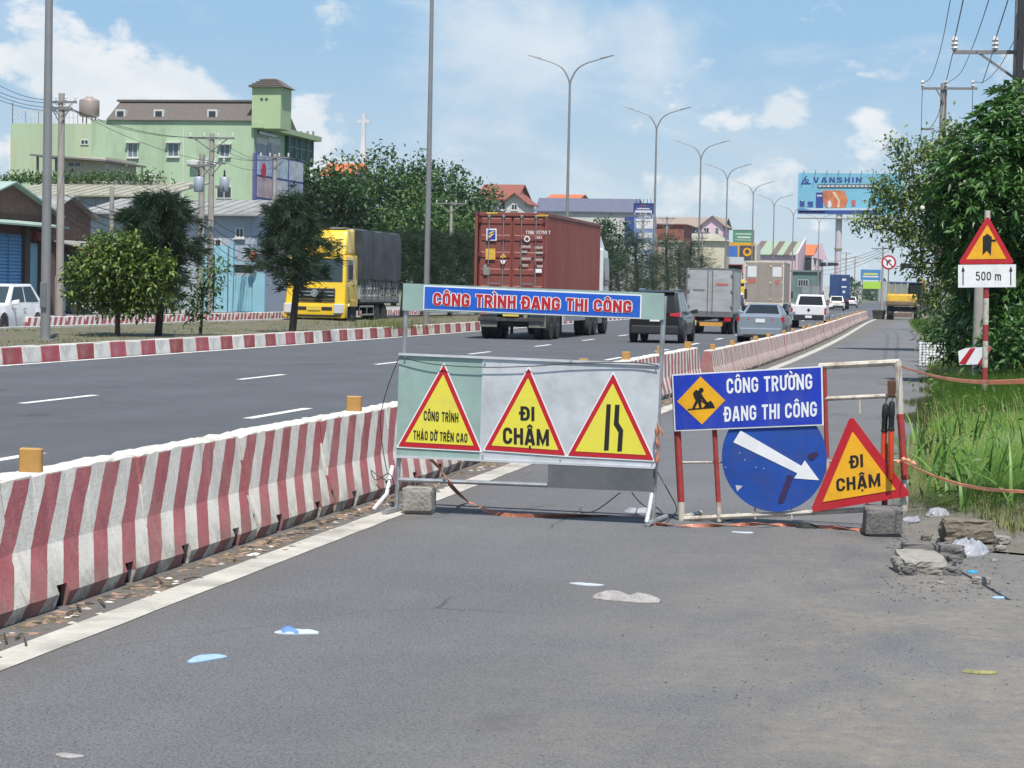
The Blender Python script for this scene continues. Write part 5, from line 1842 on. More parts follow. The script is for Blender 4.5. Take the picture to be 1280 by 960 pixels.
# ---- box trucks
def box_truck(label, loc, W, H, z0, L, m_box, m_frame, cab_m, rz=0.01, doors=2, yplate=True, stickers=()):
    t = thing('box_truck', label, 'truck', loc, rz)
    hw = W / 2
    bx = MB().bx(-hw, hw, 0, L, z0, z0 + H).build('cargo_box', m_box, t, bevel=.02)
    for s in (-1, 1):
        for y in (0.03, L - .03):
            MB().bx(s * hw - .05, s * hw + .012, y - .045, y + .045, z0 - .01, z0 + H + .01).build('edge_trim', m_frame, bx)
        for z in (z0 + .03, z0 + H - .03):
            MB().bx(s * hw - .05, s * hw + .010, .08, L - .08, z - .04, z + .04).build('edge_trim', m_frame, bx)
        for k in range(1, int(L / .6)):
            MB().bx(s * hw - .01, s * hw + .009, k * .6 - .02, k * .6 + .02, z0 + .08, z0 + H - .08).build('side_rib', m_box, bx)
    for z in (z0 + .03, z0 + H - .03):
        MB().bx(-hw + .05, hw - .05, -.014, .03, z - .045, z + .045).build('edge_trim', m_frame, bx)
    n = doors
    for k in range(n):
        a, b = -hw + .07 + (W - .14) * k / n, -hw + .07 + (W - .14) * (k + 1) / n
        d = MB().bx(a + .012, b - .012, -.020, .012, z0 + .09, z0 + H - .09).build('door', m_box, bx, bevel=.01)
        if n == 2:
            x = b - .10 if k == 0 else a + .10
            MB().cyl((x, -.045, z0 + .06), (x, -.045, z0 + H - .06), .018, 8).build('locking_bar', m_frame, d)
        for z in (z0 + .3, z0 + H / 2, z0 + H - .3):
            MB().bx((a if k == 0 else b) - .05, (a if k == 0 else b) + .05, -.04, .0, z - .05, z + .05).build('hinge', m_frame, d)
    for (u, v, w, h, mm) in stickers:
        MB().bx(u - w / 2, u + w / 2, -.030, -.022, z0 + v - h / 2, z0 + v + h / 2).build('sticker', mm, bx)
    MB().bx(-hw, hw, -.02, .12, z0 - .13, z0 - .02).build('rear_sill', m_frame, t)
    for s in (-1, 1):
        MB().bx(s * (hw - .22) - .14, s * (hw - .22) + .14, -.03, .04, z0 - .32, z0 - .15).build('tail_light', M_TAIL, t)
        MB().bx(s * .4 - .05, s * .4 + .05, .2, L + 1.6, z0 - .3, z0 - .05).build('chassis_beam', M_CHASSIS, t)
    r = .40 if W < 2.3 else .50
    for s in (-1, 1):
        wheel(t, s * (hw - .04), L * .24, r, .22, M_RIMDK, True)
        if W > 2.3:
            wheel(t, s * (hw - .04), L * .24 + 1.25, r, .22, M_RIMDK, True)
        wheel(t, s * (hw - .06), L + .9, r, .22)
    MB().bx(-hw * .8, hw * .8, .06, .14, .45, .56).build('rear_bumper', M_CHASSIS, t)
    if yplate:
        MB().bx(-hw + .05, -hw + .42, -.02, .03, z0 - .50, z0 - .28).build('number_plate', M_PLATEY, t)
        MB().bx(-.42, .55, .0, .05, z0 - .52, z0 - .36).build('warning_strip', mat('strip_orange', (.55, .28, .05), .5), t)
    c = MB().hexa([(-hw * .95, L + .1, .6), (hw * .95, L + .1, .6), (hw * .95, L + 1.7, .6), (-hw * .95, L + 1.7, .6)], [(-hw * .92, L + .1, z0 + H * .72), (hw * .92, L + .1, z0 + H * .72), (hw * .88, L + 1.3, z0 + H * .70), (-hw * .88, L + 1.3, z0 + H * .70)]).build('cab', cab_m, t, bevel=.07, seg=2)
    for s in (-1, 1):
        MB().bx(s * (hw + .12) - .06, s * (hw + .12) + .06, L + 1.3, L + 1.4, 1.5, 1.95).build('mirror', M_BLKPL, t)
    return t


M_ALU = mat('dull_aluminium', (0.40, 0.405, 0.40), 0.45, 0.25, var=0.16, vscale=1.6, dirt=(0.24, 0.235, 0.22), dirt_amt=0.6, dscale=1.1, stretch=(0.5, 1, 2.2), bump=0.3, bscale=3)
M_ALUDK = mat('box_frame_grey', (0.16, 0.165, 0.17), 0.5, 0.3, var=0.15)
M_BEIGE = mat('beige_doors', (0.27, 0.235, 0.195), 0.6, var=0.10, vscale=2, dirt=(0.20, 0.17, 0.14), dirt_amt=0.5)
M_CREAM = mat('cream_frame', (0.58, 0.53, 0.42), 0.55, var=0.08, dirt=(0.45, 0.35, 0.22), dirt_amt=0.5)
M_STKW = mat('sticker_white', (0.6, 0.6, 0.6), .5, var=0)
M_STKR = mat('sticker_red', (0.42, 0.12, 0.10), .5, var=.3, vscale=20)
M_STKG = mat('sticker_dull', (0.16, 0.16, 0.19), .5, var=.3, vscale=20)
box_truck('small grey aluminium box truck with two rear doors and orange strip', (-10.40, 96.6, 0), 1.96, 1.92, .86, 3.6, M_ALU, M_ALUDK, paint('cab_pale', (.5, .52, .54)), stickers=((-.48, 1.0, .5, .07, M_STKG), (.50, 1.25, .50, .10, M_STKR)))
box_truck('tall beige container truck with cream frame ahead of the silver blue sedan', (-12.35, 147, 0), 2.46, 2.72, 1.12, 9.0, M_BEIGE, M_CREAM, paint('cab_pale', (.5, .52, .54)), 0.03, doors=3, yplate=False,
          stickers=((-.80, 2.05, .58, .70, M_STKW), (.80, 2.05, .58, .62, M_STKW), (-.80, 1.45, .50, .28, M_STKR), (.80, 1.40, .22, .26, M_STKR)))
box_truck('far blue shipping container truck with white marks on its doors', (-14.6, 285, 0), 2.44, 2.9, 1.4, 12.0, mat('container_blue', (0.020, 0.050, 0.150), .55, var=.15, vscale=1), mat('container_blue_edge', (.03, .06, .17), .5, var=.1), paint('cab_pale', (.5, .52, .54)), 0.05, yplate=False,
          stickers=((.5, 2.3, .5, .25, M_STKW), (.5, 1.4, .6, .2, M_STKW), (.5, .8, .3, .3, M_STKW)))
box_truck('dull grey box truck next to the far blue container truck', (-17.6, 276, 0), 2.2, 1.9, 1.0, 5.0, mat('box_dull_grey', (.20, .22, .22), .6, var=.2, vscale=1.5), M_ALUDK, M_CHASSIS, 0.05, yplate=False)
box_truck('dark lorry with a boxed load waiting past the white far cars', (-10.2, 420, 0), 2.4, 2.2, 1.2, 6.0, mat('box_brown', (.11, .09, .07), .7, var=.2), M_ALUDK, M_CHASSIS, 0.08, yplate=False)

# ---- yellow lorry with tarpaulin on the opposite roadway (front faces us)
M_YEL = paint('lorry_yellow', (0.72, 0.47, 0.012))
M_TARP = mat('dark_tarpaulin', (0.034, 0.037, 0.041), 0.62, var=0.3, vscale=1.5, bump=0.9, bscale=2.2, dirt=(0.12, 0.12, 0.12), dirt_amt=0.5, dscale=0.8)
M_SIDEB = mat('lorry_side_boards', (0.19, 0.20, 0.195), 0.7, var=0.25, vscale=3, dirt=(0.08, 0.08, 0.08), dirt_amt=0.6)
yl = G(405, 411)
lorry = thing('tarp_lorry', 'yellow cab lorry with black tarpaulin load facing the median pine', 'truck', (yl.x - .48, yl.y + .3, 0), 0.015)
# local: front at y=0 facing -y, body to +y
cb_ = MB().hexa([(-1.25, 0, .95), (1.25, 0, .95), (1.25, 2.15, .95), (-1.25, 2.15, .95)], [(-1.18, .30, 2.98), (1.18, .30, 2.98), (1.20, 2.15, 2.98), (-1.20, 2.15, 2.98)]).build('cab', M_YEL, lorry, bevel=.09, seg=3, smooth=True)
A = [(-1.25, 0, .95), (1.25, 0, .95), (1.18, .30, 2.98), (-1.18, .30, 2.98)]
pane(cb_, A, M_GLASSB, 'windscreen', (.05, .05, .46, .08), .015)
pane(cb_, ((1.25, 0, .95), (1.25, 2.15, .95), (1.20, 2.15, 2.98), (1.18, .30, 2.98)), M_GLASS, 'side_window', (.14, .40, .50, .10), .015)
pane(cb_, ((-1.25, 2.15, .95), (-1.25, 0, .95), (-1.18, .30, 2.98), (-1.20, 2.15, 2.98)), M_GLASS, 'side_window', (.40, .14, .50, .10), .015)
MB().bx(-1.28, 1.28, -.14, .35, .42, 1.02).build('bumper', M_YEL, lorry, bevel=.07, seg=2, smooth=True)
MB().bx(-.82, .82, -.035, .06, 1.22, 1.62).build('grille', M_BLKPL, lorry, bevel=.02)
for z in (1.32, 1.46):
    MB().bx(-.80, .80, -.062, -.03, z, z + .035).build('grille_bar', M_CHROME, lorry)
MB().lathe([(.155, -.085), (.155, -.06), (.105, -.06), (.105, -.085)], 22, 'y', (0, 0, 1.42)).build('badge_ring', M_CHROME, lorry, smooth=True)
MB().add([(-.075, -.10, 1.36), (.0, -.10, 1.33), (.02, -.10, 1.42), (-.05, -.10, 1.46), (.075, -.10, 1.48), (0, -.10, 1.51), (-.02, -.10, 1.42), (.05, -.10, 1.38)], [(0, 1, 2, 3), (4, 5, 6, 7)]).build('badge_mark', M_CHROME, lorry)
MB().bx(-.82, .82, -.055, .05, 1.08, 1.16).build('grille_lower', M_BLKPL, lorry)
for s in (-1, 1):
    MB().bx(s * .53 - .22, s * .53 + .22, -.158, -.10, .74, .88).build('air_intake', M_BLKPL, lorry, bevel=.01)
    MB().bx(s * 1.02 - .20, s * 1.02 + .20, -.185, .0, .62, 1.0).build('headlight', M_HEAD, lorry, bevel=.02)
    MB().bx(s * .98 - .14, s * .98 + .14, -.160, -.12, .50, .58).build('fog_lamp', M_BLKPL, lorry)
    wheel(lorry, s * 1.24, 1.15, .50, .27)
    MB().hexa([(s * 1.27 - .03, .45, .9), (s * 1.27 + .03, .45, .9), (s * 1.27 + .03, 1.85, .9), (s * 1.27 - .03, 1.85, .9)], [(s * 1.27 - .03, .62, 1.16), (s * 1.27 + .03, .62, 1.16), (s * 1.27 + .03, 1.7, 1.16), (s * 1.27 - .03, 1.7, 1.16)]).build('wheel_arch', M_YEL, lorry, bevel=.01)
    MB().tube([(s * 1.2, .3, 2.75), (s * 1.42, .1, 2.75), (s * 1.42, .1, 1.95), (s * 1.25, .25, 1.9)], .02, 6).build('mirror_arm', M_BLKPL, lorry)
    MB().bx(s * 1.42 - .07, s * 1.42 + .10, .06, .14, 2.0, 2.6).build('mirror', M_BLKPL, lorry, bevel=.03)
    MB().bx(s * 1.255 - .015, s * 1.255 + .015, 1.25, 1.45, 1.72, 1.77).build('door_handle', M_BLKPL, lorry)
    wheel(lorry, s * 1.22, 5.6, .50, .26, M_RIMDK, True)
    wheel(lorry, s * 1.22, 6.9, .50, .26, M_RIMDK, True)
    MB().bx(s * 1.22 - .02, s * 1.22 + .02, 2.4, 4.9, .52, .60).build('side_guard', M_CHROME, lorry)
    MB().bx(s * 1.22 - .02, s * 1.22 + .02, 2.4, 4.9, .86, .94).build('side_guard', M_CHROME, lorry)
    for y in (2.4, 3.65, 4.82):
        MB().bx(s * 1.22 - .022, s * 1.22 + .022, y, y + .08, .60, .86).build('guard_post', M_CHROME, lorry)
    for k in range(14):
        MB().bx(s * 1.27 - .02, s * 1.27 + .02, 2.62 + k * .48, 2.62 + k * .48 + .06, 1.18, 2.1).build('side_stake', M_SIDEB, lorry)
    for z in (1.20, 1.50, 1.80, 2.08):
        MB().bx(s * 1.245 - .015, s * 1.245 + .015, 2.5, 9.4, z - .12, z + .12).build('side_board', M_SIDEB, lorry)
MB().bx(-.26, .26, -.172, -.13, .74, .90).build('number_plate', M_PLATEY, lorry)
MB().bx(-.95, .95, -.156, -.10, .47, .56).build('lower_intake', M_BLKPL, lorry)
MB().bx(-1.15, 1.15, .0, 2.2, .45, .95).build('cab_chassis', M_CHASSIS, lorry)
MB().bx(-1.25, 1.25, 2.45, 9.45, 1.02, 1.16).build('load_bed', M_CHASSIS, lorry)
for s in (-1, 1):
    MB().bx(s * .45 - .08, s * .45 + .08, 1.5, 9.4, .70, 1.0).build('chassis_beam', M_CHASSIS, lorry)
wf = MB().hexa([(-1.12, .42, 2.98), (1.12, .42, 2.98), (1.15, 1.95, 2.98), (-1.15, 1.95, 2.98)], [(-1.08, .95, 3.98), (1.08, .95, 3.98), (1.12, 1.95, 4.05), (-1.12, 1.95, 4.05)]).build('wind_fairing', M_YEL, lorry, bevel=.10, seg=3, smooth=True)
MB().bx(-.9, .9, 1.0, 1.95, 4.03, 4.10).build('roof_board', M_SIDEB, lorry)
# the tarpaulin: a rounded sheet pulled over hoops, folds hanging
vs = []
ny_, nt = 42, 21
for i in range(ny_):
    y = 2.40 + 7.1 * i / (ny_ - 1)
    for j in range(nt):
        t = j / (nt - 1) * 2 - 1
        a = abs(t)
        x = 1.30 * math.copysign(min(1, a * 1.55) ** 0.8, t)
        z = 4.12 - 0.10 * min(1, a * 1.55) ** 2.2 - max(0, a - 0.62) / 0.38 * 2.0
        z += 0.03 * math.sin(y * 2.1)
        if a > 0.55:
            x += math.copysign(0.045 * math.sin(y * 4.3 + 2 * math.sin(y * 1.3)) + 0.02 * math.sin(y * 11), t)
        else:
            z += -0.05 * abs(math.sin(y * 2.6)) + random.uniform(-.012, .012)
        vs.append((x, y, z))
fs = [(i * nt + j, (i + 1) * nt + j, (i + 1) * nt + j + 1, i * nt + j + 1) for i in range(ny_ - 1) for j in range(nt - 1)]
fs += [tuple(range(nt)), tuple((ny_ - 1) * nt + j for j in range(nt - 1, -1, -1))]
MB().add(vs, fs).build('tarpaulin', M_TARP, lorry, smooth=True)
for s in (-1, 1):
    for k in range(6):
        y = 2.9 + k * 1.2
        MB().tube([(s * 1.31, y, 2.2), (s * 1.33, y + .1, 1.7), (s * 1.29, y + .15, 1.25)], .012, 5).build('tie_rope', M_BLKPL, lorry)

# ---- yellow vehicle half hidden between the trucks
ylw = thing('tipper_truck', 'yellow truck half hidden between the grey and beige trucks', 'truck', (-17.6, 186, 0), 0.03)
MB().bx(-1.2, 1.2, 0, 4.0, 1.0, 2.3).build('tipper_body', M_YEL, ylw, bevel=.04)
for k in range(5):
    MB().bx(-1.05 + k * .5, -.97 + k * .5, -.05, .02, 1.05, 2.25).build('body_rib', M_YEL, ylw)
MB().bx(-1.1, 1.1, 4.1, 5.8, .8, 2.9).build('cab', M_YEL, ylw, bevel=.1, seg=2)
MB().bx(-.95, .95, 4.04, 4.1, 1.9, 2.6).build('rear_window', M_GLASS, ylw)
for s in (-1, 1):
    wheel(ylw, s * 1.15, 1.0, .5, .25, M_RIMDK, True)
    wheel(ylw, s * 1.15, 5.0, .5, .25)
    MB().bx(s * .9 - .12, s * .9 + .12, -.06, 0, .8, .95).build('tail_light', M_TAIL, ylw)
MB().bx(-.5, .5, .1, 5, .6, 1.0).build('chassis_beam', M_CHASSIS, ylw)

# ---- wheeled excavator parked in the closed lane
ec = G(1127, 400)
M_EXY = mat('excavator_yellow', (0.56, 0.33, 0.018), 0.5, var=0.15, vscale=2, dirt=(0.17, 0.115, 0.06), dirt_amt=0.85, dscale=1.6)
ex = thing('wheeled_excavator', 'muddy yellow wheeled excavator parked at the end of the barrier row', 'excavator', (ec.x + .1, ec.y, 0), 0.0)
MB().bx(-.8, .8, .3, 3.2, .62, .98).build('undercarriage', M_CHASSIS, ex, bevel=.05)
for s in (-1, 1):
    for y in (.55, 2.9):
        wheel(ex, s * 1.22, y, .52, .45, M_RIMDK)
MB().hexa([(-1.25, -.05, 1.18), (1.0, -.05, 1.18), (1.0, 2.8, 1.10), (-1.25, 2.8, 1.10)], [(-1.25, .05, 1.95), (1.0, .05, 1.95), (1.0, 2.8, 1.85), (-1.25, 2.8, 1.85)]).build('engine_housing', M_EXY, ex, bevel=.12, seg=2)
MB().bx(-1.3, 1.05, -.18, .25, 1.05, 1.42).build('counterweight', mat('muddy_weight', (.16, .11, .06), .85, var=.3), ex, bevel=.10, seg=2)
cbx = MB().bx(.32, 1.35, .9, 2.5, 1.5, 2.75).build('cab', M_CHASSIS, ex, bevel=.06)
pane(cbx, ((.32, .9, 1.5), (1.35, .9, 1.5), (1.35, .9, 2.75), (.32, .9, 2.75)), M_GLASSB, 'rear_window', (.1, .1, .35, .1), .012)
pane(cbx, ((.32, 2.5, 1.5), (.32, .9, 1.5), (.32, .9, 2.75), (.32, 2.5, 2.75)), M_GLASSB, 'side_window', (.1, .1, .2, .1), .012)
MB().bx(-1.1, .25, .2, 1.6, 1.95, 2.75).build('guard_cage', mat('cage_glass', (.20, .24, .25), .25, var=.1), ex, bevel=.03)
for x in (-1.1, -.65, -.2, .25):
    MB().bar((x, .18, 1.9), (x, .18, 2.8), .06).build('cage_bar', M_EXY, ex)
MB().bx(-1.15, 1.35, .15, 2.5, 2.75, 2.85).build('roof', mat('canopy_blue', (.05, .08, .20), .6, var=.2), ex, bevel=.03)
MB().tube([(.9, 2.4, 1.4), (1.15, 3.6, 3.05), (1.3, 4.6, 3.0), (1.6, 5.6, 1.4)], [.20, .22, .18, .12], 6).build('boom', M_EXY, ex)
MB().hexa([(1.1, 5.2, .5), (2.1, 5.2, .5), (2.1, 6.0, .6), (1.1, 6.0, .6)], [(1.1, 5.3, 1.4), (2.1, 5.3, 1.4), (2.1, 5.6, 1.5), (1.1, 5.6, 1.5)]).build('bucket', M_CHASSIS, ex, bevel=.04)
MB().bx(-.7, .7, -.35, -.25, .25, .55).build('dozer_blade', mat('blade_rust', (.14, .10, .075), .9, var=.3), ex, bevel=.03)
for s in (-1, 1):
    MB().bx(s * .55 - .06, s * .55 + .06, -.3, .5, .35, .55).build('blade_arm', M_CHASSIS, ex)
# low dark bin next to it
bn = G(1098, 399)
o = MB().hexa([(-.42, -.3, 0), (.42, -.3, 0), (.42, .4, 0), (-.42, .4, 0)], [(-.5, -.4, .7), (.5, -.4, .7), (.5, .5, .7), (-.5, .5, .7)]).build('spare_bucket', M_CHASSIS, bevel=.05, jitter=.01)
o.location = (bn.x, bn.y + .6, 0)
tag(o, 'dark steel digger bucket on the ground between barrier end and excavator', 'bucket')


# ---- motorbikes
def motorbike(label, loc, rz, col, group=None):
    t = thing('motorbike', label, 'motorbike', loc, rz, group)
    for y in (-.62, .62):
        w_ = MB().lathe([(.20, -.045), (.27, -.045), (.285, 0), (.27, .045), (.20, .045)], 18, 'x', (0, y, .285)).build('wheel', M_TYRE, t, smooth=True)
        MB().lathe([(.20, -.02), (.20, .02), (.03, .03)], 14, 'x', (0, y, .285)).build('rim', M_RIM, w_)
    MB().hexa([(-.10, -.45, .35), (.10, -.45, .35), (.10, .30, .30), (-.10, .30, .30)], [(-.12, -.75, .74), (.12, -.75, .74), (.09, .05, .70), (-.09, .05, .70)]).build('body', col, t, bevel=.04, seg=2, smooth=True)
    MB().hexa([(-.11, -.70, .74), (.11, -.70, .74), (.09, .02, .71), (-.09, .02, .71)], [(-.10, -.72, .82), (.10, -.72, .82), (.08, .0, .78), (-.08, .0, .78)]).build('seat', M_BLKPL, t, bevel=.02, seg=2)
    MB().hexa([(-.14, .28, .35), (.14, .28, .35), (.10, .42, .35), (-.10, .42, .35)], [(-.12, .40, .90), (.12, .40, .90), (.08, .52, .88), (-.08, .52, .88)]).build('leg_shield', col, t, bevel=.03)
    MB().tube([(0, .62, .285), (0, .46, .75), (0, .42, 1.0)], .03, 8).build('fork', M_CHROME, t)
    MB().tube([(-.33, .36, 1.0), (-.1, .44, 1.0), (.1, .44, 1.0), (.33, .36, 1.0)], .016, 6).build('handlebar', M_BLKPL, t)
    MB().ball((0, .52, .90), .085, 10, 8).build('headlight', M_HEAD, t, smooth='all')
    MB().ball((0, -.80, .68), .06, 8, 6).build('tail_light', M_TAIL, t, smooth='all')
    for s in (-1, 1):
        MB().tube([(s * .25, .40, 1.0), (s * .30, .42, 1.18)], .008, 5).build('mirror_stem', M_BLKPL, t)
        MB().ball((s * .31, .42, 1.22), .06, 8, 6, (1, .3, .7)).build('mirror', M_BLKPL, t)
    MB().hexa([(-.06, .40, .50), (.06, .40, .50), (.06, .88, .48), (-.06, .88, .48)], [(-.06, .40, .56), (.06, .40, .56), (.05, .85, .58), (-.05, .85, .58)]).build('mudguard', col, t, bevel=.02)
    MB().cyl((.12, -.75, .30), (.12, -.1, .26), .045, 8).build('exhaust', M_CHROME, t)
    return t


bz = AX(113, 388, -39.2)
motorbike('white scooter parked in front of the dark steel gate', (-40.6, AX(112, 388, -40.6).y, .10), 2.0, paint('scooter_white', (.55, .56, .58)))
motorbike('dark scooter parked behind the round leafed shrub', (-40.6, AX(162, 388, -40.6).y, .10), 1.7, paint('scooter_dark', (.06, .06, .07)))
motorbike('silver scooter parked by the turquoise wall', (-41.0, AX(309, 388, -41).y, .10), 0.7, paint('scooter_silver', (.42, .43, .45), .4))
rb = motorbike('small motorbike ridden between the grey and beige trucks', (-15.0, 160, 0), 0.03, paint('scooter_dark', (.06, .06, .07)))


def person(label, loc, rz, joints, edges, rad, m, clothes=None):
    me = bpy.data.meshes.new('person')
    me.from_pydata(joints, edges, [])
    o = bpy.data.objects.new('person', me)
    COL.objects.link(o)
    o.location = loc
    o.rotation_euler = (0, 0, rz)
    sk = o.modifiers.new('skin', 'SKIN')
    sk.use_smooth_shade = True
    for i, r in enumerate(rad):
        me.skin_vertices[0].data[i].radius = r
    me.skin_vertices[0].data[0].use_root = True
    o.modifiers.new('sub', 'SUBSURF').levels = 1
    me.materials.append(m)
    return tag(o, label, 'person')


J = [(0, -.12, .86), (0, -.10, 1.10), (0, -.06, 1.36), (0, -.04, 1.47), (0, -.02, 1.60), (0, -.02, 1.72),
     (.19, -.05, 1.36), (.28, .15, 1.14), (.30, .36, 1.04), (-.19, -.05, 1.36), (-.28, .15, 1.14), (-.30, .36, 1.04),
     (.12, -.08, .84), (.20, .28, .72), (.18, .16, .34), (.18, .30, .30), (-.12, -.08, .84), (-.20, .28, .72), (-.18, .16, .34), (-.18, .30, .30)]
E_ = [(0, 1), (1, 2), (2, 3), (3, 4), (4, 5), (2, 6), (6, 7), (7, 8), (2, 9), (9, 10), (10, 11), (0, 12), (12, 13), (13, 14), (14, 15), (0, 16), (16, 17), (17, 18), (18, 19)]
Rr = [(.15, .13), (.15, .12), (.15, .11), (.06, .06), (.10, .11), (.07, .08), (.075, .07), (.055, .05), (.04, .035), (.075, .07), (.055, .05), (.04, .035), (.10, .10), (.075, .075), (.055, .055), (.05, .04), (.10, .10), (.075, .075), (.055, .055), (.05, .04)]
pr = person('rider in dark blue jacket on the motorbike between the trucks', (-15.0, 160, 0), 0.03, J, E_, Rr, mat('jacket_navy', (.03, .04, .10), .8, var=.15))
hl_ = MB().ball((0, -.02, 1.66), .145, 12, 8, (1, 1.1, .95)).build('helmet', mat('helmet_white', (.6, .6, .6), .3, var=0), pr, smooth='all')

# ================================================================== street lamps on the median
M_LAMP = mat('lamp_post_grey', (0.25, 0.25, 0.25), 0.45, 0.4, var=0.10, vscale=2, dirt=(0.26, 0.24, 0.22), dirt_amt=0.4)
M_LAMPHD = mat('lamp_head', (0.16, 0.165, 0.17), 0.5, 0.3, var=0.1)


def make_lamp(label, loc, group):
    t = thing('street_lamp', label, 'street lamp', loc, 0, group)
    MB().tube([(0, 0, 0), (0, 0, 4), (0, 0, 9), (0, 0, 14.3)], [.118, .108, .086, .066], 12).build('post', M_LAMP, t, smooth=True)
    MB().box((0, 0, .03), (.5, .5, .06)).build('base_plate', M_LAMP, t)
    MB().box((0, -.15, 1.1), (.16, .04, .6)).build('hatch', M_LAMPHD, t, bevel=.01)
    for s in (-1, 1):
        pts = smooth_path([(0, 0, 14.2), (s * .12, 0, 14.6), (s * .45, 0, 15.15), (s * 1.0, 0, 15.5), (s * 1.9, 0, 15.78)], 5)
        MB().tube(pts, [.06 - .025 * i / len(pts) for i in range(len(pts))], 8).build('arm', M_LAMP, t, smooth=True)
        MB().hexa([(s * 1.85, -.13, 15.74), (s * 2.7, -.10, 15.98), (s * 2.7, .10, 15.98), (s * 1.85, .13, 15.74)], [(s * 1.85, -.09, 15.84), (s * 2.7, -.06, 16.04), (s * 2.7, .06, 16.04), (s * 1.85, .09, 15.84)]).build('lamp_head', M_LAMPHD, t, bevel=.02)
    return t


tops = [None, None, (713, 75), (821, 147), (876.5, 183), (909.5, 214), (942, 232), (968, 248), (992, 262), (1024, 276)]
lamp0 = None
for k in range(10):
    Y = 62 + 39 * k
    if k == 0:
        p = G(56.5, 426, .3)
        X, Y = p.x, p.y
    elif k == 1:
        p = G(532.5, 407, .3)
        X, Y = p.x, p.y
    else:
        X = AY(*tops[k], Y).x
    lab = {0: 'tall grey lamp post in front of the white crossover car', 1: 'tall grey lamp post behind the blue banner board', 2: 'double armed street lamp rising behind the red container'}.get(k, 'double armed street lamp in the line along the median past the container lorry')
    if lamp0 is None:
        lamp0 = make_lamp(lab, (X, Y, .28), 'street lamps along the median')
    else:
        l_ = copy_tree(lamp0, label=lab)
        l_.location = (X, Y, .28)
        l_.rotation_euler = (0, 0, random.uniform(-.05, .05))

# ================================================================== buildings
M_GREENW = mat('mint_wall', (0.355, 0.465, 0.315), 0.85, var=0.07, vscale=0.5, dirt=(0.23, 0.28, 0.18), dirt_amt=0.8, dscale=0.45, stretch=(1, 1, 0.35))
M_GREENT = mat('lime_wall', (0.35, 0.45, 0.26), 0.85, var=0.06, vscale=0.6, dirt=(0.34, 0.38, 0.2), dirt_amt=0.5, dscale=.5)
M_RUSTY = mat('rust_streaks', (0.30, 0.24, 0.14), 0.9, var=0.3, vscale=1.2, stretch=(2.5, 1, .2))
M_TILE = mat('grey_roof_tiles', (0.105, 0.092, 0.082), 0.9, var=0.22, vscale=6, bump=0.6, bscale=8)
M_TILER = mat('red_roof_tiles', (0.22, 0.070, 0.050), 0.85, var=0.2, vscale=4, bump=0.6, bscale=9)
M_TILEO = mat('orange_roof_tiles', (0.46, 0.125, 0.050), 0.85, var=0.15, vscale=4, bump=0.5, bscale=9)
M_SLATE = mat('blue_grey_roof', (0.095, 0.105, 0.150), 0.75, var=0.12, vscale=1.5)
M_WALLW = mat('pale_wall', (0.50, 0.49, 0.47), 0.85, var=0.08, vscale=0.6, dirt=(0.36, 0.34, 0.31), dirt_amt=0.5, dscale=.4)
M_WALLCR = mat('cream_wall', (0.50, 0.46, 0.34), 0.85, var=0.08, vscale=0.6, dirt=(0.36, 0.31, 0.22), dirt_amt=0.5, dscale=.4)
M_WALLP = mat('pink_wall', (0.54, 0.39, 0.44), 0.85, var=0.06, vscale=0.6, dirt=(0.42, 0.32, 0.34), dirt_amt=0.4, dscale=.4)
M_BRICK = mat('brown_brick', (0.175, 0.095, 0.068), 0.9, var=0.3, vscale=3, bump=0.5, bscale=12, dirt=(0.10, 0.075, 0.06), dirt_amt=0.7, dscale=.8)
M_BRICKR = mat('red_brick_wall', (0.24, 0.085, 0.060), 0.9, var=0.2, vscale=1.5, bump=0.3, dirt=(.15, .07, .05), dirt_amt=.5)
M_ROOFM = mat('cream_metal_roof', (0.30, 0.29, 0.225), 0.6, var=0.12, vscale=0.7, dirt=(0.17, 0.145, 0.11), dirt_amt=0.8, dscale=.5)
M_ROOFG = mat('grey_metal_roof', (0.26, 0.262, 0.25), 0.6, var=0.12, vscale=0.7, dirt=(0.15, 0.125, 0.105), dirt_amt=0.85, dscale=.5)
M_ROOFGN = mat('green_metal_roof', (0.30, 0.40, 0.34), 0.6, var=0.12, vscale=0.7, dirt=(0.18, 0.19, 0.16), dirt_amt=0.6, dscale=.5)
M_SKYBL = mat('pale_blue_wall', (0.33, 0.365, 0.41), 0.8, var=0.08, vscale=.6, dirt=(.22, .22, .22), dirt_amt=.7, dscale=.6)
M_TURQ = mat('turquoise_gate', (0.22, 0.43, 0.50), 0.6, var=0.10, vscale=1, dirt=(.25, .33, .33), dirt_amt=.5)
M_BLUED = mat('blue_shutter', (0.065, 0.22, 0.44), 0.55, var=0.12, vscale=2)
M_GATE = mat('dark_steel_gate', (0.045, 0.060, 0.070), 0.6, var=0.15)
M_WINF = mat('window_frame_pale', (0.55, 0.54, 0.52), 0.6, var=0.06)
M_WING = mat('window_glass_far', (0.030, 0.040, 0.044), 0.15, var=0.3, vscale=1.5, spec=.7)
M_WINGB = mat('window_glass_blue', (0.10, 0.15, 0.16), 0.15, var=0.25, vscale=1.5, spec=.7)
M_GREENM = mat('dark_green_screen', (0.015, 0.105, 0.075), 0.6, var=0.3, vscale=1.5)
M_WOODP = mat('concrete_pole', (0.30, 0.275, 0.245), 0.9, var=0.15, vscale=2, dirt=(.2, .18, .155), dirt_amt=.5)
M_STEEL = mat('galvanised_arm', (0.20, 0.19, 0.185), 0.6, .3, var=.2)


def anchor(root, loc):
    loc = Vector(loc)
    for ch in root.children:
        ch.location = Vector(ch.location) - loc
    root.location = loc
    return root


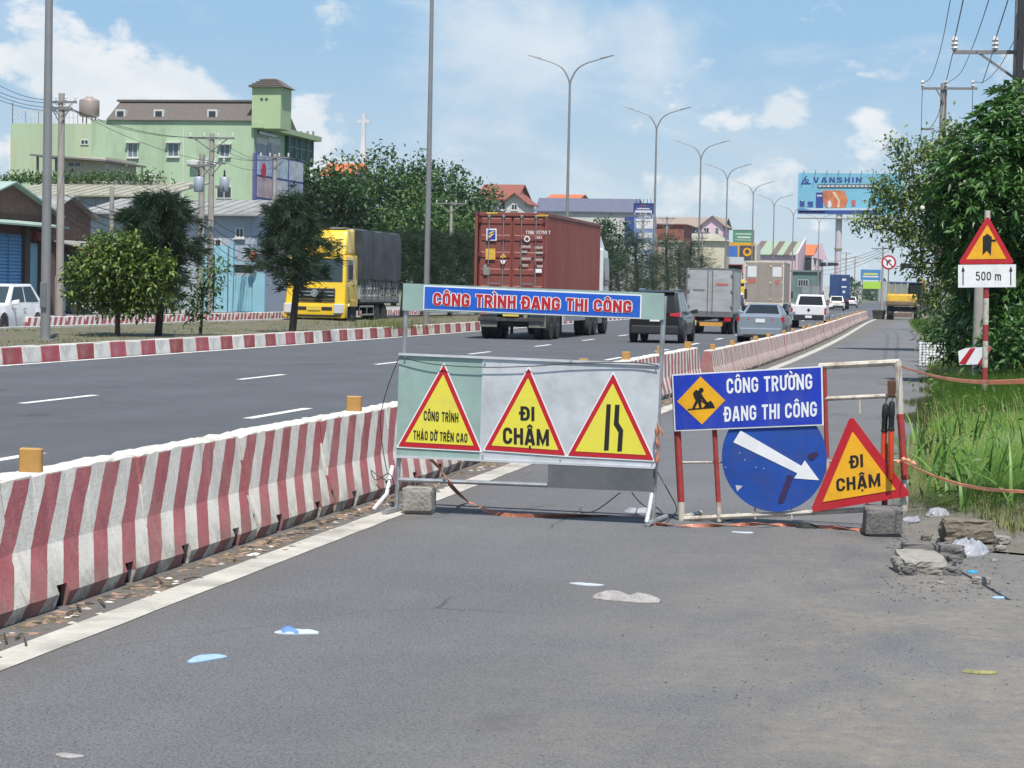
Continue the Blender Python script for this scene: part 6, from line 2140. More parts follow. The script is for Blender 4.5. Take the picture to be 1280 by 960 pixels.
def window(root, face, c, a0, a1, z0, z1, glass=None, frame=None, bars=1, sill=True, hood=False):
    """face 'S': wall facing -y at y=c, a along x; face 'E': wall facing +x at x=c, a along y"""
    glass, frame = glass or M_WING, frame or M_WINF
    t = .07 if a1 - a0 < 1.6 else .09

    def bx(u0, u1, w0, w1, d0, d1):
        b = MB()
        return b.bx(u0, u1, c - d1, c - d0, w0, w1) if face == 'S' else b.bx(c + d0, c + d1, u0, u1, w0, w1)
    w = bx(a0, a1, z0, z1, .004, .02).build('window', glass, root)
    for u0, u1, w0, w1 in ((a0 - t, a0, z0 - t, z1 + t), (a1, a1 + t, z0 - t, z1 + t), (a0, a1, z1, z1 + t), (a0, a1, z0 - t, z0)):
        bx(u0, u1, w0, w1, .003, .07).build('frame', frame, w)
    for k in range(bars):
        x = a0 + (a1 - a0) * (k + 1) / (bars + 1)
        bx(x - .03, x + .03, z0, z1, .02, .05).build('glazing_bar', frame, w)
    if sill:
        bx(a0 - .15, a1 + .15, z0 - t - .08, z0 - t, .003, .16).build('sill', frame, w)
    if hood:
        bx(a0 - .2, a1 + .2, z1 + t, z1 + t + .1, .003, .35).build('hood', frame, w)
    return w


def gable(root, x0, x1, y0, y1, h, rh, axis, wm, rm, over=.4, th=.12, name='roof'):
    """walls to height h, ridge at rh running along axis"""
    MB().bx(x0, x1, y0, y1, 0, h).build('wall', wm, root)
    b = MB()
    if axis == 'x':
        ym = (y0 + y1) / 2
        for x in (x0, x1):
            pass
        b.prism([(y0, h + .002), (y1, h + .002), (ym, rh - .02)], x0 + .01, x1 - .01, 'yz').build('gable_wall', wm, root)
        for s, ya in ((-1, y0), (1, y1)):
            k = (rh - h) / (ym - y0)
            ye = ya + s * over
            ze = h - k * over
            MB().hexa([(x0 - over, ye, ze), (x1 + over, ye, ze), (x1 + over, ym, rh), (x0 - over, ym, rh)], [(x0 - over, ye, ze + th), (x1 + over, ye, ze + th), (x1 + over, ym, rh + th), (x0 - over, ym, rh + th)]).build(name, rm, root)
    else:
        xm = (x0 + x1) / 2
        b.prism([(x0, h + .002), (x1, h + .002), (xm, rh - .02)], y0 + .01, y1 - .01, 'xz').build('gable_wall', wm, root)
        for s, xa in ((-1, x0), (1, x1)):
            k = (rh - h) / (xm - x0)
            xe = xa + s * over
            ze = h - k * over
            MB().hexa([(xe, y0 - over, ze), (xe, y1 + over, ze), (xm, y1 + over, rh), (xm, y0 - over, rh)], [(xe, y0 - over, ze + th), (xe, y1 + over, ze + th), (xm, y1 + over, rh + th), (xm, y0 - over, rh + th)]).build(name, rm, root)


# ---- mint green building
gb = thing('green_building', 'long mint green building with a small roofed tower and grey tiled roof', 'building')
YG = 175.0
S = lambda px, py: AY(px, py, YG)
xl, xm_, xr = S(13, 200).x, S(114, 200).x, S(317, 200).x
zt_l, zt_m, zt_r = S(13, 154).z, S(114, 153).z, S(317, 151).z
MB().bx(xl, xm_, YG, YG + 12, 0, zt_l).build('wall', mat('mint_wall_stained', (0.37, 0.46, 0.31), 0.88, var=0.10, vscale=.5, dirt=(0.36, 0.27, 0.14), dirt_amt=0.75, dscale=1.0, stretch=(1.6, 1, .12)), gb, label='rust streaked end of the mint wall')
MB().bx(xm_ + .003, xr, YG - .02, YG + 12, 0, zt_r).build('wall', M_GREENW, gb)
rz_ = S(250, 132).z
MB().hexa([(xm_ + 1.3, YG - .2, zt_r), (xr, YG - .2, zt_r), (xr, YG + 12, zt_r), (xm_ + 1.3, YG + 12, zt_r)], [(xm_ + 1.6, YG + 2.2, rz_ + .5), (xr, YG + 2.2, rz_ + .5), (xr, YG + 9, rz_ + .5), (xm_ + 1.6, YG + 9, rz_ + .5)]).build('roof', M_TILE, gb)
MB().bx(xm_ + 1.4, xr + .01, YG + 1.9, YG + 2.5, rz_ + .45, rz_ + .62).build('ridge', M_TILE, gb)
for px in (149, 197, 264):
    p = S(px, 143)
    zc = p.z
    d = MB().bx(p.x - .42, p.x + .42, YG + .25, YG + 1.5, zc - .40, zc + .42).build('dormer', M_WINF, gb)
    MB().bx(p.x - .28, p.x + .28, YG + .21, YG + .25, zc - .28, zc + .28).build('pane', M_WING, d)
for px0, px1, py0, py1 in ((161, 172, 180, 196), (211, 223, 180, 195), (276, 287, 182, 195)):
    window(gb, 'S', YG - .02, S(px0, py0).x, S(px1, py0).x, S(px0, py1).z, S(px0, py0).z, M_WINGB, hood=True)
window(gb, 'S', YG, S(102, 178).x, S(110, 178).x, S(102, 180).z, S(102, 175.5).z, sill=False)
for px0, px1, py0, py1 in ((208, 225, 233, 246), (272, 289, 234, 247)):
    window(gb, 'S', YG - .02, S(px0, py0).x, S(px1, py0).x, S(px0, py1).z, S(px0, py0).z, sill=False)
for px in (205, 230):
    p0, p1 = S(px, 160), S(px, 250)
    MB().cyl((p0.x, YG - .08, p1.z), (p0.x, YG - .08, p0.z), .06, 6).build('drain_pipe', M_WINF if px > 210 else M_GREENW, gb)
# stained end with railing and tank
zr0, zr1 = zt_l, S(60, 139).z
for k in range(16):
    x = xl + .1 + (S(95, 150).x - xl) * k / 15
    MB().bar((x, YG + .1, zr0), (x, YG + .1, zr1), .05).build('railing_post', M_WINF if k % 3 else M_RUSTY, gb)
for z in (zr1, (zr0 + zr1) / 2):
    MB().bar((xl, YG + .1, z), (S(95, 150).x, YG + .1, z), .05).build('railing_bar', M_WINF, gb)
MB().bar((xl + .1, YG + .1, zr0), (xl + .1, YG + .1, S(14, 128).z), .07).build('railing_post', M_STEEL, gb)
# tower
tx0, tx1 = S(316.5, 120).x, S(352.5, 120).x
tz0, tz1 = S(335, 153).z, S(335, 109).z
MB().bx(tx0, tx1, YG - .3, YG + 2.6, tz0 - .5, tz1).build('tower_wall', M_GREENT, gb)
MB().hexa([(tx0 - .3, YG - .6, tz1), (tx1 + .3, YG - .6, tz1), (tx1 + .3, YG + 2.9, tz1), (tx0 - .3, YG + 2.9, tz1)], [(tx0 + .7, YG + .4, tz1 + .72), (tx1 - .7, YG + .4, tz1 + .72), (tx1 - .7, YG + 1.9, tz1 + .72), (tx0 + .7, YG + 1.9, tz1 + .72)]).build('tower_roof', M_TILE, gb)
for k in range(4):
    z = tz1 + .1 + k * .16
    MB().bx(tx0 - .22 + k * .22, tx1 + .22 - k * .22, YG - .56 + k * .22, YG - .50 + k * .22, z, z + .05).build('tile_course', M_TILE, gb)
for px in (328.5, 334.5):
    p = S(px, 124.5)
    MB().bx(p.x - .1, p.x + .1, YG - .32, YG - .302, p.z - .1, p.z + .1).build('tower_vent', M_WING, gb)
# front facing the road, with white panels, the screened balcony and the deep eaves
XE = xr
N_ = lambda px, py: AX(px, py, XE)
ye0, ye1 = YG - .02, N_(388, 180).y
MB().bx(XE - 6, XE - .02, YG + 12.003, ye1, 0, S(317, 163).z).build('wall', M_GREENW, gb)
MB().hexa([(XE - .05, YG - .4, S(317, 160).z), (XE + .9, YG - .4, S(317, 160).z), (XE + .9, ye1 + .4, S(317, 160).z), (XE - .05, ye1 + .4, S(317, 160).z)], [(XE - .05, YG - .4, S(317, 152).z), (XE + .9, YG - .4, S(317, 153.5).z), (XE + .9, ye1 + .4, S(317, 153.5).z), (XE - .05, ye1 + .4, S(317, 152).z)]).build('eaves', M_GREENT, gb)
for pa_, pb_ in ((320, 333), (334, 349)):
    ya, yb = N_(pa_, 180).y, N_(pb_, 180).y
    MB().bx(XE + .004, XE + .10, ya, yb, N_(pa_, 179).z, N_(pa_, 171).z).build('white_panel', M_WINF, gb)
    MB().bx(XE + .004, XE + .09, ya, yb, N_(pa_, 194).z, N_(pa_, 179.5).z).build('grey_panel', M_SKYBL, gb)
MB().bx(XE + .004, XE + .14, N_(322, 167).y, N_(344, 167).y, N_(330, 169).z, N_(330, 164.5).z).build('sign_strip', M_WINGB, gb)
MB().bx(XE + .091, XE + .12, N_(337, 190).y, N_(345, 190).y, N_(340, 194).z, N_(340, 179).z).build('door', M_WING, gb)
MB().bx(XE + .003, XE + .25, N_(356, 180).y, ye1 - .05, N_(372, 206).z, N_(372, 166).z).build('balcony_screen', M_GREENM, gb)
for px in (357, 365, 372, 380, 387):
    y = N_(px, 180).y
    MB().bx(XE + .25, XE + .36, y - .12, y + .12, N_(px, 207).z, N_(px, 164).z).build('screen_post', M_STEEL, gb)
for py in (172, 186, 200):
    MB().bx(XE + .25, XE + .33, N_(357, py).y, ye1 - .1, N_(370, py).z - .06, N_(370, py).z + .06).build('screen_rail', M_STEEL, gb)
MB().bx(XE + .004, XE + .8, N_(318, 208).y, ye1, N_(350, 210).z, N_(350, 206.5).z).build('balcony_slab', M_GREENT, gb)
for px, py in ((245, 205), (190, 222)):
    p = S(px, py)
    MB().bx(p.x - .4, p.x + .4, YG - .40, YG - .025, p.z - .25, p.z + .25).build('air_conditioner', M_WINF, gb, bevel=.03)
anchor(gb, ((xl + xr) / 2, YG, 0))
tkx = S(104.5, 150).x
wt = MB().lathe([(.75, 0), (.82, .1), (.82, 1.25), (.78, 1.35), (.30, 1.55), (.28, 1.62)], 18, 'z', (0, 0, .55))
t_ = thing('water_tank', 'rusty steel water tank on the mint green building roof', 'water tank', (tkx, YG + 1.2, zt_m))
wt.build('tank', mat('tank_steel', (.36, .30, .27), .5, .3, var=.25, vscale=1.5, dirt=(.25, .13, .09), dirt_amt=.6), t_, smooth=True)
for a in range(4):
    MB().bar((.55 * math.cos(a * 1.57 + .78), .55 * math.sin(a * 1.57 + .78), 0), (.55 * math.cos(a * 1.57 + .78), .55 * math.sin(a * 1.57 + .78), .56), .08).build('tank_leg', M_RUSTY, t_)

# ---- brick house with blue shutter at the left
XF = -42.0
E_ = lambda px, py: AX(px, py, XF)
bh = thing('brick_house', 'low brown brick house with blue shutter and pale green metal roof', 'house')
ym = E_(25, 231).y
gable(bh, XF - 9, XF, ym - 6.5, ym + 4.2, 4.75, 6.05, 'x', M_BRICK, M_ROOFGN, .35, .07)
MB().hexa([(XF + .02, ym - 7, 4.30), (XF + 1.5, ym - 7, 4.10), (XF + 1.5, ym + 2.2, 4.10), (XF + .02, ym + 2.2, 4.30)], [(XF + .02, ym - 7, 4.40), (XF + 1.5, ym - 7, 4.18), (XF + 1.5, ym + 2.2, 4.18), (XF + .02, ym + 2.2, 4.40)]).build('awning', M_ROOFGN, bh)
d = MB().bx(XF + .005, XF + .05, ym - 4.6, ym + .12, .1, 3.75).build('shutter', M_BLUED, bh)
for k in range(22):
    z = .25 + k * .155
    MB().hexa([(XF + .05, ym - 4.5, z), (XF + .11, ym - 4.5, z - .02), (XF + .11, ym + .05, z - .02), (XF + .05, ym + .05, z)], [(XF + .05, ym - 4.5, z + .09), (XF + .07, ym - 4.5, z + .09), (XF + .07, ym + .05, z + .09), (XF + .05, ym + .05, z + .09)]).build('slat', mat('blue_slat', (.13, .34, .58), .5, var=.1), d)
for y in (ym - 3.0, ym - 1.4):
    MB().bx(XF + .05, XF + .12, y - .05, y + .05, .1, 3.75).build('shutter_post', M_BLUED, d)
for a, b in ((ym + .2, ym + .75), (ym + 2.0, ym + 2.3)):
    MB().bx(XF + .004, XF + .22, a, b, .1, 4.05).build('pillar', mat('brown_pillar', (.10, .075, .06), .9, var=.2), bh)
MB().bx(XF + .004, XF + .07, ym + .95, ym + 1.95, .1, 3.4).build('narrow_door', M_TURQ, bh)
MB().hexa([(XF + .01, ym + .9, 3.55), (XF + .6, ym + .9, 3.5), (XF + .6, ym + 2.3, 3.5), (XF + .01, ym + 2.3, 3.55)], [(XF + .01, ym + .9, 4.0), (XF + .3, ym + 1.1, 3.95), (XF + .3, ym + 2.1, 3.95), (XF + .01, ym + 2.3, 4.0)]).build('red_canopy', mat('faded_red_cloth', (.26, .06, .045), .8, var=.2), bh)
for k in range(14):
    MB().bx(XF + .003, XF + .018, ym - 6.4, ym + 4.1, 3.85 + k * .062, 3.85 + k * .062 + .03).build('timber_course', mat('dark_timber', (.11, .06, .045), .9, var=.25), bh)
anchor(bh, (XF - 4, ym, 0))
g2 = thing('gabled_shed', 'dark gabled shed with sagging metal roof beside the brown brick house', 'shed')
y2 = E_(82, 243).y
gable(g2, XF - 8, XF - .3, y2 - 1.9, y2 + 4.0, 4.85, 5.75, 'x', M_BRICK, M_ROOFG, .35, .06)
MB().bx(XF - .295, XF - .24, y2 + .4, y2 + 3.4, .1, 3.1).build('steel_gate', M_GATE, g2)
for k in range(7):
    MB().bx(XF - .24, XF - .20, y2 + .45 + k * .48, y2 + .50 + k * .48, .15, 3.05).build('gate_rib', M_GATE, g2)
MB().bx(XF - .29, XF - .05, y2 - 1.0, y2 + .3, .1, 1.9).build('cabinet', M_WINF, g2, bevel=.02)
MB().hexa([(XF - .29, y2 - 1.6, 3.6), (XF + 1.4, y2 - 1.6, 3.3), (XF + 1.4, y2 + 4.2, 3.3), (XF - .29, y2 + 4.2, 3.6)], [(XF - .29, y2 - 1.6, 3.66), (XF + 1.4, y2 - 1.6, 3.36), (XF + 1.4, y2 + 4.2, 3.36), (XF - .29, y2 + 4.2, 3.66)]).build('awning', M_ROOFG, g2)
anchor(g2, (XF - 4, y2, 0))
rc = ribbon3([E_(69, 311), E_(76, 318), E_(84, 318), E_(95, 314)], [.1, .9, 1.0, .7], mat('orange_canvas', (.42, .085, .04), .7, var=.2), 'canvas_awning')
rc.location.x = 1.2
tag(rc, 'sagging orange red canvas hung beside the concrete pole', 'awning')


def shed(label, px0, px1, X, h, depth, rise, wm, rm, door=None, over=.5):
    t = thing('roadside_shed', label, 'shed')
    y0, y1 = AX(px0, 300, X).y, AX(px1, 300, X).y
    MB().bx(X - depth, X, y0, y1, 0, h).build('wall', wm, t)
    MB().hexa([(X - depth - .1, y0 - .2, h + rise), (X + over, y0 - .2, h + .03), (X + over, y1 + .2, h + .03), (X - depth - .1, y1 + .2, h + rise)], [(X - depth - .1, y0 - .2, h + rise + .08), (X + over, y0 - .2, h + .11), (X + over, y1 + .2, h + .11), (X - depth - .1, y1 + .2, h + rise + .08)]).build('roof', rm, t)
    n = int((y1 - y0) / .8)
    for k in range(n):                      # standing seams
        y = y0 + (y1 - y0) * (k + .5) / n
        MB().hexa([(X - depth, y - .03, h + rise + .06), (X + over, y - .03, h + .11), (X + over, y + .03, h + .11), (X - depth, y + .03, h + rise + .06)], [(X - depth, y - .02, h + rise + .14), (X + over, y - .02, h + .16), (X + over, y + .02, h + .16), (X - depth, y + .02, h + rise + .14)]).build('roof_seam', rm, t)
    return t, y0, y1



def shed_s(label, Y, px0, px1, py_eave, py_ridge, depth, wm, rm):
    """shed whose long side faces the camera side (-y)"""
    t = thing('roadside_shed', label, 'shed')
    p0, p1 = AY(px0, py_eave, Y), AY(px1, py_eave, Y)
    h, rh = AY((px0 + px1) / 2, py_eave, Y).z, AY((px0 + px1) / 2, py_ridge, Y + depth).z
    MB().bx(p0.x, p1.x, Y, Y + depth, 0, h - .02).build('wall', wm, t)
    MB().hexa([(p0.x - .3, Y - .6, h - .05), (p1.x + .3, Y - .6, h - .05), (p1.x + .3, Y + depth, rh), (p0.x - .3, Y + depth, rh)], [(p0.x - .3, Y - .6, h + .05), (p1.x + .3, Y - .6, h + .05), (p1.x + .3, Y + depth, rh + .1), (p0.x - .3, Y + depth, rh + .1)]).build('roof', rm, t)
    n = int((p1.x - p0.x) / .75)
    for k in range(n):
        x = p0.x + (p1.x - p0.x) * (k + .5) / n
        MB().hexa([(x - .03, Y - .6, h + .05), (x + .03, Y - .6, h + .05), (x + .03, Y + depth, rh + .09), (x - .03, Y + depth, rh + .09)], [(x - .02, Y - .6, h + .10), (x + .02, Y - .6, h + .10), (x + .02, Y + depth, rh + .15), (x - .02, Y + depth, rh + .15)]).build('roof_seam', rm, t)
        if k % 3 == 1:
            MB().bx(x - .05, x + .05, Y - .05, Y - .003, 0, h - .1).build('wall_seam', wm, t)
    return t, p0.x, p1.x, h


t_, a, b, h = shed_s('long shed with cream metal roof below the mint green building', 139, 8, 200, 245, 228, 9, M_SKYBL, M_ROOFM)
anchor(t_, (a, 139, 0))
Y2 = 128.0
t_, a, b, h = shed_s('pale blue walled workshop with weathered grey metal roof', Y2, 104, 321, 268, 251, 7, M_SKYBL, M_ROOFG)
for px0, px1, py0, py1 in ((262, 276, 300, 312), (296, 304, 286, 296)):
    window(t_, 'S', Y2, AY(px0, py0, Y2).x, AY(px1, py0, Y2).x, AY(px0, py1, Y2).z, AY(px0, py0, Y2).z)
anchor(t_, (b, Y2, 0))
tw = thing('turquoise_wall', 'turquoise painted wall and ribbed gate before the pale blue workshop', 'wall')
Y3 = 126.0
W3 = lambda px, py: AY(px, py, Y3)
for px0, px1, py0, nm in ((255, 268, 318, 'pier'), (266, 284, 307, 'panel'), (286, 291, 303, 'pier'), (316, 331, 340, 'panel')):
    MB().bx(W3(px0, 350).x, W3(px1, 350).x, Y3, Y3 + .35 - (.1 if nm == 'panel' else 0), 0, W3(px0, py0).z).build(nm, M_TURQ, tw)
x0, x1 = W3(291.5, 350).x, W3(315, 350).x
gt = MB().bx(x0, x1, Y3 + .1, Y3 + .18, .1, W3(300, 345).z).build('gate', M_TURQ, tw)
for k in range(7):
    x = x0 + (x1 - x0) * (k + .5) / 7
    MB().bx(x - .04, x + .04, Y3 + .05, Y3 + .1, .15, W3(300, 345).z - .05).build('gate_rib', M_TURQ, gt)
MB().bx(x0, x1, Y3 + .25, Y3 + .40, W3(300, 341).z, W3(300, 331).z).build('dark_opening', M_WING, tw)
MB().bx(x0 - .1, x1 + 1.2, Y3 + .2, Y3 + .45, W3(300, 330).z, W3(300, 328).z).build('lintel', M_TURQ, tw)
anchor(tw, (x0, Y3, 0))
ln = MB().lathe([(.05, 0), (.20, .10), (.26, .28), (.20, .46), (.05, .56)], 12).build('red_lantern', mat('lantern_red', (.50, .06, .03), .6, var=.1), smooth=True)
ln.location = AY(316, 326, 125.5)
tag(ln, 'red paper lantern hanging before the pale blue workshop', 'lantern')
# roof-top room above the sheds
rt = thing('rooftop_room', 'small ochre room with flat dark roof above the cream shed', 'house')
A_, B_ = AY(78, 200, 150), AY(132, 200, 150)
zb, zt2 = AY(100, 222, 150).z, AY(100, 196, 150).z
MB().bx(A_.x, B_.x, 150, 156, zb - 4, zt2).build('wall', M_WALLCR, rt)
MB().hexa([(A_.x - 2.0, 149, zt2), (B_.x + .4, 149, zt2 - .35), (B_.x + .4, 157, zt2 - .35), (A_.x - 2.0, 157, zt2)], [(A_.x - 2.0, 149, zt2 + .12), (B_.x + .4, 149, zt2 - .23), (B_.x + .4, 157, zt2 - .23), (A_.x - 2.0, 157, zt2 + .12)]).build('roof', M_STEEL, rt)
window(rt, 'S', 150, AY(86, 205, 150).x, AY(101, 205, 150).x, AY(90, 208, 150).z, AY(90, 203, 150).z, sill=False)
for px in (47, 70):
    p = AY(px, 210, 149.5)
    MB().bar((p.x, 149.5, zb - 3), (p.x, 149.5, zt2), .14).build('prop', M_STEEL, rt)
anchor(rt, (A_.x, 150, 0))

# ---- poster board on its frame
pb = thing('poster_board', 'blue framed advertising board with patched posters beside the mint green building', 'billboard')
XP = -46.5
yA, yB = AX(320, 230, XP).y, AX(379, 230, XP).y
zl, zh = 6.0, AX(350, 197, XP).z
MB().bx(XP - .15, XP, yA, yB, zl, zh).build('backing', mat('poster_blue', (.06, .085, .24), .6, var=.15), pb)
pc = [(.40, .42, .50), (.42, .30, .30), (.35, .40, .52), (.36, .47, .50), (.44, .44, .46), (.40, .50, .52), (.48, .40, .42), (.30, .32, .40), (.46, .47, .49)]
for i in range(3):
    for j in range(3):
        y0, y1 = yA + (yB - yA) * (i + .06) / 3, yA + (yB - yA) * (i + .94) / 3
        z0, z1 = zl + (zh - zl) * (j + .05) / 3, zl + (zh - zl) * (j + .95) / 3
        MB().bx(XP + .003, XP + .04, y0, y1, z0, z1).build('poster', mat('poster_%d' % (i * 3 + j), pc[i * 3 + j], .6, var=.35, vscale=1.1, dirt=(.12, .15, .30), dirt_amt=.5, dscale=.9), pb)
p = AX(333, 212, XP)
MB().lathe([(.5, .05), (.5, .08), (.3, .08)], 18, 'x', (XP, yA + 1.5, zh - 1.1)).build('round_mark', M_SRED, pb)
for y in (yA + .6, yB - .5):
    MB().bar((XP - .3, y, 0), (XP - .3, y, zh), .25).build('post', M_STEEL, pb)
anchor(pb, (XP, yA, 0))

# ---- church spire far behind the trees
cs = thing('church_spire', 'slender white church spire topped by a cross behind the trees', 'church')
YC = 330.0
C_ = lambda px, py: AY(px, py, YC)
c0 = C_(454, 200)
zs_, zc_ = C_(454, 172).z, C_(454, 142).z
M_SPIRE = mat('spire_white', (.56, .55, .56), .7, var=.06)
MB().hexa([(c0.x - 1.2, YC - 1.2, 10), (c0.x + 1.2, YC - 1.2, 10), (c0.x + 1.2, YC + 1.2, 10), (c0.x - 1.2, YC + 1.2, 10)], [(c0.x - .25, YC - .25, zs_), (c0.x + .25, YC - .25, zs_), (c0.x + .25, YC + .25, zs_), (c0.x - .25, YC + .25, zs_)]).build('spire', M_SPIRE, cs)
MB().bx(c0.x - 3, c0.x + 3, YC - 3, YC + 3, 0, 12).build('tower', M_SPIRE, cs)
MB().bx(c0.x - .26, c0.x + .26, YC - .2, YC + .2, zs_ - .3, zc_).build('cross_upright', M_SPIRE, cs)
MB().bx(c0.x - .95, c0.x + .95, YC - .18, YC + .18, C_(454, 154).z, C_(454, 150).z).build('cross_arm', M_SPIRE, cs)
anchor(cs, (c0.x, YC, 0))


# ---- houses along the far left side
def house_px(name, label, Y, px0, px1, py_eave, py_ridge, axis, wm, rm, depth, wins=(), over=.5, hmul=1.0):
    t = thing(name, label, 'house')
    p0, p1 = AY(px0, py_eave, Y), AY(px1, py_eave, Y)
    h, rh = AY((px0 + px1) / 2, py_eave, Y).z, AY((px0 + px1) / 2, py_ridge, Y).z
    gable(t, p0.x, p1.x, Y, Y + depth, h, rh, axis, wm, rm, over)
    for a, b, c, d in wins:
        window(t, 'S', Y, AY(a, c, Y).x, AY(b, c, Y).x, AY(a, d, Y).z, AY(a, c, Y).z)
    anchor(t, ((p0.x + p1.x) / 2, Y, 0))
    return t


house_px('roofed_house', 'orange tiled house roof showing among the trees near the spire', 255, 404, 440, 219, 203, 'x', M_WALLW, M_TILEO, 8)
house_px('roofed_house', 'white house with dark red tiled roof above the container', 262, 600, 642, 248, 229.5, 'x', M_WALLW, M_TILER, 9, ((606, 612, 252, 260), (624, 632, 252, 262)))
house_px('roofed_house', 'small white annex with dark red gable next to the red tiled house', 256, 631, 656, 252, 242, 'y', M_WALLW, M_TILER, 6, ((640, 646, 256, 262),))
house_px('roofed_house', 'orange tiled roof peeping over the long blue grey roof', 330, 688, 722, 248, 242.5, 'x', M_WALLW, M_TILEO, 8)
gh = house_px('long_house', 'long pale house with steep blue grey roof behind the container', 292, 671, 794, 264, 248, 'x', M_WALLW, M_SLATE, 6.0, ((754, 763, 275, 286),), .3)
house_px('roofed_house', 'pink house with brown roof and gable end facing the road', 388, 820, 902, 283, 271, 'x', M_WALLP, mat('brown_roof', (.26, .20, .16), .8, var=.1), 12, ((862, 870, 285, 292),), .6)
ph = thing('pink_gable', 'pink gable front of the house near the green billboard', 'house')
YP = 380
p0, p1 = AY(877, 280, YP), AY(904, 280, YP)
gable(ph, p0.x, p1.x, YP, YP + 10, AY(890, 281, YP).z, AY(890, 270, YP).z, 'y', mat('pink_wall_bright', (.60, .43, .50), .85, var=.05), _mats['brown_roof'], .5)
window(ph, 'S', YP, AY(880, 285, YP).x, AY(886, 285, YP).x, AY(880, 294, YP).z, AY(880, 285, YP).z)
window(ph, 'S', YP, AY(894.5, 285, YP).x, AY(898, 285, YP).x, AY(895, 295, YP).z, AY(895, 285, YP).z)
anchor(ph, ((p0.x + p1.x) / 2, YP, 0))
yh = thing('cream_house', 'cream house below the pink gable with small windows', 'house')
YP2 = 372
p0, p1 = AY(855, 300, YP2), AY(906, 300, YP2)
zc2 = AY(880, 301, YP2).z
MB().bx(p0.x, p1.x, YP2, YP2 + 7, 0, zc2).build('wall', M_WALLCR, yh)
MB().hexa([(p0.x - .4, YP2 - .5, zc2), (p1.x + .4, YP2 - .5, zc2), (p1.x + .4, YP2 + 7, zc2), (p0.x - .4, YP2 + 7, zc2)], [(p0.x - .4, YP2 + 1.2, zc2 + 1.2), (p1.x - 1.5, YP2 + 1.2, zc2 + 1.2), (p1.x - 1.5, YP2 + 7, zc2 + 1.2), (p0.x - .4, YP2 + 7, zc2 + 1.2)]).build('roof', M_ROOFM, yh)
window(yh, 'S', YP2, AY(860, 312, YP2).x, AY(869, 312, YP2).x, AY(860, 320, YP2).z, AY(860, 312, YP2).z, M_WINGB, bars=2)
anchor(yh, ((p0.x + p1.x) / 2, YP2, 0))


def block_px(name, label, cat, Y, px0, px1, py_top, m, depth=6, py_bot=None, wins=(), cap=None, capm=None, bars=1):
    t = thing(name, label, cat)
    p0, p1 = AY(px0, py_top, Y), AY(px1, py_top, Y)
    h = AY((px0 + px1) / 2, py_top, Y).z
    zb = 0 if py_bot is None else AY((px0 + px1) / 2, py_bot, Y).z
    MB().bx(p0.x, p1.x, Y, Y + depth, zb, h).build('wall', m, t)
    for a, b, c, d in wins:
        window(t, 'S', Y, AY(a, c, Y).x, AY(b, c, Y).x, AY(a, d, Y).z, AY(a, c, Y).z, sill=False, bars=bars)
    if cap:
        MB().bx(p0.x - .3, p1.x + .3, Y - .3, Y + depth + .3, h, h + cap).build('roof', capm or m, t)
    anchor(t, ((p0.x + p1.x) / 2, Y, 0))
    return t


block_px('brick_building', 'tall dark red brick wall building left of the pink house', 'building', 330, 821, 855, 281, M_BRICKR, 10, cap=.15)
lowh = block_px('low_house', 'low cream house with row of tall windows before the brick wall', 'house', 312, 823, 850, 303, M_WALLCR, 6, None, ((838, 841, 308, 318), (843, 846, 309, 318)), .25, M_ROOFM)
block_px('low_house', 'low whitewashed wall house under the blue tower signs', 'house', 300, 770, 792, 311, M_WALLW, 6, cap=.2)
# tower signs
def sign_board(label, Y, px0, px1, py0, py1, m, rows=(), post_px=None, frame=None, cat='sign', name='sign_tower', ztop_bars=0):
    t = thing(name, label, cat)
    p0, p1 = AY(px0, py0, Y), AY(px1, py0, Y)
    zt, zb = AY((px0 + px1) / 2, py0, Y).z, AY((px0 + px1) / 2, py1, Y).z
    pan = MB().bx(p0.x, p1.x, Y, Y + .5, zb, zt).build('panel', m, t)
    if frame:
        for a, b, c, d in ((p0.x - .1, p0.x, zb, zt), (p1.x, p1.x + .1, zb, zt), (p0.x - .1, p1.x + .1, zt, zt + .12), (p0.x - .1, p1.x + .1, zb - .12, zb)):
            MB().bx(a, b, Y - .05, Y + .55, c, d).build('frame', frame, t)
    for (f0, f1, g0, g1, mm) in rows:        # printed fields, as fractions of the panel
        MB().bx(p0.x + (p1.x - p0.x) * f0, p0.x + (p1.x - p0.x) * f1, Y - .03, Y - .004, zt - (zt - zb) * g1, zt - (zt - zb) * g0).build('printed_field', mm, pan)
    for k in range(ztop_bars):
        x = p0.x + (p1.x - p0.x) * (k + .5) / ztop_bars
        MB().tube([(x, Y + .2, zt), (x, Y - .1, zt + .5), (x, Y - .6, zt + .6)], .04, 5).build('floodlight', M_STEEL, t)
    for px in (post_px or (px0 + 2, px1 - 2)):
        x = AY(px, py1, Y).x
        MB().bar((x, Y + .3, 0), (x, Y + .3, zb + .1), .22).build('post', M_STEEL, t)
    anchor(t, ((p0.x + p1.x) / 2, Y, 0))
    return t, p0, p1, zt, zb


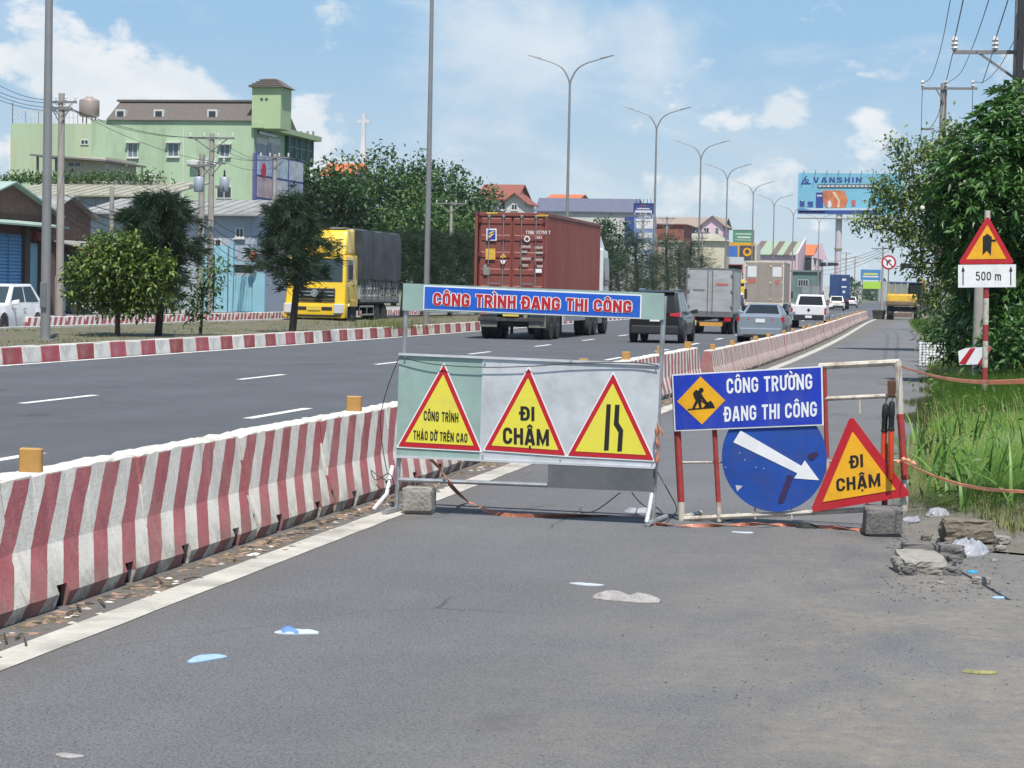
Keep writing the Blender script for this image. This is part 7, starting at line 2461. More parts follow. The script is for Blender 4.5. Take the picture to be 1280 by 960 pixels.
M_SIGNB = mat('sign_navy', (.035, .065, .22), .5, var=.1, vscale=1)
M_SIGNB2 = mat('sign_pale_blue', (.16, .22, .40), .5, var=.45, vscale=1.2, dirt=(.45, .48, .52), dirt_amt=.7, dscale=.9)
PW = mat('print_white', (.58, .58, .58), .6, var=.25, vscale=6)
PK = mat('print_dark', (.05, .05, .07), .6, var=.3, vscale=6)
sign_board('navy roof-top sign with two white lines beside the grey roof', 284, 793, 816, 255, 267, M_SIGNB, ((.15, .85, .42, .55, PW), (.05, .95, .66, .90, PW), (.3, .7, .12, .2, M_STKR)), frame=M_SIGNB, ztop_bars=5)
sign_board('plain navy panel hung on the building end', 281, 781, 793, 271, 308, M_SIGNB, (), (784,))
sign_board('pale blue tall sign with faded white blocks behind lamp post', 279, 793, 820, 271, 330, M_SIGNB2, ((.1, .9, .05, .25, PW), (.25, .85, .34, .45, PW), (.2, .9, .55, .70, PW), (.1, .6, .78, .95, PW)))
sign_board('green mesh billboard on roof behind lamp posts', 440, 917, 942, 288, 303.5, mat('sign_green', (.07, .24, .13), .6, var=.15, vscale=1), ((.1, .9, .25, .33, PW), (.2, .85, .5, .62, PW), (.1, .9, .75, .8, PW)), frame=M_STEEL)
t_, p0, p1, zt, zb = sign_board('amber shop sign with blue and black panels', 400, 884, 944, 303, 326, mat('sign_amber_far', (.62, .34, .02), .5, var=.08), ((.11, .64, .18, .85, mat('sign_cobalt', (.04, .15, .46), .5, var=.1)), (.68, .99, .16, .98, PK)))
for px, r in ((899, 1.0), (934, .75)):
    c = AY(px, 315, 400)
    MB().lathe([(r, -.05), (r, 0), (.05, 0)], 20, 'y', (c.x - t_.location.x, -.02, c.z)).build('round_emblem', M_SAMB, t_)
    MB().lathe([(r * .5, -.05), (r * .5, 0), (.05, 0)], 12, 'y', (c.x - t_.location.x, -.06, c.z + .1)).build('round_emblem', PK, t_)
sign_board('white and red shop banner below the amber sign', 394, 886, 930, 321, 341, mat('banner_white', (.48, .52, .55), .6, var=.15), ((.02, .98, .45, .98, mat('banner_red', (.34, .10, .09), .6, var=.3, vscale=.8)), (.05, .42, .30, .75, PW), (.48, .95, .50, .78, PW), (.35, .60, .08, .40, mat('banner_skin', (.45, .28, .24), .6, var=.3))))
block_px('shop_house', 'pale shop house under the amber sign', 'building', 404, 884, 946, 306, M_WALLW, 8)
# green and rust striped hall roof, pink walled
hl2 = thing('market_hall', 'pink hall with green roof streaked by rust brown bands', 'building')
YM = 470
p0, p1 = AY(940, 320, YM), AY(995, 320, YM)
ze, zr = AY(970, 319, YM).z, AY(970, 301, YM).z
MB().bx(p0.x, p1.x, YM, YM + 14, 0, ze).build('wall', M_WALLP, hl2)
for k in range(7):
    f0, f1 = k / 7, (k + 1) / 7
    m_ = mat('hall_brown', (.13, .085, .07), .8, var=.1) if k in (0, 3, 5) else mat('hall_green', (.24, .31, .22), .8, var=.12)
    x0, x1 = p0.x + (p1.x - p0.x) * f0, p0.x + (p1.x - p0.x) * f1
    MB().hexa([(x0, YM - .5, ze), (x1, YM - .5, ze), (x1 + 1, YM + 9, zr), (x0 + 1, YM + 9, zr)], [(x0, YM - .5, ze + .15), (x1, YM - .5, ze + .15), (x1 + 1, YM + 9, zr + .15), (x0 + 1, YM + 9, zr + .15)]).build('roof_band', m_, hl2)
MB().hexa([(p1.x - .05, YM - .4, 0), (p1.x + .4, YM - .4, 0), (p1.x + .4, YM + 14, 0), (p1.x - .05, YM + 14, 0)], [(p1.x - .05, YM - .4, ze + .4), (p1.x + .4, YM - .4, ze + .4), (p1.x + 1.4, YM + 9, zr + .8), (p1.x + 1., YM + 9, zr + .8)]).build('gable_wall', M_WALLP, hl2)
window(hl2, 'S', YM, AY(955, 328, YM).x, AY(962, 328, YM).x, AY(955, 336, YM).z, AY(955, 328, YM).z)
anchor(hl2, ((p0.x + p1.x) / 2, YM, 0))
oh = thing('orange_roof_house', 'pink house with bright orange tiled roof and dark balcony', 'house')
YO = 520
p0, p1 = AY(993, 330, YO), AY(1026, 330, YO)
ze, zr = AY(1005, 319, YO).z, AY(1005, 305, YO).z
MB().bx(p0.x, p1.x, YO, YO + 10, 0, ze).build('wall', M_WALLP, oh)
MB().hexa([(p0.x - .5, YO - .6, ze), (p1.x - 1.6, YO - .6, ze), (p1.x - 1.6, YO + 8, ze), (p0.x - .5, YO + 8, ze)], [(p0.x + 1.2, YO + 4, zr), (p1.x - 1., YO + 4, zr), (p1.x - 1., YO + 5, zr), (p0.x + 1.2, YO + 5, zr)]).build('roof', M_TILEO, oh)
MB().prism([(p1.x - 1.8, ze - .5), (p1.x + 1.6, ze - 1.2), (p1.x + .1, zr + .4)], YO - .7, YO - .3).build('gable_wall', M_WALLP, oh)
MB().bx(AY(1001, 330, YO).x, AY(1016, 330, YO).x, YO - .1, YO - .01, AY(1005, 338, YO).z, AY(1005, 322, YO).z).build('balcony', M_WING, oh)
for px in (1016, 1022):
    x = AY(px, 330, YO).x
    MB().bx(x - .25, x + .25, YO - .5, YO - .02, 0, ze - .2).build('column', M_WINF, oh)
anchor(oh, ((p0.x + p1.x) / 2, YO, 0))
gs = block_px('green_shop', 'dark green shop front with grey shutters past the pickup', 'building', 425, 990, 1024, 340, mat('shop_green', (.10, .17, .15), .7, var=.2, vscale=.8), 6, None, ((998, 1010, 350, 358),), .3, mat('shop_roof', (.14, .18, .16), .7), 3)
# blue and lime boards far down the road
sign_board('small blue billboard with yellow lines at the far junction', 640, 1076, 1101, 337, 350, mat('sign_midblue', (.05, .19, .42), .5, var=.1), ((.15, .85, .35, .5, M_SYEL), (.1, .9, .6, .75, PW)))
lg = block_px('lime_shop', 'lime green roofed stall under the small blue billboard', 'building', 630, 1079, 1101, 352, mat('lime_roof', (.34, .55, .04), .6, var=.08), 5, 361)
block_px('distant_building', 'grey distant warehouse at the end of the road', 'building', 780, 1030, 1076, 358, M_WALLW, 8)
block_px('distant_building', 'hazy distant row of shops right of the lime stall', 'building', 760, 1098, 1175, 352, mat('far_wall', (.30, .32, .32), .9, var=.3, vscale=.2), 8)

# ---- big billboard on a column
YV = 480.0
V = lambda px, py: AY(px, py, YV)
bb = thing('roadside_billboard', 'large pale blue billboard on tall column rising over the road', 'billboard')
v0, v1 = V(998, 216), V(1128, 216)
zt, zb = V(998, 216).z, V(998, 267).z
dz_ = V(1128, 216).z - zt
bo = MB().bx(v0.x, v1.x, YV, YV + 1.6, zb, zt).build('panel', mat('billboard_sky', (.17, .42, .55), .5, var=.22, vscale=.12), bb)
def field(L, m, d, name='printed_field'):
    pts = [(V(*p).x, V(*p).z) for p in L]
    return MB().prism(pts, YV - d - .03, YV - d).build(name, m, bo)
NAVY = mat('print_navy', (.02, .05, .24), .5, var=.05)
zv = lambda x, y: (960 + x * .125, 170 + y * .125)
def vq(a, b, c, d):
    return [(V(*zv(a, b)).x, V(*zv(a, b)).z), (V(*zv(c, b)).x, V(*zv(c, b)).z), (V(*zv(c, d)).x, V(*zv(c, d)).z), (V(*zv(a, d)).x, V(*zv(a, d)).z)]
letter('VANSHIN Y', vq(452, 410, 1060, 466), YV - .06, NAVY, 'lettering', bo, gap=.22)
for L in ([(378, 396), (392, 398), (352, 468), (430, 470), (430, 480), (328, 480)], [(372, 436), (398, 428), (410, 446), (398, 466), (372, 466)]):
    field([zv(*p) for p in L], NAVY, .05, 'emblem')
field([zv(382, 444), zv(394, 440), zv(398, 450), zv(384, 458)], _mats['billboard_sky'], .10, 'emblem')
field([zv(495, 484), zv(1110, 484), zv(1110, 520), zv(495, 520)], mat('print_charcoal', (.06, .08, .09), .5, var=.1), .05)
for k in range(14):
    a = 505 + k * 42
    field([zv(a, 494), zv(a + 32, 494), zv(a + 32, 508), zv(a, 508)], PW, .09)
field([zv(545, 545), zv(760, 545), zv(800, 640), zv(770, 722), zv(580, 715), zv(548, 640)], mat('print_flame', (.50, .13, .05), .5, var=.5, vscale=.35, dirt=(.62, .34, .12), dirt_amt=.8, dscale=.3), .05, 'picture')
field([zv(640, 560), zv(672, 560), zv(718, 640), zv(716, 715), zv(690, 715), zv(700, 650)], mat('print_hot', (.66, .48, .30), .5, var=.2, vscale=.6), .09, 'picture')
field([zv(600, 650), zv(625, 645), zv(640, 690), zv(620, 720), zv(596, 712)], PW, .10, 'picture')
for a, b, c, d, m_ in ((480, 565, 550, 720, NAVY), (490, 590, 540, 604, PW), (318, 645, 365, 705, NAVY), (396, 655, 450, 708, NAVY), (335, 640, 350, 652, PW), (835, 640, 875, 700, M_STKR), (300, 722, 1128, 742, mat('print_pale', (.45, .55, .62), .5)), (300, 742, 1128, 776, NAVY), (315, 750, 575, 766, mat('print_gold', (.5, .42, .12), .5, var=.3, vscale=2))):
    field([zv(a, b), zv(c, b), zv(c, d), zv(a, d)], m_, .05 if m_ is not PW else .09)
field([zv(300, 722), zv(340, 718), zv(420, 732), zv(300, 742)], mat('print_wave', (.08, .25, .45), .5), .10)
for k in range(9):
    x = v0.x + (v1.x - v0.x) * (k + .5) / 9
    MB().tube([(x, YV, zt), (x, YV - .5, zt + .5), (x, YV - 1.6, zt + .45)], .07, 5).build('floodlight', M_STEEL, bb)
MB().bx(v0.x, v1.x, YV - 1.0, YV - .9, zb - .75, zb - .65).build('walkway_rail', M_WINF, bb)
MB().bx(v0.x, v1.x, YV - 1.0, YV + 1.6, zb - 1.0, zb - .9).build('walkway', M_STEEL, bb)
for k in range(14):
    x = v0.x + (v1.x - v0.x) * k / 13
    MB().bar((x, YV - .95, zb - .95), (x, YV - .95, zb - .1), .07).build('walkway_post', M_WINF, bb)
xc = V(1047, 330).x
M_COL = mat('billboard_column', (.46, .42, .43), .7, var=.1, vscale=.3)
MB().cyl((xc, YV + .8, 0), (xc, YV + .8, zb), .68, 18).build('column', M_COL, bb, smooth=True)
MB().cyl((xc, YV + .8, V(1047, 311).z - .2), (xc, YV + .8, V(1047, 311).z + .2), .82, 18).build('flange', M_RUSTY, bb, smooth=True)
anchor(bb, (xc, YV + .8, 0))

# ---- round no-entry style sign and traffic lights at the far junction
YR = 196.0
c = AY(1111, 328, YR)
rs_ = thing('round_road_sign', 'round red ringed prohibition sign on a thin post by the excavator', 'road sign', (c.x, YR, 0))
MB().cyl((0, .06, 0), (0, .06, c.z + .5), .05, 8).build('post', M_LAMP, rs_)
MB().disc((0, c.z), .62, -.02, .02, 26).build('rim', M_SRED, rs_)
MB().disc((0, c.z), .47, -.03, -.022, 24).build('face', M_SWHITE, rs_)
MB().prism([(-.18, c.z - .26), (-.07, c.z - .26), (-.07, c.z + .04), (.18, c.z + .09), (.18, c.z + .24), (-.18, c.z + .15)], -.045, -.032).build('symbol', M_SBLACK, rs_)
MB().prism([(-.35, c.z + .29), (-.29, c.z + .35), (.35, c.z - .29), (.29, c.z - .35)], -.058, -.047).build('bar', M_SRED, rs_)


def signal(label, Y, px, py_top, arms, heads):
    t = thing('traffic_signal', label, 'traffic light')
    x = AY(px, 370, Y).x
    z = AY(px, py_top, Y).z
    MB().cyl((x, Y, 0), (x, Y, z + .3), .12, 8).build('post', M_LAMP, t)
    xa = AY(arms, py_top, Y).x
    MB().cyl((x, Y, z - .3), (xa, Y, z), .07, 8).build('arm', M_LAMP, t)
    for hp, w in heads:
        xh = AY(hp, py_top, Y).x
        hd = MB().bx(xh - w, xh + w, Y - .25, Y + .05, z - .22, z + .22).build('signal_head', M_SBLACK, t, bevel=.03)
        n = 3
        for k in range(n):
            MB().disc((xh - w + (2 * k + 1) * w / n, z), w / n * .75, Y - .30, Y - .252, 12).build('lens', M_RIMDK, hd)
    anchor(t, (x, Y, 0))
    return t


signal('traffic light arm with round sign reaching out beside the orange roofed house', 330, 1022, 330, 1044, ((1041, .75), (1029, .45)))
t_ = signal('traffic light arm pointing left out of the tree edge', 210, 1165, 333, 1120, ((1133, .5),))

# ================================================================== utility poles and wires
def utility_pole(label, base, h, r=.14, arms=((.5, 1.8),), lean=0.0, group='utility poles', arm_dir=0.0):
    t = thing('utility_pole', label, 'utility pole', base, arm_dir, group)
    MB().tube([(0, 0, 0), (lean * h / 2, 0, h / 2), (lean * h, 0, h)], [r * 1.15, r, r * .8], 10).build('pole', M_WOODP, t, smooth=True)
    for dz2, w in arms:
        z = h - dz2
        a = MB().bx(lean * z - w / 2, lean * z + w / 2, -.16, -.06, z - .05, z + .05).build('crossarm', M_STEEL, t)
        for k in range(4):
            x = lean * z - w / 2 + w * (k + .15) / 3.3
            MB().lathe([(.03, 0), (.06, .05), (.035, .10), (.06, .15), (.03, .22)], 8, 'z', (x, -.11, z + .05)).build('insulator', M_WINF, a)
        for s in (-1, 1):
            MB().bar((lean * z + s * w * .35, -.11, z - .03), (lean * z, -.11, z - .7), .05).build('brace', M_STEEL, a)
    return t


def wire_run(a, b, sag, label, r=.012, group='overhead wires'):
    a, b = Vector(a), Vector(b)
    pts = [a.lerp(b, t) - Vector((0, 0, sag * 4 * t * (1 - t))) for t in np.linspace(0, 1, 15)]
    o = MB().tube(pts, r, 4).build('overhead_wire', M_CABLE)
    return tag(o, label, 'wire', group)


XU = -39.8
pa = AX(74, 398, XU)
hA = AX(75, 119, XU).z
utility_pole('concrete utility pole with one crossarm near the brown brick house', (XU, pa.y, .1), hA, .17, ((.4, 1.5), (.7, 1.1)))
pbq = AX(262, 385, XU)
hB = AX(263, 169, XU).z
utility_pole('taller of the paired utility poles carrying transformers', (XU, pbq.y, .1), hB, .16, ((.25, 2.6), (1.6, 1.6)))
pbr = AX(250, 385, XU)
utility_pole('shorter of the paired utility poles in front of the pale blue workshop', (XU, pbr.y, .1), AX(251, 195, XU).z, .18, ((.6, 1.6),))
for px, dx, lab in ((245, .0, 'grey pole transformer on the shorter paired pole'), (277, .3, 'grey pole transformer on the taller paired pole')):
    p = AX(px, 240, XU + .3)
    t_ = thing('pole_transformer', lab, 'transformer', (XU + .45, p.y, p.z), 0, 'pole transformers')
    M_TRF = mat('transformer_grey', (.32, .36, .40), .5, .2, var=.1)
    MB().lathe([(.22, 0), (.26, .05), (.26, .75), (.22, .8)], 14).build('tank', M_TRF, t_, smooth=True)
    MB().lathe([(.04, .8), (.07, .9), (.04, 1.0), (.06, 1.08), (.03, 1.2)], 8).build('bushing', M_BLKPL, t_)
    MB().bx(-.5, -.2, -.1, .1, .2, .35).build('hanger', M_STEEL, t_)
utility_pole('short leaning utility pole over the sheds', (XU - 1.0, AX(138, 398, XU - 1).y, .1), AX(138, 236, XU - 1).z, .13, ())
utility_pole('utility pole standing against the poster board', (XU - 1.0, AX(341, 385, XU - 1).y, .1), AX(340, 194, XU - 1).z, .15, ((.2, 1.9),))
utility_pole('utility pole with insulators in front of the big green trees', (XU, AX(562, 380, XU).y, .1), AX(562, 254, XU).z, .14, ((.1, 2.6),))
for px, py, lab in ((804, 268, 'utility pole before the pale blue tall sign'), (834, 272, 'utility pole before the red brick wall'), (878, 290, 'dark utility pole beside the amber shop sign')):
    Y = {804: 250, 834: 270, 878: 300}[px]
    x = AY(px, py, Y).x
    utility_pole(lab, (x, Y, .1), AY(px, py, Y).z, .15, ((.2, 2.0), (.9, 1.6)))
for i, (py0, py1, zz) in enumerate(((88, 128, .1), (106, 130, .0), (114, 132, -.2), (122, 134, -.35))):
    a0 = AX(-60, py0 - 28, XU + .2 * i)
    w_ = wire_run(a0, (XU - .6 + .4 * i, pa.y - .1, hA - .3 + zz), .5, 'black overhead wire reaching the pole beside the brick house')
    wire_run((XU - .6 + .4 * i, pa.y - .1, hA - .3 + zz), (XU - 1.1 + .7 * i, pbq.y - .1, hB - .1 + (0 if i < 3 else -1.4)), .45, 'black overhead wire strung between the two roadside poles at the workshop')
    wire_run((XU - 1.1 + .7 * i, pbq.y - .1, hB - .1 + (0 if i < 3 else -1.4)), (XU - 1.6 + .5 * i, AX(341, 385, XU - 1).y, AX(340, 194, XU - 1).z - .2), .5, 'black overhead wire from the paired poles to the poster board')
for k in range(5):
    z = AX(262, 275 + 9 * k, XU).z
    wire_run((XU + .1, pa.y, 5.6 - .25 * k), (XU + .1, pbq.y, z), .5 + .12 * k, 'low sagging black cable between the roadside poles', .02, 'low cables')
    wire_run((XU + .1, pbq.y, z), (XU - 1, AX(341, 385, XU - 1).y, z - .3), .5 + .1 * k, 'low sagging black cable in front of the pale blue workshop', .02, 'low cables')

# right-hand line over the trees
YF_, YG2 = 70.0, 118.0
pf = AY(1274, 60, YF_)
tF = thing('utility_pole', 'near utility pole with long steel arm rising above the big leafed tree', 'utility pole', (pf.x, YF_, 0), 0, 'utility poles')
MB().tube([(0, 0, 0), (0, 0, 14)], [.22, .15], 10).build('pole', M_WOODP, tF, smooth=True)
za = AY(1230, 66, YF_).z
xa0 = AY(1191, 66, YF_).x - pf.x
arm = MB().bx(xa0, .1, -.22, -.12, za - .055, za + .055).build('crossarm', M_STEEL, tF)
MB().bar((AY(1222, 68, YF_).x - pf.x, -.17, za), (.0, -.17, za - .85), .07).build('brace', M_STEEL, tF)
for px in (1193, 1243.5):
    MB().lathe([(.05, 0), (.11, .06), (.07, .12), (.11, .18), (.07, .24), (.10, .3), (.05, .42)], 10, 'z', (AY(px, 66, YF_).x - pf.x, -.17, za + .06)).build('insulator', M_WINF, arm)
bxs = thing('sign_box', 'black edged sign box fixed to the near utility pole above the tree', 'sign', (AY(1271, 50, YF_ - 1).x, YF_ - 1, AY(1271, 100, YF_ - 1).z))
MB().bx(0, 2.2, 0, .35, 0, 3.2).build('box', M_BLKPL, bxs, bevel=.02)
MB().bx(.22, 2.0, -.03, -.004, .3, 1.1).build('white_face', M_SWHITE, bxs)
pg = AY(1180, 104, YG2)
tG = thing('utility_pole', 'far utility pole whose top shows left of the big leafed tree crown', 'utility pole', (pg.x, YG2, 0), 0, 'utility poles')
MB().tube([(0, 0, 0), (0, 0, pg.z)], [.26, .17], 10).build('pole', M_WOODP, tG, smooth=True)
zg = AY(1170, 111, YG2).z
arm = MB().bx(AY(1152, 111, YG2).x - pg.x, AY(1222, 111, YG2).x - pg.x, -.24, -.14, zg - .06, zg + .06).build('crossarm', M_STEEL, tG)
MB().bar((AY(1170, 111, YG2).x - pg.x, -.2, zg), (0, -.2, zg - .7), .07).build('brace', M_STEEL, tG)
for px in (1153, 1182.5, 1216):
    MB().lathe([(.05, 0), (.10, .08), (.06, .16), (.10, .24), (.05, .36)], 8, 'z', (AY(px, 111, YG2).x - pg.x, -.19, zg + .06)).build('insulator', M_WINF, arm)
    MB().bar((AY(px, 111, YG2).x - pg.x, -.22, zg), (AY(px, 111, YG2).x - pg.x, -.22, zg - 2.6), .03).build('jumper', M_CABLE, tG)
MB().bx(AY(1152, 160, YG2).x - pg.x, AY(1168, 160, YG2).x - pg.x, -.24, -.14, zg - 2.1, zg - 2.0).build('crossarm', M_STEEL, tG)


def span_px(P, Ys, label, r=.014):
    pts = [AY(p[0], p[1], y) for p, y in zip(P, Ys)]
    o = MB().tube(smooth_path(pts, 6), r, 5).build('overhead_wire', M_CABLE)
    return tag(o, label, 'wire', 'power lines over the right verge')


lab_w = 'thick black power line sweeping down over the big leafed tree'
span_px([(1199, -60), (1188, 0), (1176, 60), (1164, 96), (1153, 104)], (52, 70, 92, 108, 118), lab_w)
span_px([(1212, -50), (1204, 0), (1193, 50)], (52, 60, 70), lab_w, .016)
span_px([(1193, 58), (1182, 105), (1172, 145), (1160, 162), (1153, 160)], (70, 88, 104, 114, 118), lab_w, .014)
span_px([(1250, -55), (1236, 0), (1216, 58), (1200, 92), (1183, 104)], (48, 62, 88, 106, 118), lab_w)
span_px([(1272, -40), (1260, 0), (1244, 50)], (58, 63, 70), lab_w, .016)
span_px([(1244, 56), (1236, 80), (1228, 104)], (70, 76, 82), lab_w)
span_px([(1290, 0), (1268, 50), (1248, 85), (1230, 102), (1216, 102)], (52, 76, 96, 110, 118), lab_w)
# concrete post in the bushes behind the 500 m sign and another farther on
for px0, py0, pyb, Y, lab in ((1224.5, 350, 430, 45, 'plain concrete post standing just behind the 500 m sign'), (1181, 365, 430, 66, 'plain concrete post among the bushes at the road edge')):
    p = AY(px0, py0, Y)
    o = MB().tube([(0, 0, -.1), (0, 0, p.z)], [.11, .10], 10).build('concrete_post', M_WOODP, smooth=True)
    o.location = (p.x, Y, 0)
    tag(o, lab, 'post')
for px, py, Y, lab in ((1058, 315, 560, 'distant utility pole near the small blue billboard'), (1104, 308, 300, 'distant utility pole behind the round prohibition sign'), (1069, 320, 600, 'distant thin pole beyond the billboard column')):
    p = AY(px, py, Y)
    utility_pole(lab, (p.x, Y, 0), p.z, .16, ((.3, 3.0), (1.6, 2.4)))
for k in range(4):
    wire_run(AY(1104, 309 + 3 * k, 300), AY(1000, 322 + 6 * k, 560), 1.5, 'thin wire crossing the road by the distant junction', .03, 'distant wires')
# bumpy pale concrete mat at the road edge
YK = 58.0
cm = AY(1165, 466, YK)
cmt = thing('concrete_mat', 'pale leaning stack of small concrete lumps at the edge of the closed lane', 'concrete mat', (cm.x, YK, 0), .02)
lump = MB().ball((0, 0, 0), .045, 8, 5, (1, 1, 1.1)).mesh('lump', mat('pale_lump', (.46, .47, .46), .9, var=.15, vscale=6, bump=.4), smooth='all')
MB().hexa([(-.34, -.02, 0), (.34, -.02, 0), (.34, .9, 0), (-.34, .9, 0)], [(-.34, .52, .60), (.34, .52, .60), (.34, .8, .60), (-.34, .8, .60)]).build('mat_base', M_CONC, cmt)
for i in range(8):
    for j in range(9):
        o = put('lump', lump, cmt)
        o.location = (-.30 + i * .087 + random.uniform(-.008, .008), .0 + j * .058, .04 + j * .066)

# ================================================================== plants
M_BARK = mat('bark', (0.085, 0.065, 0.048), 0.95, var=0.3, vscale=8, bump=0.8, bscale=20)
M_BARKDK = mat('bark_dark', (0.045, 0.036, 0.030), 0.95, var=0.3, vscale=8, bump=0.8, bscale=20)
M_LEAFBIG = mat('leaf_glossy', (0.045, 0.120, 0.020), 0.42, var=0, island=0.42, trans=0.22, spec=0.5)
M_LEAFFINE = mat('leaf_fine', (0.125, 0.190, 0.045), 0.6, var=0, island=0.45, trans=0.30)
M_LEAFSHRUB = mat('leaf_shrub', (0.105, 0.170, 0.030), 0.55, var=0, island=0.45, trans=0.25)
M_LEAFDEEP = mat('leaf_deep', (0.024, 0.066, 0.014), 0.55, var=0, island=0.45, trans=0.22)
M_LEAFMID = mat('leaf_mid', (0.050, 0.110, 0.020), 0.6, var=0, island=0.45, trans=0.25)
M_NEEDLE = mat('needle', (0.042, 0.085, 0.042), 0.7, var=0, island=0.45, trans=0.18)
M_GRASS = mat('grass_blade', (0.120, 0.235, 0.030), 0.6, var=0, island=0.40, trans=0.35)
M_GRASSDRY = mat('grass_dry', (0.150, 0.170, 0.055), 0.8, var=0, island=0.4, trans=0.25)
M_REED = mat('reed_leaf', (0.090, 0.200, 0.030), 0.5, var=0, island=0.35, trans=0.30)


def unit(a):
    return a / np.maximum(1e-9, np.linalg.norm(a, axis=-1, keepdims=True))


def leaf_mesh(name, P, D, length, ratio, m, parent=None, fold=0.25, kind=None, droop=0.0):
    """P (n,3) stalk ends, D (n,3) leaf directions; each leaf two folded halves coming to a point"""
    n = len(P)
    D = unit(D)
    up = np.tile(np.array([0, 0, 1.0]), (n, 1)) + NPR.normal(0, .45, (n, 3))
    side = unit(np.cross(D, up))
    nrm = np.cross(side, D)
    L = length if isinstance(length, np.ndarray) else NPR.uniform(.5, 1.35, n) * length
    L = L[:, None]
    W = L * ratio / 2
    mid = P + D * L * .48 - np.array([0, 0, 1.0]) * L * droop * .3
    tip = P + D * L - np.array([0, 0, 1.0]) * L * droop
    l = mid + side * W + nrm * W * fold
    r = mid - side * W + nrm * W * fold
    V = np.stack([P, l, tip, r], 1).reshape(-1, 3)
    i = np.arange(n)[:, None] * 4
    F_ = np.concatenate([i + np.array([[0, 2, 1]]), i + np.array([[0, 3, 2]])], 1).reshape(-1, 3)
    return np_mesh(name, V, F_, m, parent, kind)


def blob_points(blobs, n, shell=0.55):
    """points in the outer part of a set of ellipsoids (cx, cy, cz, rx, ry, rz)"""
    B = np.array(blobs, float)
    vol = (B[:, 3] * B[:, 4] * B[:, 5]) ** (2 / 3)
    k = NPR.choice(len(B), n, p=vol / vol.sum())
    d = unit(NPR.normal(size=(n, 3)))
    r = 1 - shell * NPR.random(n) ** 1.6
    return B[k, :3] + d * B[k, 3:] * r[:, None], d


def limbs(par, base, h, r0, targets, m, bend_=0.12, name='trunk'):
    """trunk with tapering limbs to the targets; each limb its own part"""
    base = Vector(base)
    top = Vector((base.x + random.uniform(-.1, .1) * h * .3, base.y, base.z + h))
    path = [base, base.lerp(top, .33) + Vector((random.uniform(-1, 1), random.uniform(-1, 1), 0)) * bend_ * h * .2, base.lerp(top, .66) + Vector((random.uniform(-1, 1), random.uniform(-1, 1), 0)) * bend_ * h * .2, top]
    tr = MB().tube(smooth_path(path, 4), [r0 * (1.15 - .6 * i / 12) for i in range(13)], 9).build(name, m, par, smooth=True)
    for t in targets:
        t = Vector(t)
        s = path[random.choice((2, 2, 3))].lerp(path[1], random.uniform(0, .6))
        q = [s, s.lerp(t, .35) + Vector((0, 0, .06 * h)), s.lerp(t, .7) + Vector((random.uniform(-1, 1) * .06 * h, random.uniform(-1, 1) * .06 * h, .03 * h)), t]
        sp = smooth_path(q, 3)
        MB().tube(sp, [r0 * (.5 - .43 * i / (len(sp) - 1)) for i in range(len(sp))], 6).build('limb', m, tr, smooth=True)
    return tr


def leafy_tree(name, label, base, blobs, n_clump, per, leaf, ratio, m, trunk_h, r0, spread=.25, group=None, bark=None, cat='tree', droop=.15, shell=.6, out=.6, seed=1, n_limb=6):
    """blobs relative to the base"""
    global NPR
    NPR = np.random.default_rng(seed)
    random.seed(seed)
    t = thing(name, label, cat, base, 0, group)
    C, d = blob_points(blobs, n_clump, shell)
    cl = np.repeat(C, per, 0)
    dd = np.repeat(d, per, 0)
    P = cl + NPR.normal(0, spread, cl.shape)
    D = dd * out + NPR.normal(0, .7, cl.shape) + np.array([0, 0, -.1])
    leaf_mesh('crown', P, D, leaf, ratio, m, t, droop=droop)
    tg = [blobs[i % len(blobs)] for i in range(n_limb)]
    limbs(t, (0, 0, 0), trunk_h, r0, [(b[0] + random.uniform(-.4, .4) * b[3], b[1] + random.uniform(-.4, .4) * b[4], b[2] + random.uniform(-.3, .4) * b[5]) for b in tg], bark or M_BARK)
    return t


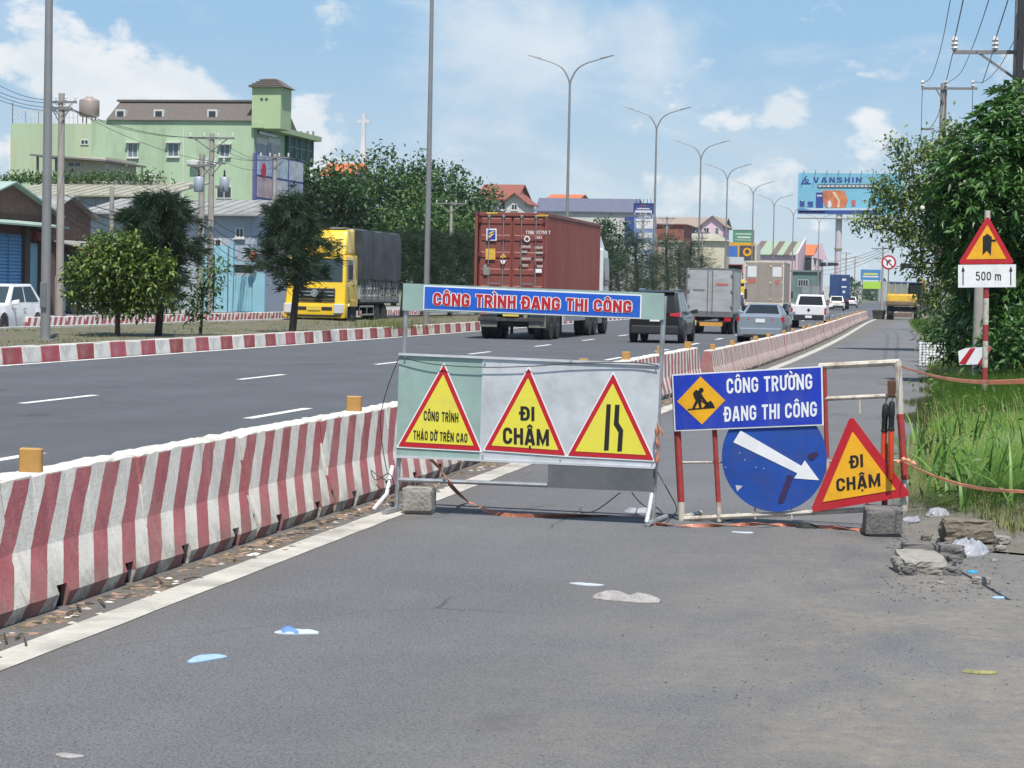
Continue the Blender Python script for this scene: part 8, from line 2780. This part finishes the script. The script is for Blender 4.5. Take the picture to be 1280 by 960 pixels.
def pine(label, base, h, R, n, seed, z_low=.28, group='dark pines of the median', bark=None, wid=.035, flat=1.0, nl=.34):
    """soft casuarina-like pine: rising branches hung with drooping needle tufts"""
    global NPR
    NPR = np.random.default_rng(seed)
    random.seed(seed)
    t = thing('pine_tree', label, 'tree', base, 0, group)
    tr = MB().tube([(0, 0, -.1), (.03 * h, 0, h * .35), (-.01 * h, .02 * h, h * .7), (.01 * h, 0, h * .97)], [.028 * h, .022 * h, .013 * h, .004 * h], 8).build('trunk', M_BARKDK, t, smooth=True)
    nb = 46
    pts, dirs = [], []
    for i in range(nb):
        f = i / nb
        z0 = h * (z_low + (.93 - z_low) * f ** .85)
        a = i * 2.4 + random.uniform(-.4, .4)
        prof = min(1, .62 + 1.7 * f) * (1 - f) ** .58 + .06
        L = R * prof * random.uniform(.62, 1.22) + .12
        e = Vector((math.cos(a) * L, math.sin(a) * L * flat, z0 + L * random.uniform(.25, .55) - .05 * h))
        s = Vector((0, 0, z0))
        mid = s.lerp(e, .5) + Vector((0, 0, .06 * h * (1 - f)))
        sp = smooth_path([s, mid, e], 4)
        if i % 2 == 0:
            MB().tube(sp, [.009 * h * (1 - .85 * k / (len(sp) - 1)) for k in range(len(sp))], 5).build('branch', M_BARKDK, tr)
        o = (e - s).normalized()
        for j in range(9):                    # tufts along the outer part of the branch
            u = random.random() ** .55
            c = sp[min(len(sp) - 1, int(u * (len(sp) - 1) + .5))] + Vector((random.gauss(0, 1), random.gauss(0, 1), random.gauss(0, .8))) * .13 * R * (.4 + u)
            dn = (o * .8 + Vector((random.gauss(0, .5), random.gauss(0, .5), random.gauss(.25, .4)))).normalized()
            for _ in range(int(n / nb / 9)):
                pts.append((c.x, c.y, c.z))
                dirs.append((dn.x, dn.y, dn.z))
    P = np.array(pts) + NPR.normal(0, .045 * R, (len(pts), 3))
    D = np.array(dirs) * 1.0 + NPR.normal(0, .42, (len(pts), 3)) + np.array([0, 0, .12])
    leaf_mesh('crown', P, D, nl, wid, M_NEEDLE, t, droop=.25)
    return t


# ---- big leafed tree on the right: rosettes of long leaves
NPR = np.random.default_rng(5)
random.seed(5)
YT = 47.0
Tp = lambda px, py, y=YT: AY(px, py, y)
tb_ = Tp(1262, 440)
big = thing('broadleaf_tree', 'dense tree with long dark glossy leaves behind the 500 m sign', 'tree', (tb_.x, YT + 1.2, .1))


def rel(px, py, r, dy=0.0, sq=1.0):
    p = AY(px, py, YT + dy)
    return (p.x - tb_.x, YT + dy - YT - 1.2, p.z - .1, r, r * 1.1, r * sq)


blobs = [rel(1275, 158, .95, 1.0), rel(1245, 190, .92), rel(1218, 215, .85), rel(1195, 238, .70, .4), rel(1182, 262, .55, .6), rel(1225, 262, 1.0, -.2), rel(1265, 240, 1.1, -.2), rel(1300, 190, 1.2, .6), rel(1310, 265, 1.3, .2), rel(1205, 300, .70, .4),
         rel(1245, 325, 1.05, .2), rel(1290, 335, 1.2, .1), rel(1215, 345, .65, .8), rel(1255, 390, .9, .7), rel(1300, 400, 1.1, .6), rel(1335, 220, 1.3, 1.5), rel(1340, 330, 1.5, 1.5), rel(1225, 395, .6, 1.2), rel(1270, 130, .50, 1.1), rel(1255, 147, .45, .8)]
C, d = blob_points(blobs, 3500, .45)
per = 9
cl, dd = np.repeat(C, per, 0), np.repeat(d, per, 0)
ang = np.tile(np.arange(per) * 2.4, len(C)) + np.repeat(NPR.random(len(C)) * 6.28, per)
ax = unit(dd * .8 + np.array([0, 0, .55]))
t1_ = unit(np.cross(ax, np.array([.31, .95, .1])))
t2_ = np.cross(ax, t1_)
rad = t1_ * np.cos(ang)[:, None] + t2_ * np.sin(ang)[:, None]
D = rad + ax * NPR.uniform(.05, .9, (len(cl), 1)) + NPR.normal(0, .15, cl.shape)
leaf_mesh('crown', cl + rad * .02, D, .205, .29, M_LEAFBIG, big, fold=.35, droop=.30)
limbs(big, (0, 0, -.2), 2.6, .16, [(b[0], b[1], b[2]) for b in blobs[:14]], M_BARK)
# a few pale flowers
for px, py in ((1207, 228), (1153, 260), (1195, 275)):
    p = AY(px, py, YT - .6)
    o = MB().ball((p.x - tb_.x, YT - .6 - YT - 1.2, p.z - .1), .05, 6, 5).build('flower', mat('flower_cream', (.62, .60, .42), .7), big)

# ---- lacy tree reaching over the road behind it
YL = 74.0
bL = AY(1215, 400, YL)
R2 = lambda px, py, r, dy=0.0, sq=.7: (AY(px, py, YL + dy).x - bL.x, dy, AY(px, py, YL + dy).z, r, r * 1.1, r * sq)
bl2 = [R2(1160, 190, .75), R2(1130, 208, .55), R2(1185, 200, .9, .5), R2(1145, 240, .95), R2(1110, 250, .55), R2(1175, 250, 1.1, .5), R2(1095, 275, .55, 0, .5), R2(1130, 285, .85), R2(1165, 300, .95, .6), R2(1100, 233, .45), R2(1150, 330, .60, .4), R2(1075, 276, .40, 0, .45),
       R2(1185, 340, .85, .8), R2(1170, 375, .65, .8), R2(1120, 182, .40), R2(1190, 165, .55, .5), R2(1200, 300, 1.2, 1.5)]
lacy = leafy_tree('lacy_tree', 'airy light green tree leaning over the road before the billboard', (bL.x, YL, 0), bl2, 1150, 11, .16, .48, M_LEAFFINE, 4.2, .15, .16, seed=9, shell=.95, n_limb=17, out=.3)
# ---- bushes along the right edge, nearer and farther
for i, (px, py, Y, r, m_, lab) in enumerate(((1205, 410, 52, 1.0, M_LEAFDEEP, 'low dark bush at the foot of the big leafed tree'), (1255, 425, 44, .9, M_LEAFBIG, 'dark strap leafed bush right behind the 500 m sign'), (1180, 400, 62, .9, M_LEAFMID, 'mid green bush beside the lone concrete post'),
                                           (1165, 388, 84, 1.3, M_LEAFDEEP, 'bush overhanging the verge near the concrete mat'), (1162, 372, 112, 2.2, M_LEAFDEEP, 'tall dark bush near the parked excavator'), (1176, 350, 125, 3.2, M_LEAFDEEP, 'large dark roadside tree behind the excavator'), (1190, 330, 100, 3.0, M_LEAFMID, 'rounded roadside tree between the lacy tree and excavator'))):
    p = AY(px, py, Y)
    z = max(.3, p.z)
    leafy_tree('roadside_bush', lab, (p.x + (.5 if i < 3 else 1.8 + r * .45), Y, .1), [(0, 0, z * .9, r, r, max(.6, z * .75)), (r * .6, .4, z * .7, r * .8, r, max(.5, z * .6)), (-r * .5, .2, z * .6, r * .7, r, max(.4, z * .5))], 420, 9, .16 if Y < 70 else .26, .36, m_, z * .8, .05 + .02 * r, .14 if Y < 70 else .3, seed=30 + i, cat='bush', n_limb=4)

# ---- median plants
gm = lambda px, py: G(px, py, .30)
p = gm(147, 421)
leafy_tree('round_shrub', 'round yellow green leafed small tree on the median', (p.x, p.y, .28), [(0, 0, 1.75, 1.0, 1.0, .8), (-.75, .1, 1.35, .75, .7, .6), (.8, 0, 1.5, .7, .7, .65), (.35, -.2, 2.35, .55, .6, .42), (-.45, 0, 2.15, .6, .6, .45), (-1.0, 0, 1.75, .4, .4, .3), (1.05, .2, 1.95, .35, .4, .3), (-.2, 0, 1.0, .6, .6, .4), (.5, 0, .95, .5, .5, .35)], 1150, 9, .135, .50, M_LEAFSHRUB, 1.2, .07, .11, seed=51, n_limb=9, group=None)
p = gm(250, 419)
leafy_tree('straggly_shrub', 'thin straggly shrub with few leaves on the median', (p.x, p.y, .28), [(0, 0, 1.0, .45, .45, .7), (.25, 0, 1.6, .4, .4, .45), (-.25, 0, .8, .4, .4, .4), (.55, 0, 1.9, .25, .25, .2)], 150, 7, .14, .42, M_LEAFMID, 1.3, .045, .12, seed=52, n_limb=8, bark=M_BARKDK)
p = gm(197, 421)
pine('dark bushy pine standing between the round and straggly shrubs', (p.x, p.y, .28), 4.0, 1.10, 17000, 61, group=None)
p = gm(365, 415)
pine('dark bushy pine in front of the yellow lorry', (p.x, p.y, .28), 4.45, 1.18, 18000, 62, group=None)
for i, (px, Y, h, R) in enumerate(((476, 101, 3.9, 1.25), (502, 105, 4.2, 1.5), (528, 108, 4.4, 1.7), (562, 112, 4.3, 1.8), (596, 118, 4.6, 1.9))):
    x = AY(px, 370, Y).x
    pine('dark pine in the clump between the yellow lorry and red container', (x, Y, .28), h, R, 12000, 70 + i, .30, 'pines between the lorries')
for i, (px, Y, h, R) in enumerate(((752, 150, 5.2, 1.9), (772, 156, 4.0, 1.7), (794, 163, 6.0, 2.2), (815, 172, 4.6, 2.2), (832, 183, 6.6, 2.3), (848, 196, 5.2, 2.4), (862, 212, 6.8, 2.5), (730, 140, 4.2, 1.7), (876, 235, 5.6, 2.6))):
    x = AY(px, 370, Y).x
    pine('dark pine in the median row past the container lorry', (x, Y, .28), h, R, 5200, 80 + i, .10, 'median pines past the lorry', wid=.055)
# ---- big green trees behind the yellow lorry
bt = [((400, 225), 182, 3.0, 'dark green tree nearest to the mint green building'), ((445, 215), 200, 4.2, 'broad green tree below the church spire'), ((495, 205), 205, 4.6, 'tallest green tree of the clump behind the yellow lorry'), ((545, 228), 200, 4.2, 'spreading green tree behind the lamp post'), ((590, 252), 196, 3.2, 'lower green tree left of the red tiled house'), ((525, 262), 186, 3.6, 'bright green lower tree behind the tarpaulin load'), ((430, 262), 184, 3.4, 'deep green tree directly behind the yellow cab')]
for i, ((px, py), Y, r, lab) in enumerate(bt):
    p = AY(px, py, Y)
    z = p.z
    rn = random.Random(i)
    bs = [(0, 0, z - r * .25, r * .85, r * .8, r * .62)] + [(rn.uniform(-1, 1) * r * .9, rn.uniform(-.6, .6) * r, z - r * rn.uniform(.2, 1.1), r * rn.uniform(.45, .65), r * .6, r * rn.uniform(.30, .42)) for _ in range(9)]
    leafy_tree('green_tree', lab, (p.x, Y, 0), bs, 620, 10, .42, .55, M_LEAFMID if i in (1, 3, 5) else M_LEAFDEEP, z * .6, .25, .42, seed=100 + i, n_limb=8, shell=.5)
for px, py, Y, r, lab in ((765, 305, 270, 3.0, 'round green tree against the pale house wall'), (1060, 366, 520, 3.2, 'distant tree by the lime stall')):
    p = AY(px, py, Y)
    leafy_tree('green_tree', lab, (p.x, Y, 0), [(0, 0, p.z, r, r, r * .9), (-r * .4, 0, p.z - r * .6, r * .8, r, r * .7)], 260, 9, .5, .55, M_LEAFDEEP, max(1.5, p.z * .7), .2, .5, seed=int(px), n_limb=4)
# ---- greenery on the shed roofs
def vine(name, label, P0, P1, n, leaf, h, m_, seed):
    global NPR
    NPR = np.random.default_rng(seed)
    P0, P1 = np.array(P0), np.array(P1)
    t = NPR.random(n)[:, None]
    hump = .35 + .65 * np.abs(np.sin(t * 9 + seed)) * np.abs(np.sin(t * 23 + 1))
    P = P0 + (P1 - P0) * t + np.concatenate([NPR.normal(0, .5, (n, 1)), NPR.normal(0, .5, (n, 1)), NPR.random((n, 1)) * h * hump], 1)
    o = leaf_mesh(name, P, NPR.normal(0, 1, (n, 3)) + np.array([0, 0, .3]), leaf, .5, m_)
    return tag(o, label, 'creeper')
vine('roof_creeper', 'green creeper spread over the cream shed roof beside the ochre room', AY(2, 229, 146), AY(128, 229, 146), 1500, .26, .9, M_LEAFMID, 3)
vine('roof_creeper', 'trellis of leafy plants at the end of the cream shed roof', AY(128, 229, 146), AY(198, 229, 146), 800, .24, 1.2, M_LEAFMID, 4)
# fern-like plants by the turquoise wall
p = AX(208, 380, -40.8)
leafy_tree('garden_plant', 'bright green garden plant beside the pavement scooters', (-40.8, p.y, .1), [(0, 0, .9, .7, .9, .7)], 160, 8, .28, .3, M_LEAFSHRUB, .5, .04, .15, seed=140, cat='plant', n_limb=3)
vine('roadside_creeper', 'green plants growing against the dark doorway of the workshop', AX(172, 372, -41.2), AX(205, 372, -41.2), 700, .25, 2.0, M_LEAFMID, 6)


# ---- grass
def grass(name, label, P, hgt, wid, m_, bendk=.5, seg=3, seed=0):
    global NPR
    NPR = np.random.default_rng(seed)
    n = len(P)
    a = NPR.random(n) * 6.28
    dx = np.stack([np.cos(a), np.sin(a), np.zeros(n)], 1)
    sd = np.stack([-np.sin(a), np.cos(a), np.zeros(n)], 1)
    H = (NPR.uniform(.55, 1.2, n) * hgt)[:, None]
    k = (NPR.uniform(.15, 1.0, n) * bendk)[:, None]
    V = []
    for i in range(seg + 1):
        t = i / seg
        c = P + np.array([0, 0, 1.0]) * H * (t - .45 * k * t * t) + dx * H * k * t * t * .9
        w = wid * (1 - t ** 1.5) * .5 + .0006
        V += [c + sd * w, c - sd * w]
    V = np.stack(V, 1)
    m2 = 2 * (seg + 1)
    i0 = np.arange(n)[:, None] * m2
    F_ = np.concatenate([i0 + np.array([[2 * j, 2 * j + 1, 2 * j + 3, 2 * j + 2]]) for j in range(seg)], 1).reshape(-1, 4)
    o = np_mesh(name, V.reshape(-1, 3), F_, m_, None, 'stuff')
    o['label'] = label
    return o


def verge_points(n, y0, y1, x_in, x_out, seed, pw=1.0):
    r_ = np.random.default_rng(seed)
    y = y0 + (y1 - y0) * r_.random(n) ** pw
    x = (-.5 - .0095 * (y - 17)) + x_in + (x_out - x_in) * r_.random(n)
    x += np.array([bend(v) for v in y])
    x += .25 * np.sin(y * 1.3) * (r_.random(n) < .5)
    return np.stack([x, y, np.full(n, .02)], 1)


grass('grass', 'tall fresh grass covering the verge behind the tapes', verge_points(42000, 19.2, 48, .55, 3.4, 1, 1.3), .55, .014, M_GRASS, .8, 3, 1)
grass('grass', 'short grass at the edge of the closed lane', verge_points(16000, 18.6, 60, .30, 1.5, 2, 1.3), .20, .010, M_GRASS, .7, 3, 2)
grass('grass', 'short grass creeping to the road edge', verge_points(9000, 18.9, 40, .06, .5, 7, 1.2), .12, .008, M_GRASSDRY, .7, 2, 7)
grass('grass', 'rough grass along the far verge', verge_points(22000, 46, 165, .4, 4.5, 3, 1.2), .60, .028, M_GRASS, .8, 2, 3)
grass('grass', 'dry grass mixed into the verge', verge_points(6000, 17.6, 60, .2, 2.6, 4, 1.2), .28, .010, M_GRASSDRY, .9, 3, 4)
# the broad arching blades near the frame
NPR = np.random.default_rng(8)
rp = []
for px, py, k in ((1185, 545, 26), (1205, 530, 30), (1230, 560, 34), (1260, 545, 34), (1170, 585, 18), (1215, 600, 26), (1250, 605, 26), (1280, 590, 26), (1150, 560, 10), (1270, 510, 30)):
    c = G(px, py + 25)
    for _ in range(k):
        rp.append((c.x + random.gauss(0, .22), c.y + random.gauss(0, .8), .03))
grass('reed_grass', 'broad arching grass leaves beside the rusty frame', np.array(rp), .72, .030, M_REED, 1.35, 6, 9)
rg_ = np.random.default_rng(41)
n = 5200
gy_ = 16.9 + 2.6 * rg_.random(n)
gx_ = .15 + 2.6 * rg_.random(n) + np.maximum(0, 18 - gy_) * .25
k_ = np.sin(gx_ * 4 + 1.3 * np.sin(gy_ * 5)) + rg_.normal(0, .6, n) > -.1
grass('grass', 'thin dry grass over the bare dirt by the rubble', np.stack([gx_, gy_, np.full(n, .03)], 1)[k_], .13, .008, M_GRASSDRY, .9, 3, 41)
# weeds: broad low leaves, and dry stalks, mixed through the verge
NPR = np.random.default_rng(31)
wp = verge_points(380, 18.6, 46, .12, 2.8, 31, 1.4)
wc = np.repeat(wp, 7, 0)
wd = NPR.normal(0, 1, wc.shape) * np.array([1, 1, .5]) + np.array([0, 0, .55])
o = leaf_mesh('weeds', wc + np.abs(NPR.normal(0, .10, wc.shape)) * np.array([1, 1, 1.6]), wd, .10, .40, mat('weed_leaf', (0.060, 0.125, 0.024), .6, var=0, island=.5, trans=.25), None, kind='stuff', droop=.3)
o['label'] = 'broad leafed weeds through the verge grass'
grass('dry_stalks', 'straw coloured dry stalks standing in the verge', verge_points(1500, 19, 60, .3, 3.0, 33, 1.3), .62, .006, mat('straw', (.30, .25, .12), .8, var=0, island=.3), .35, 3, 33)

nr = np.random.default_rng(12)
mp = []
for _ in range(22000):
    y = 36 + 90 * nr.random() ** 1.2
    mp.append((-19.5 - 7.0 * nr.random() + bend(y), y, .30))
mp = np.array(mp)
keep = (np.sin(mp[:, 0] * 1.7 + 2 * np.sin(mp[:, 1] * .35)) + nr.normal(0, .5, len(mp))) > .1
grass('grass', 'patchy rough grass on the median', mp[keep][::2], .10, .020, M_GRASSDRY, .8, 2, 13)
c = G(485, 410, .3)
tp_ = np.stack([np.random.default_rng(3).normal(c.x, .5, 500), np.random.default_rng(4).normal(c.y, 1.0, 500), np.full(500, .3)], 1)
grass('grass', 'straw coloured tuft on the median kerb', tp_, .4, .02, M_GRASSDRY, .8, 2, 14)

# ---- the far wooded skyline, one mass
NPR = np.random.default_rng(77)
n = 40000
x = NPR.uniform(-620, 480, n)
ybase = 900 + NPR.normal(0, 25, n)
hh = 7 + 4 * np.sin(x * .05) + 3 * np.sin(x * .17 + 1) + 2 * np.sin(x * .41)
P = np.stack([x, ybase, NPR.random(n) ** .7 * hh], 1)
o = leaf_mesh('treeline', P, NPR.normal(0, 1, (n, 3)), 2.4, .7, M_LEAFDEEP, None, kind='stuff')
o['label'] = 'distant wooded skyline beyond the road'

# ================================================================== the humid air itself
hz = MB().bx(-1520, 1520, -220, 1720, -1.2, 46).build('haze', mat('haze_dummy', (1, 1, 1), var=0))
hm = bpy.data.materials.new('haze_air')
hm.use_nodes = True
hn = hm.node_tree.nodes
hn.clear()
ho = hn.new('ShaderNodeOutputMaterial')
hv = hn.new('ShaderNodeVolumePrincipled')
hv.inputs['Color'].default_value = (0.86, 0.93, 1.0, 1)
hv.inputs['Density'].default_value = 0.00012
hv.inputs['Anisotropy'].default_value = 0.2
hm.node_tree.links.new(hv.outputs[0], ho.inputs['Volume'])
hz.data.materials.clear()
hz.data.materials.append(hm)
hz['kind'] = 'stuff'
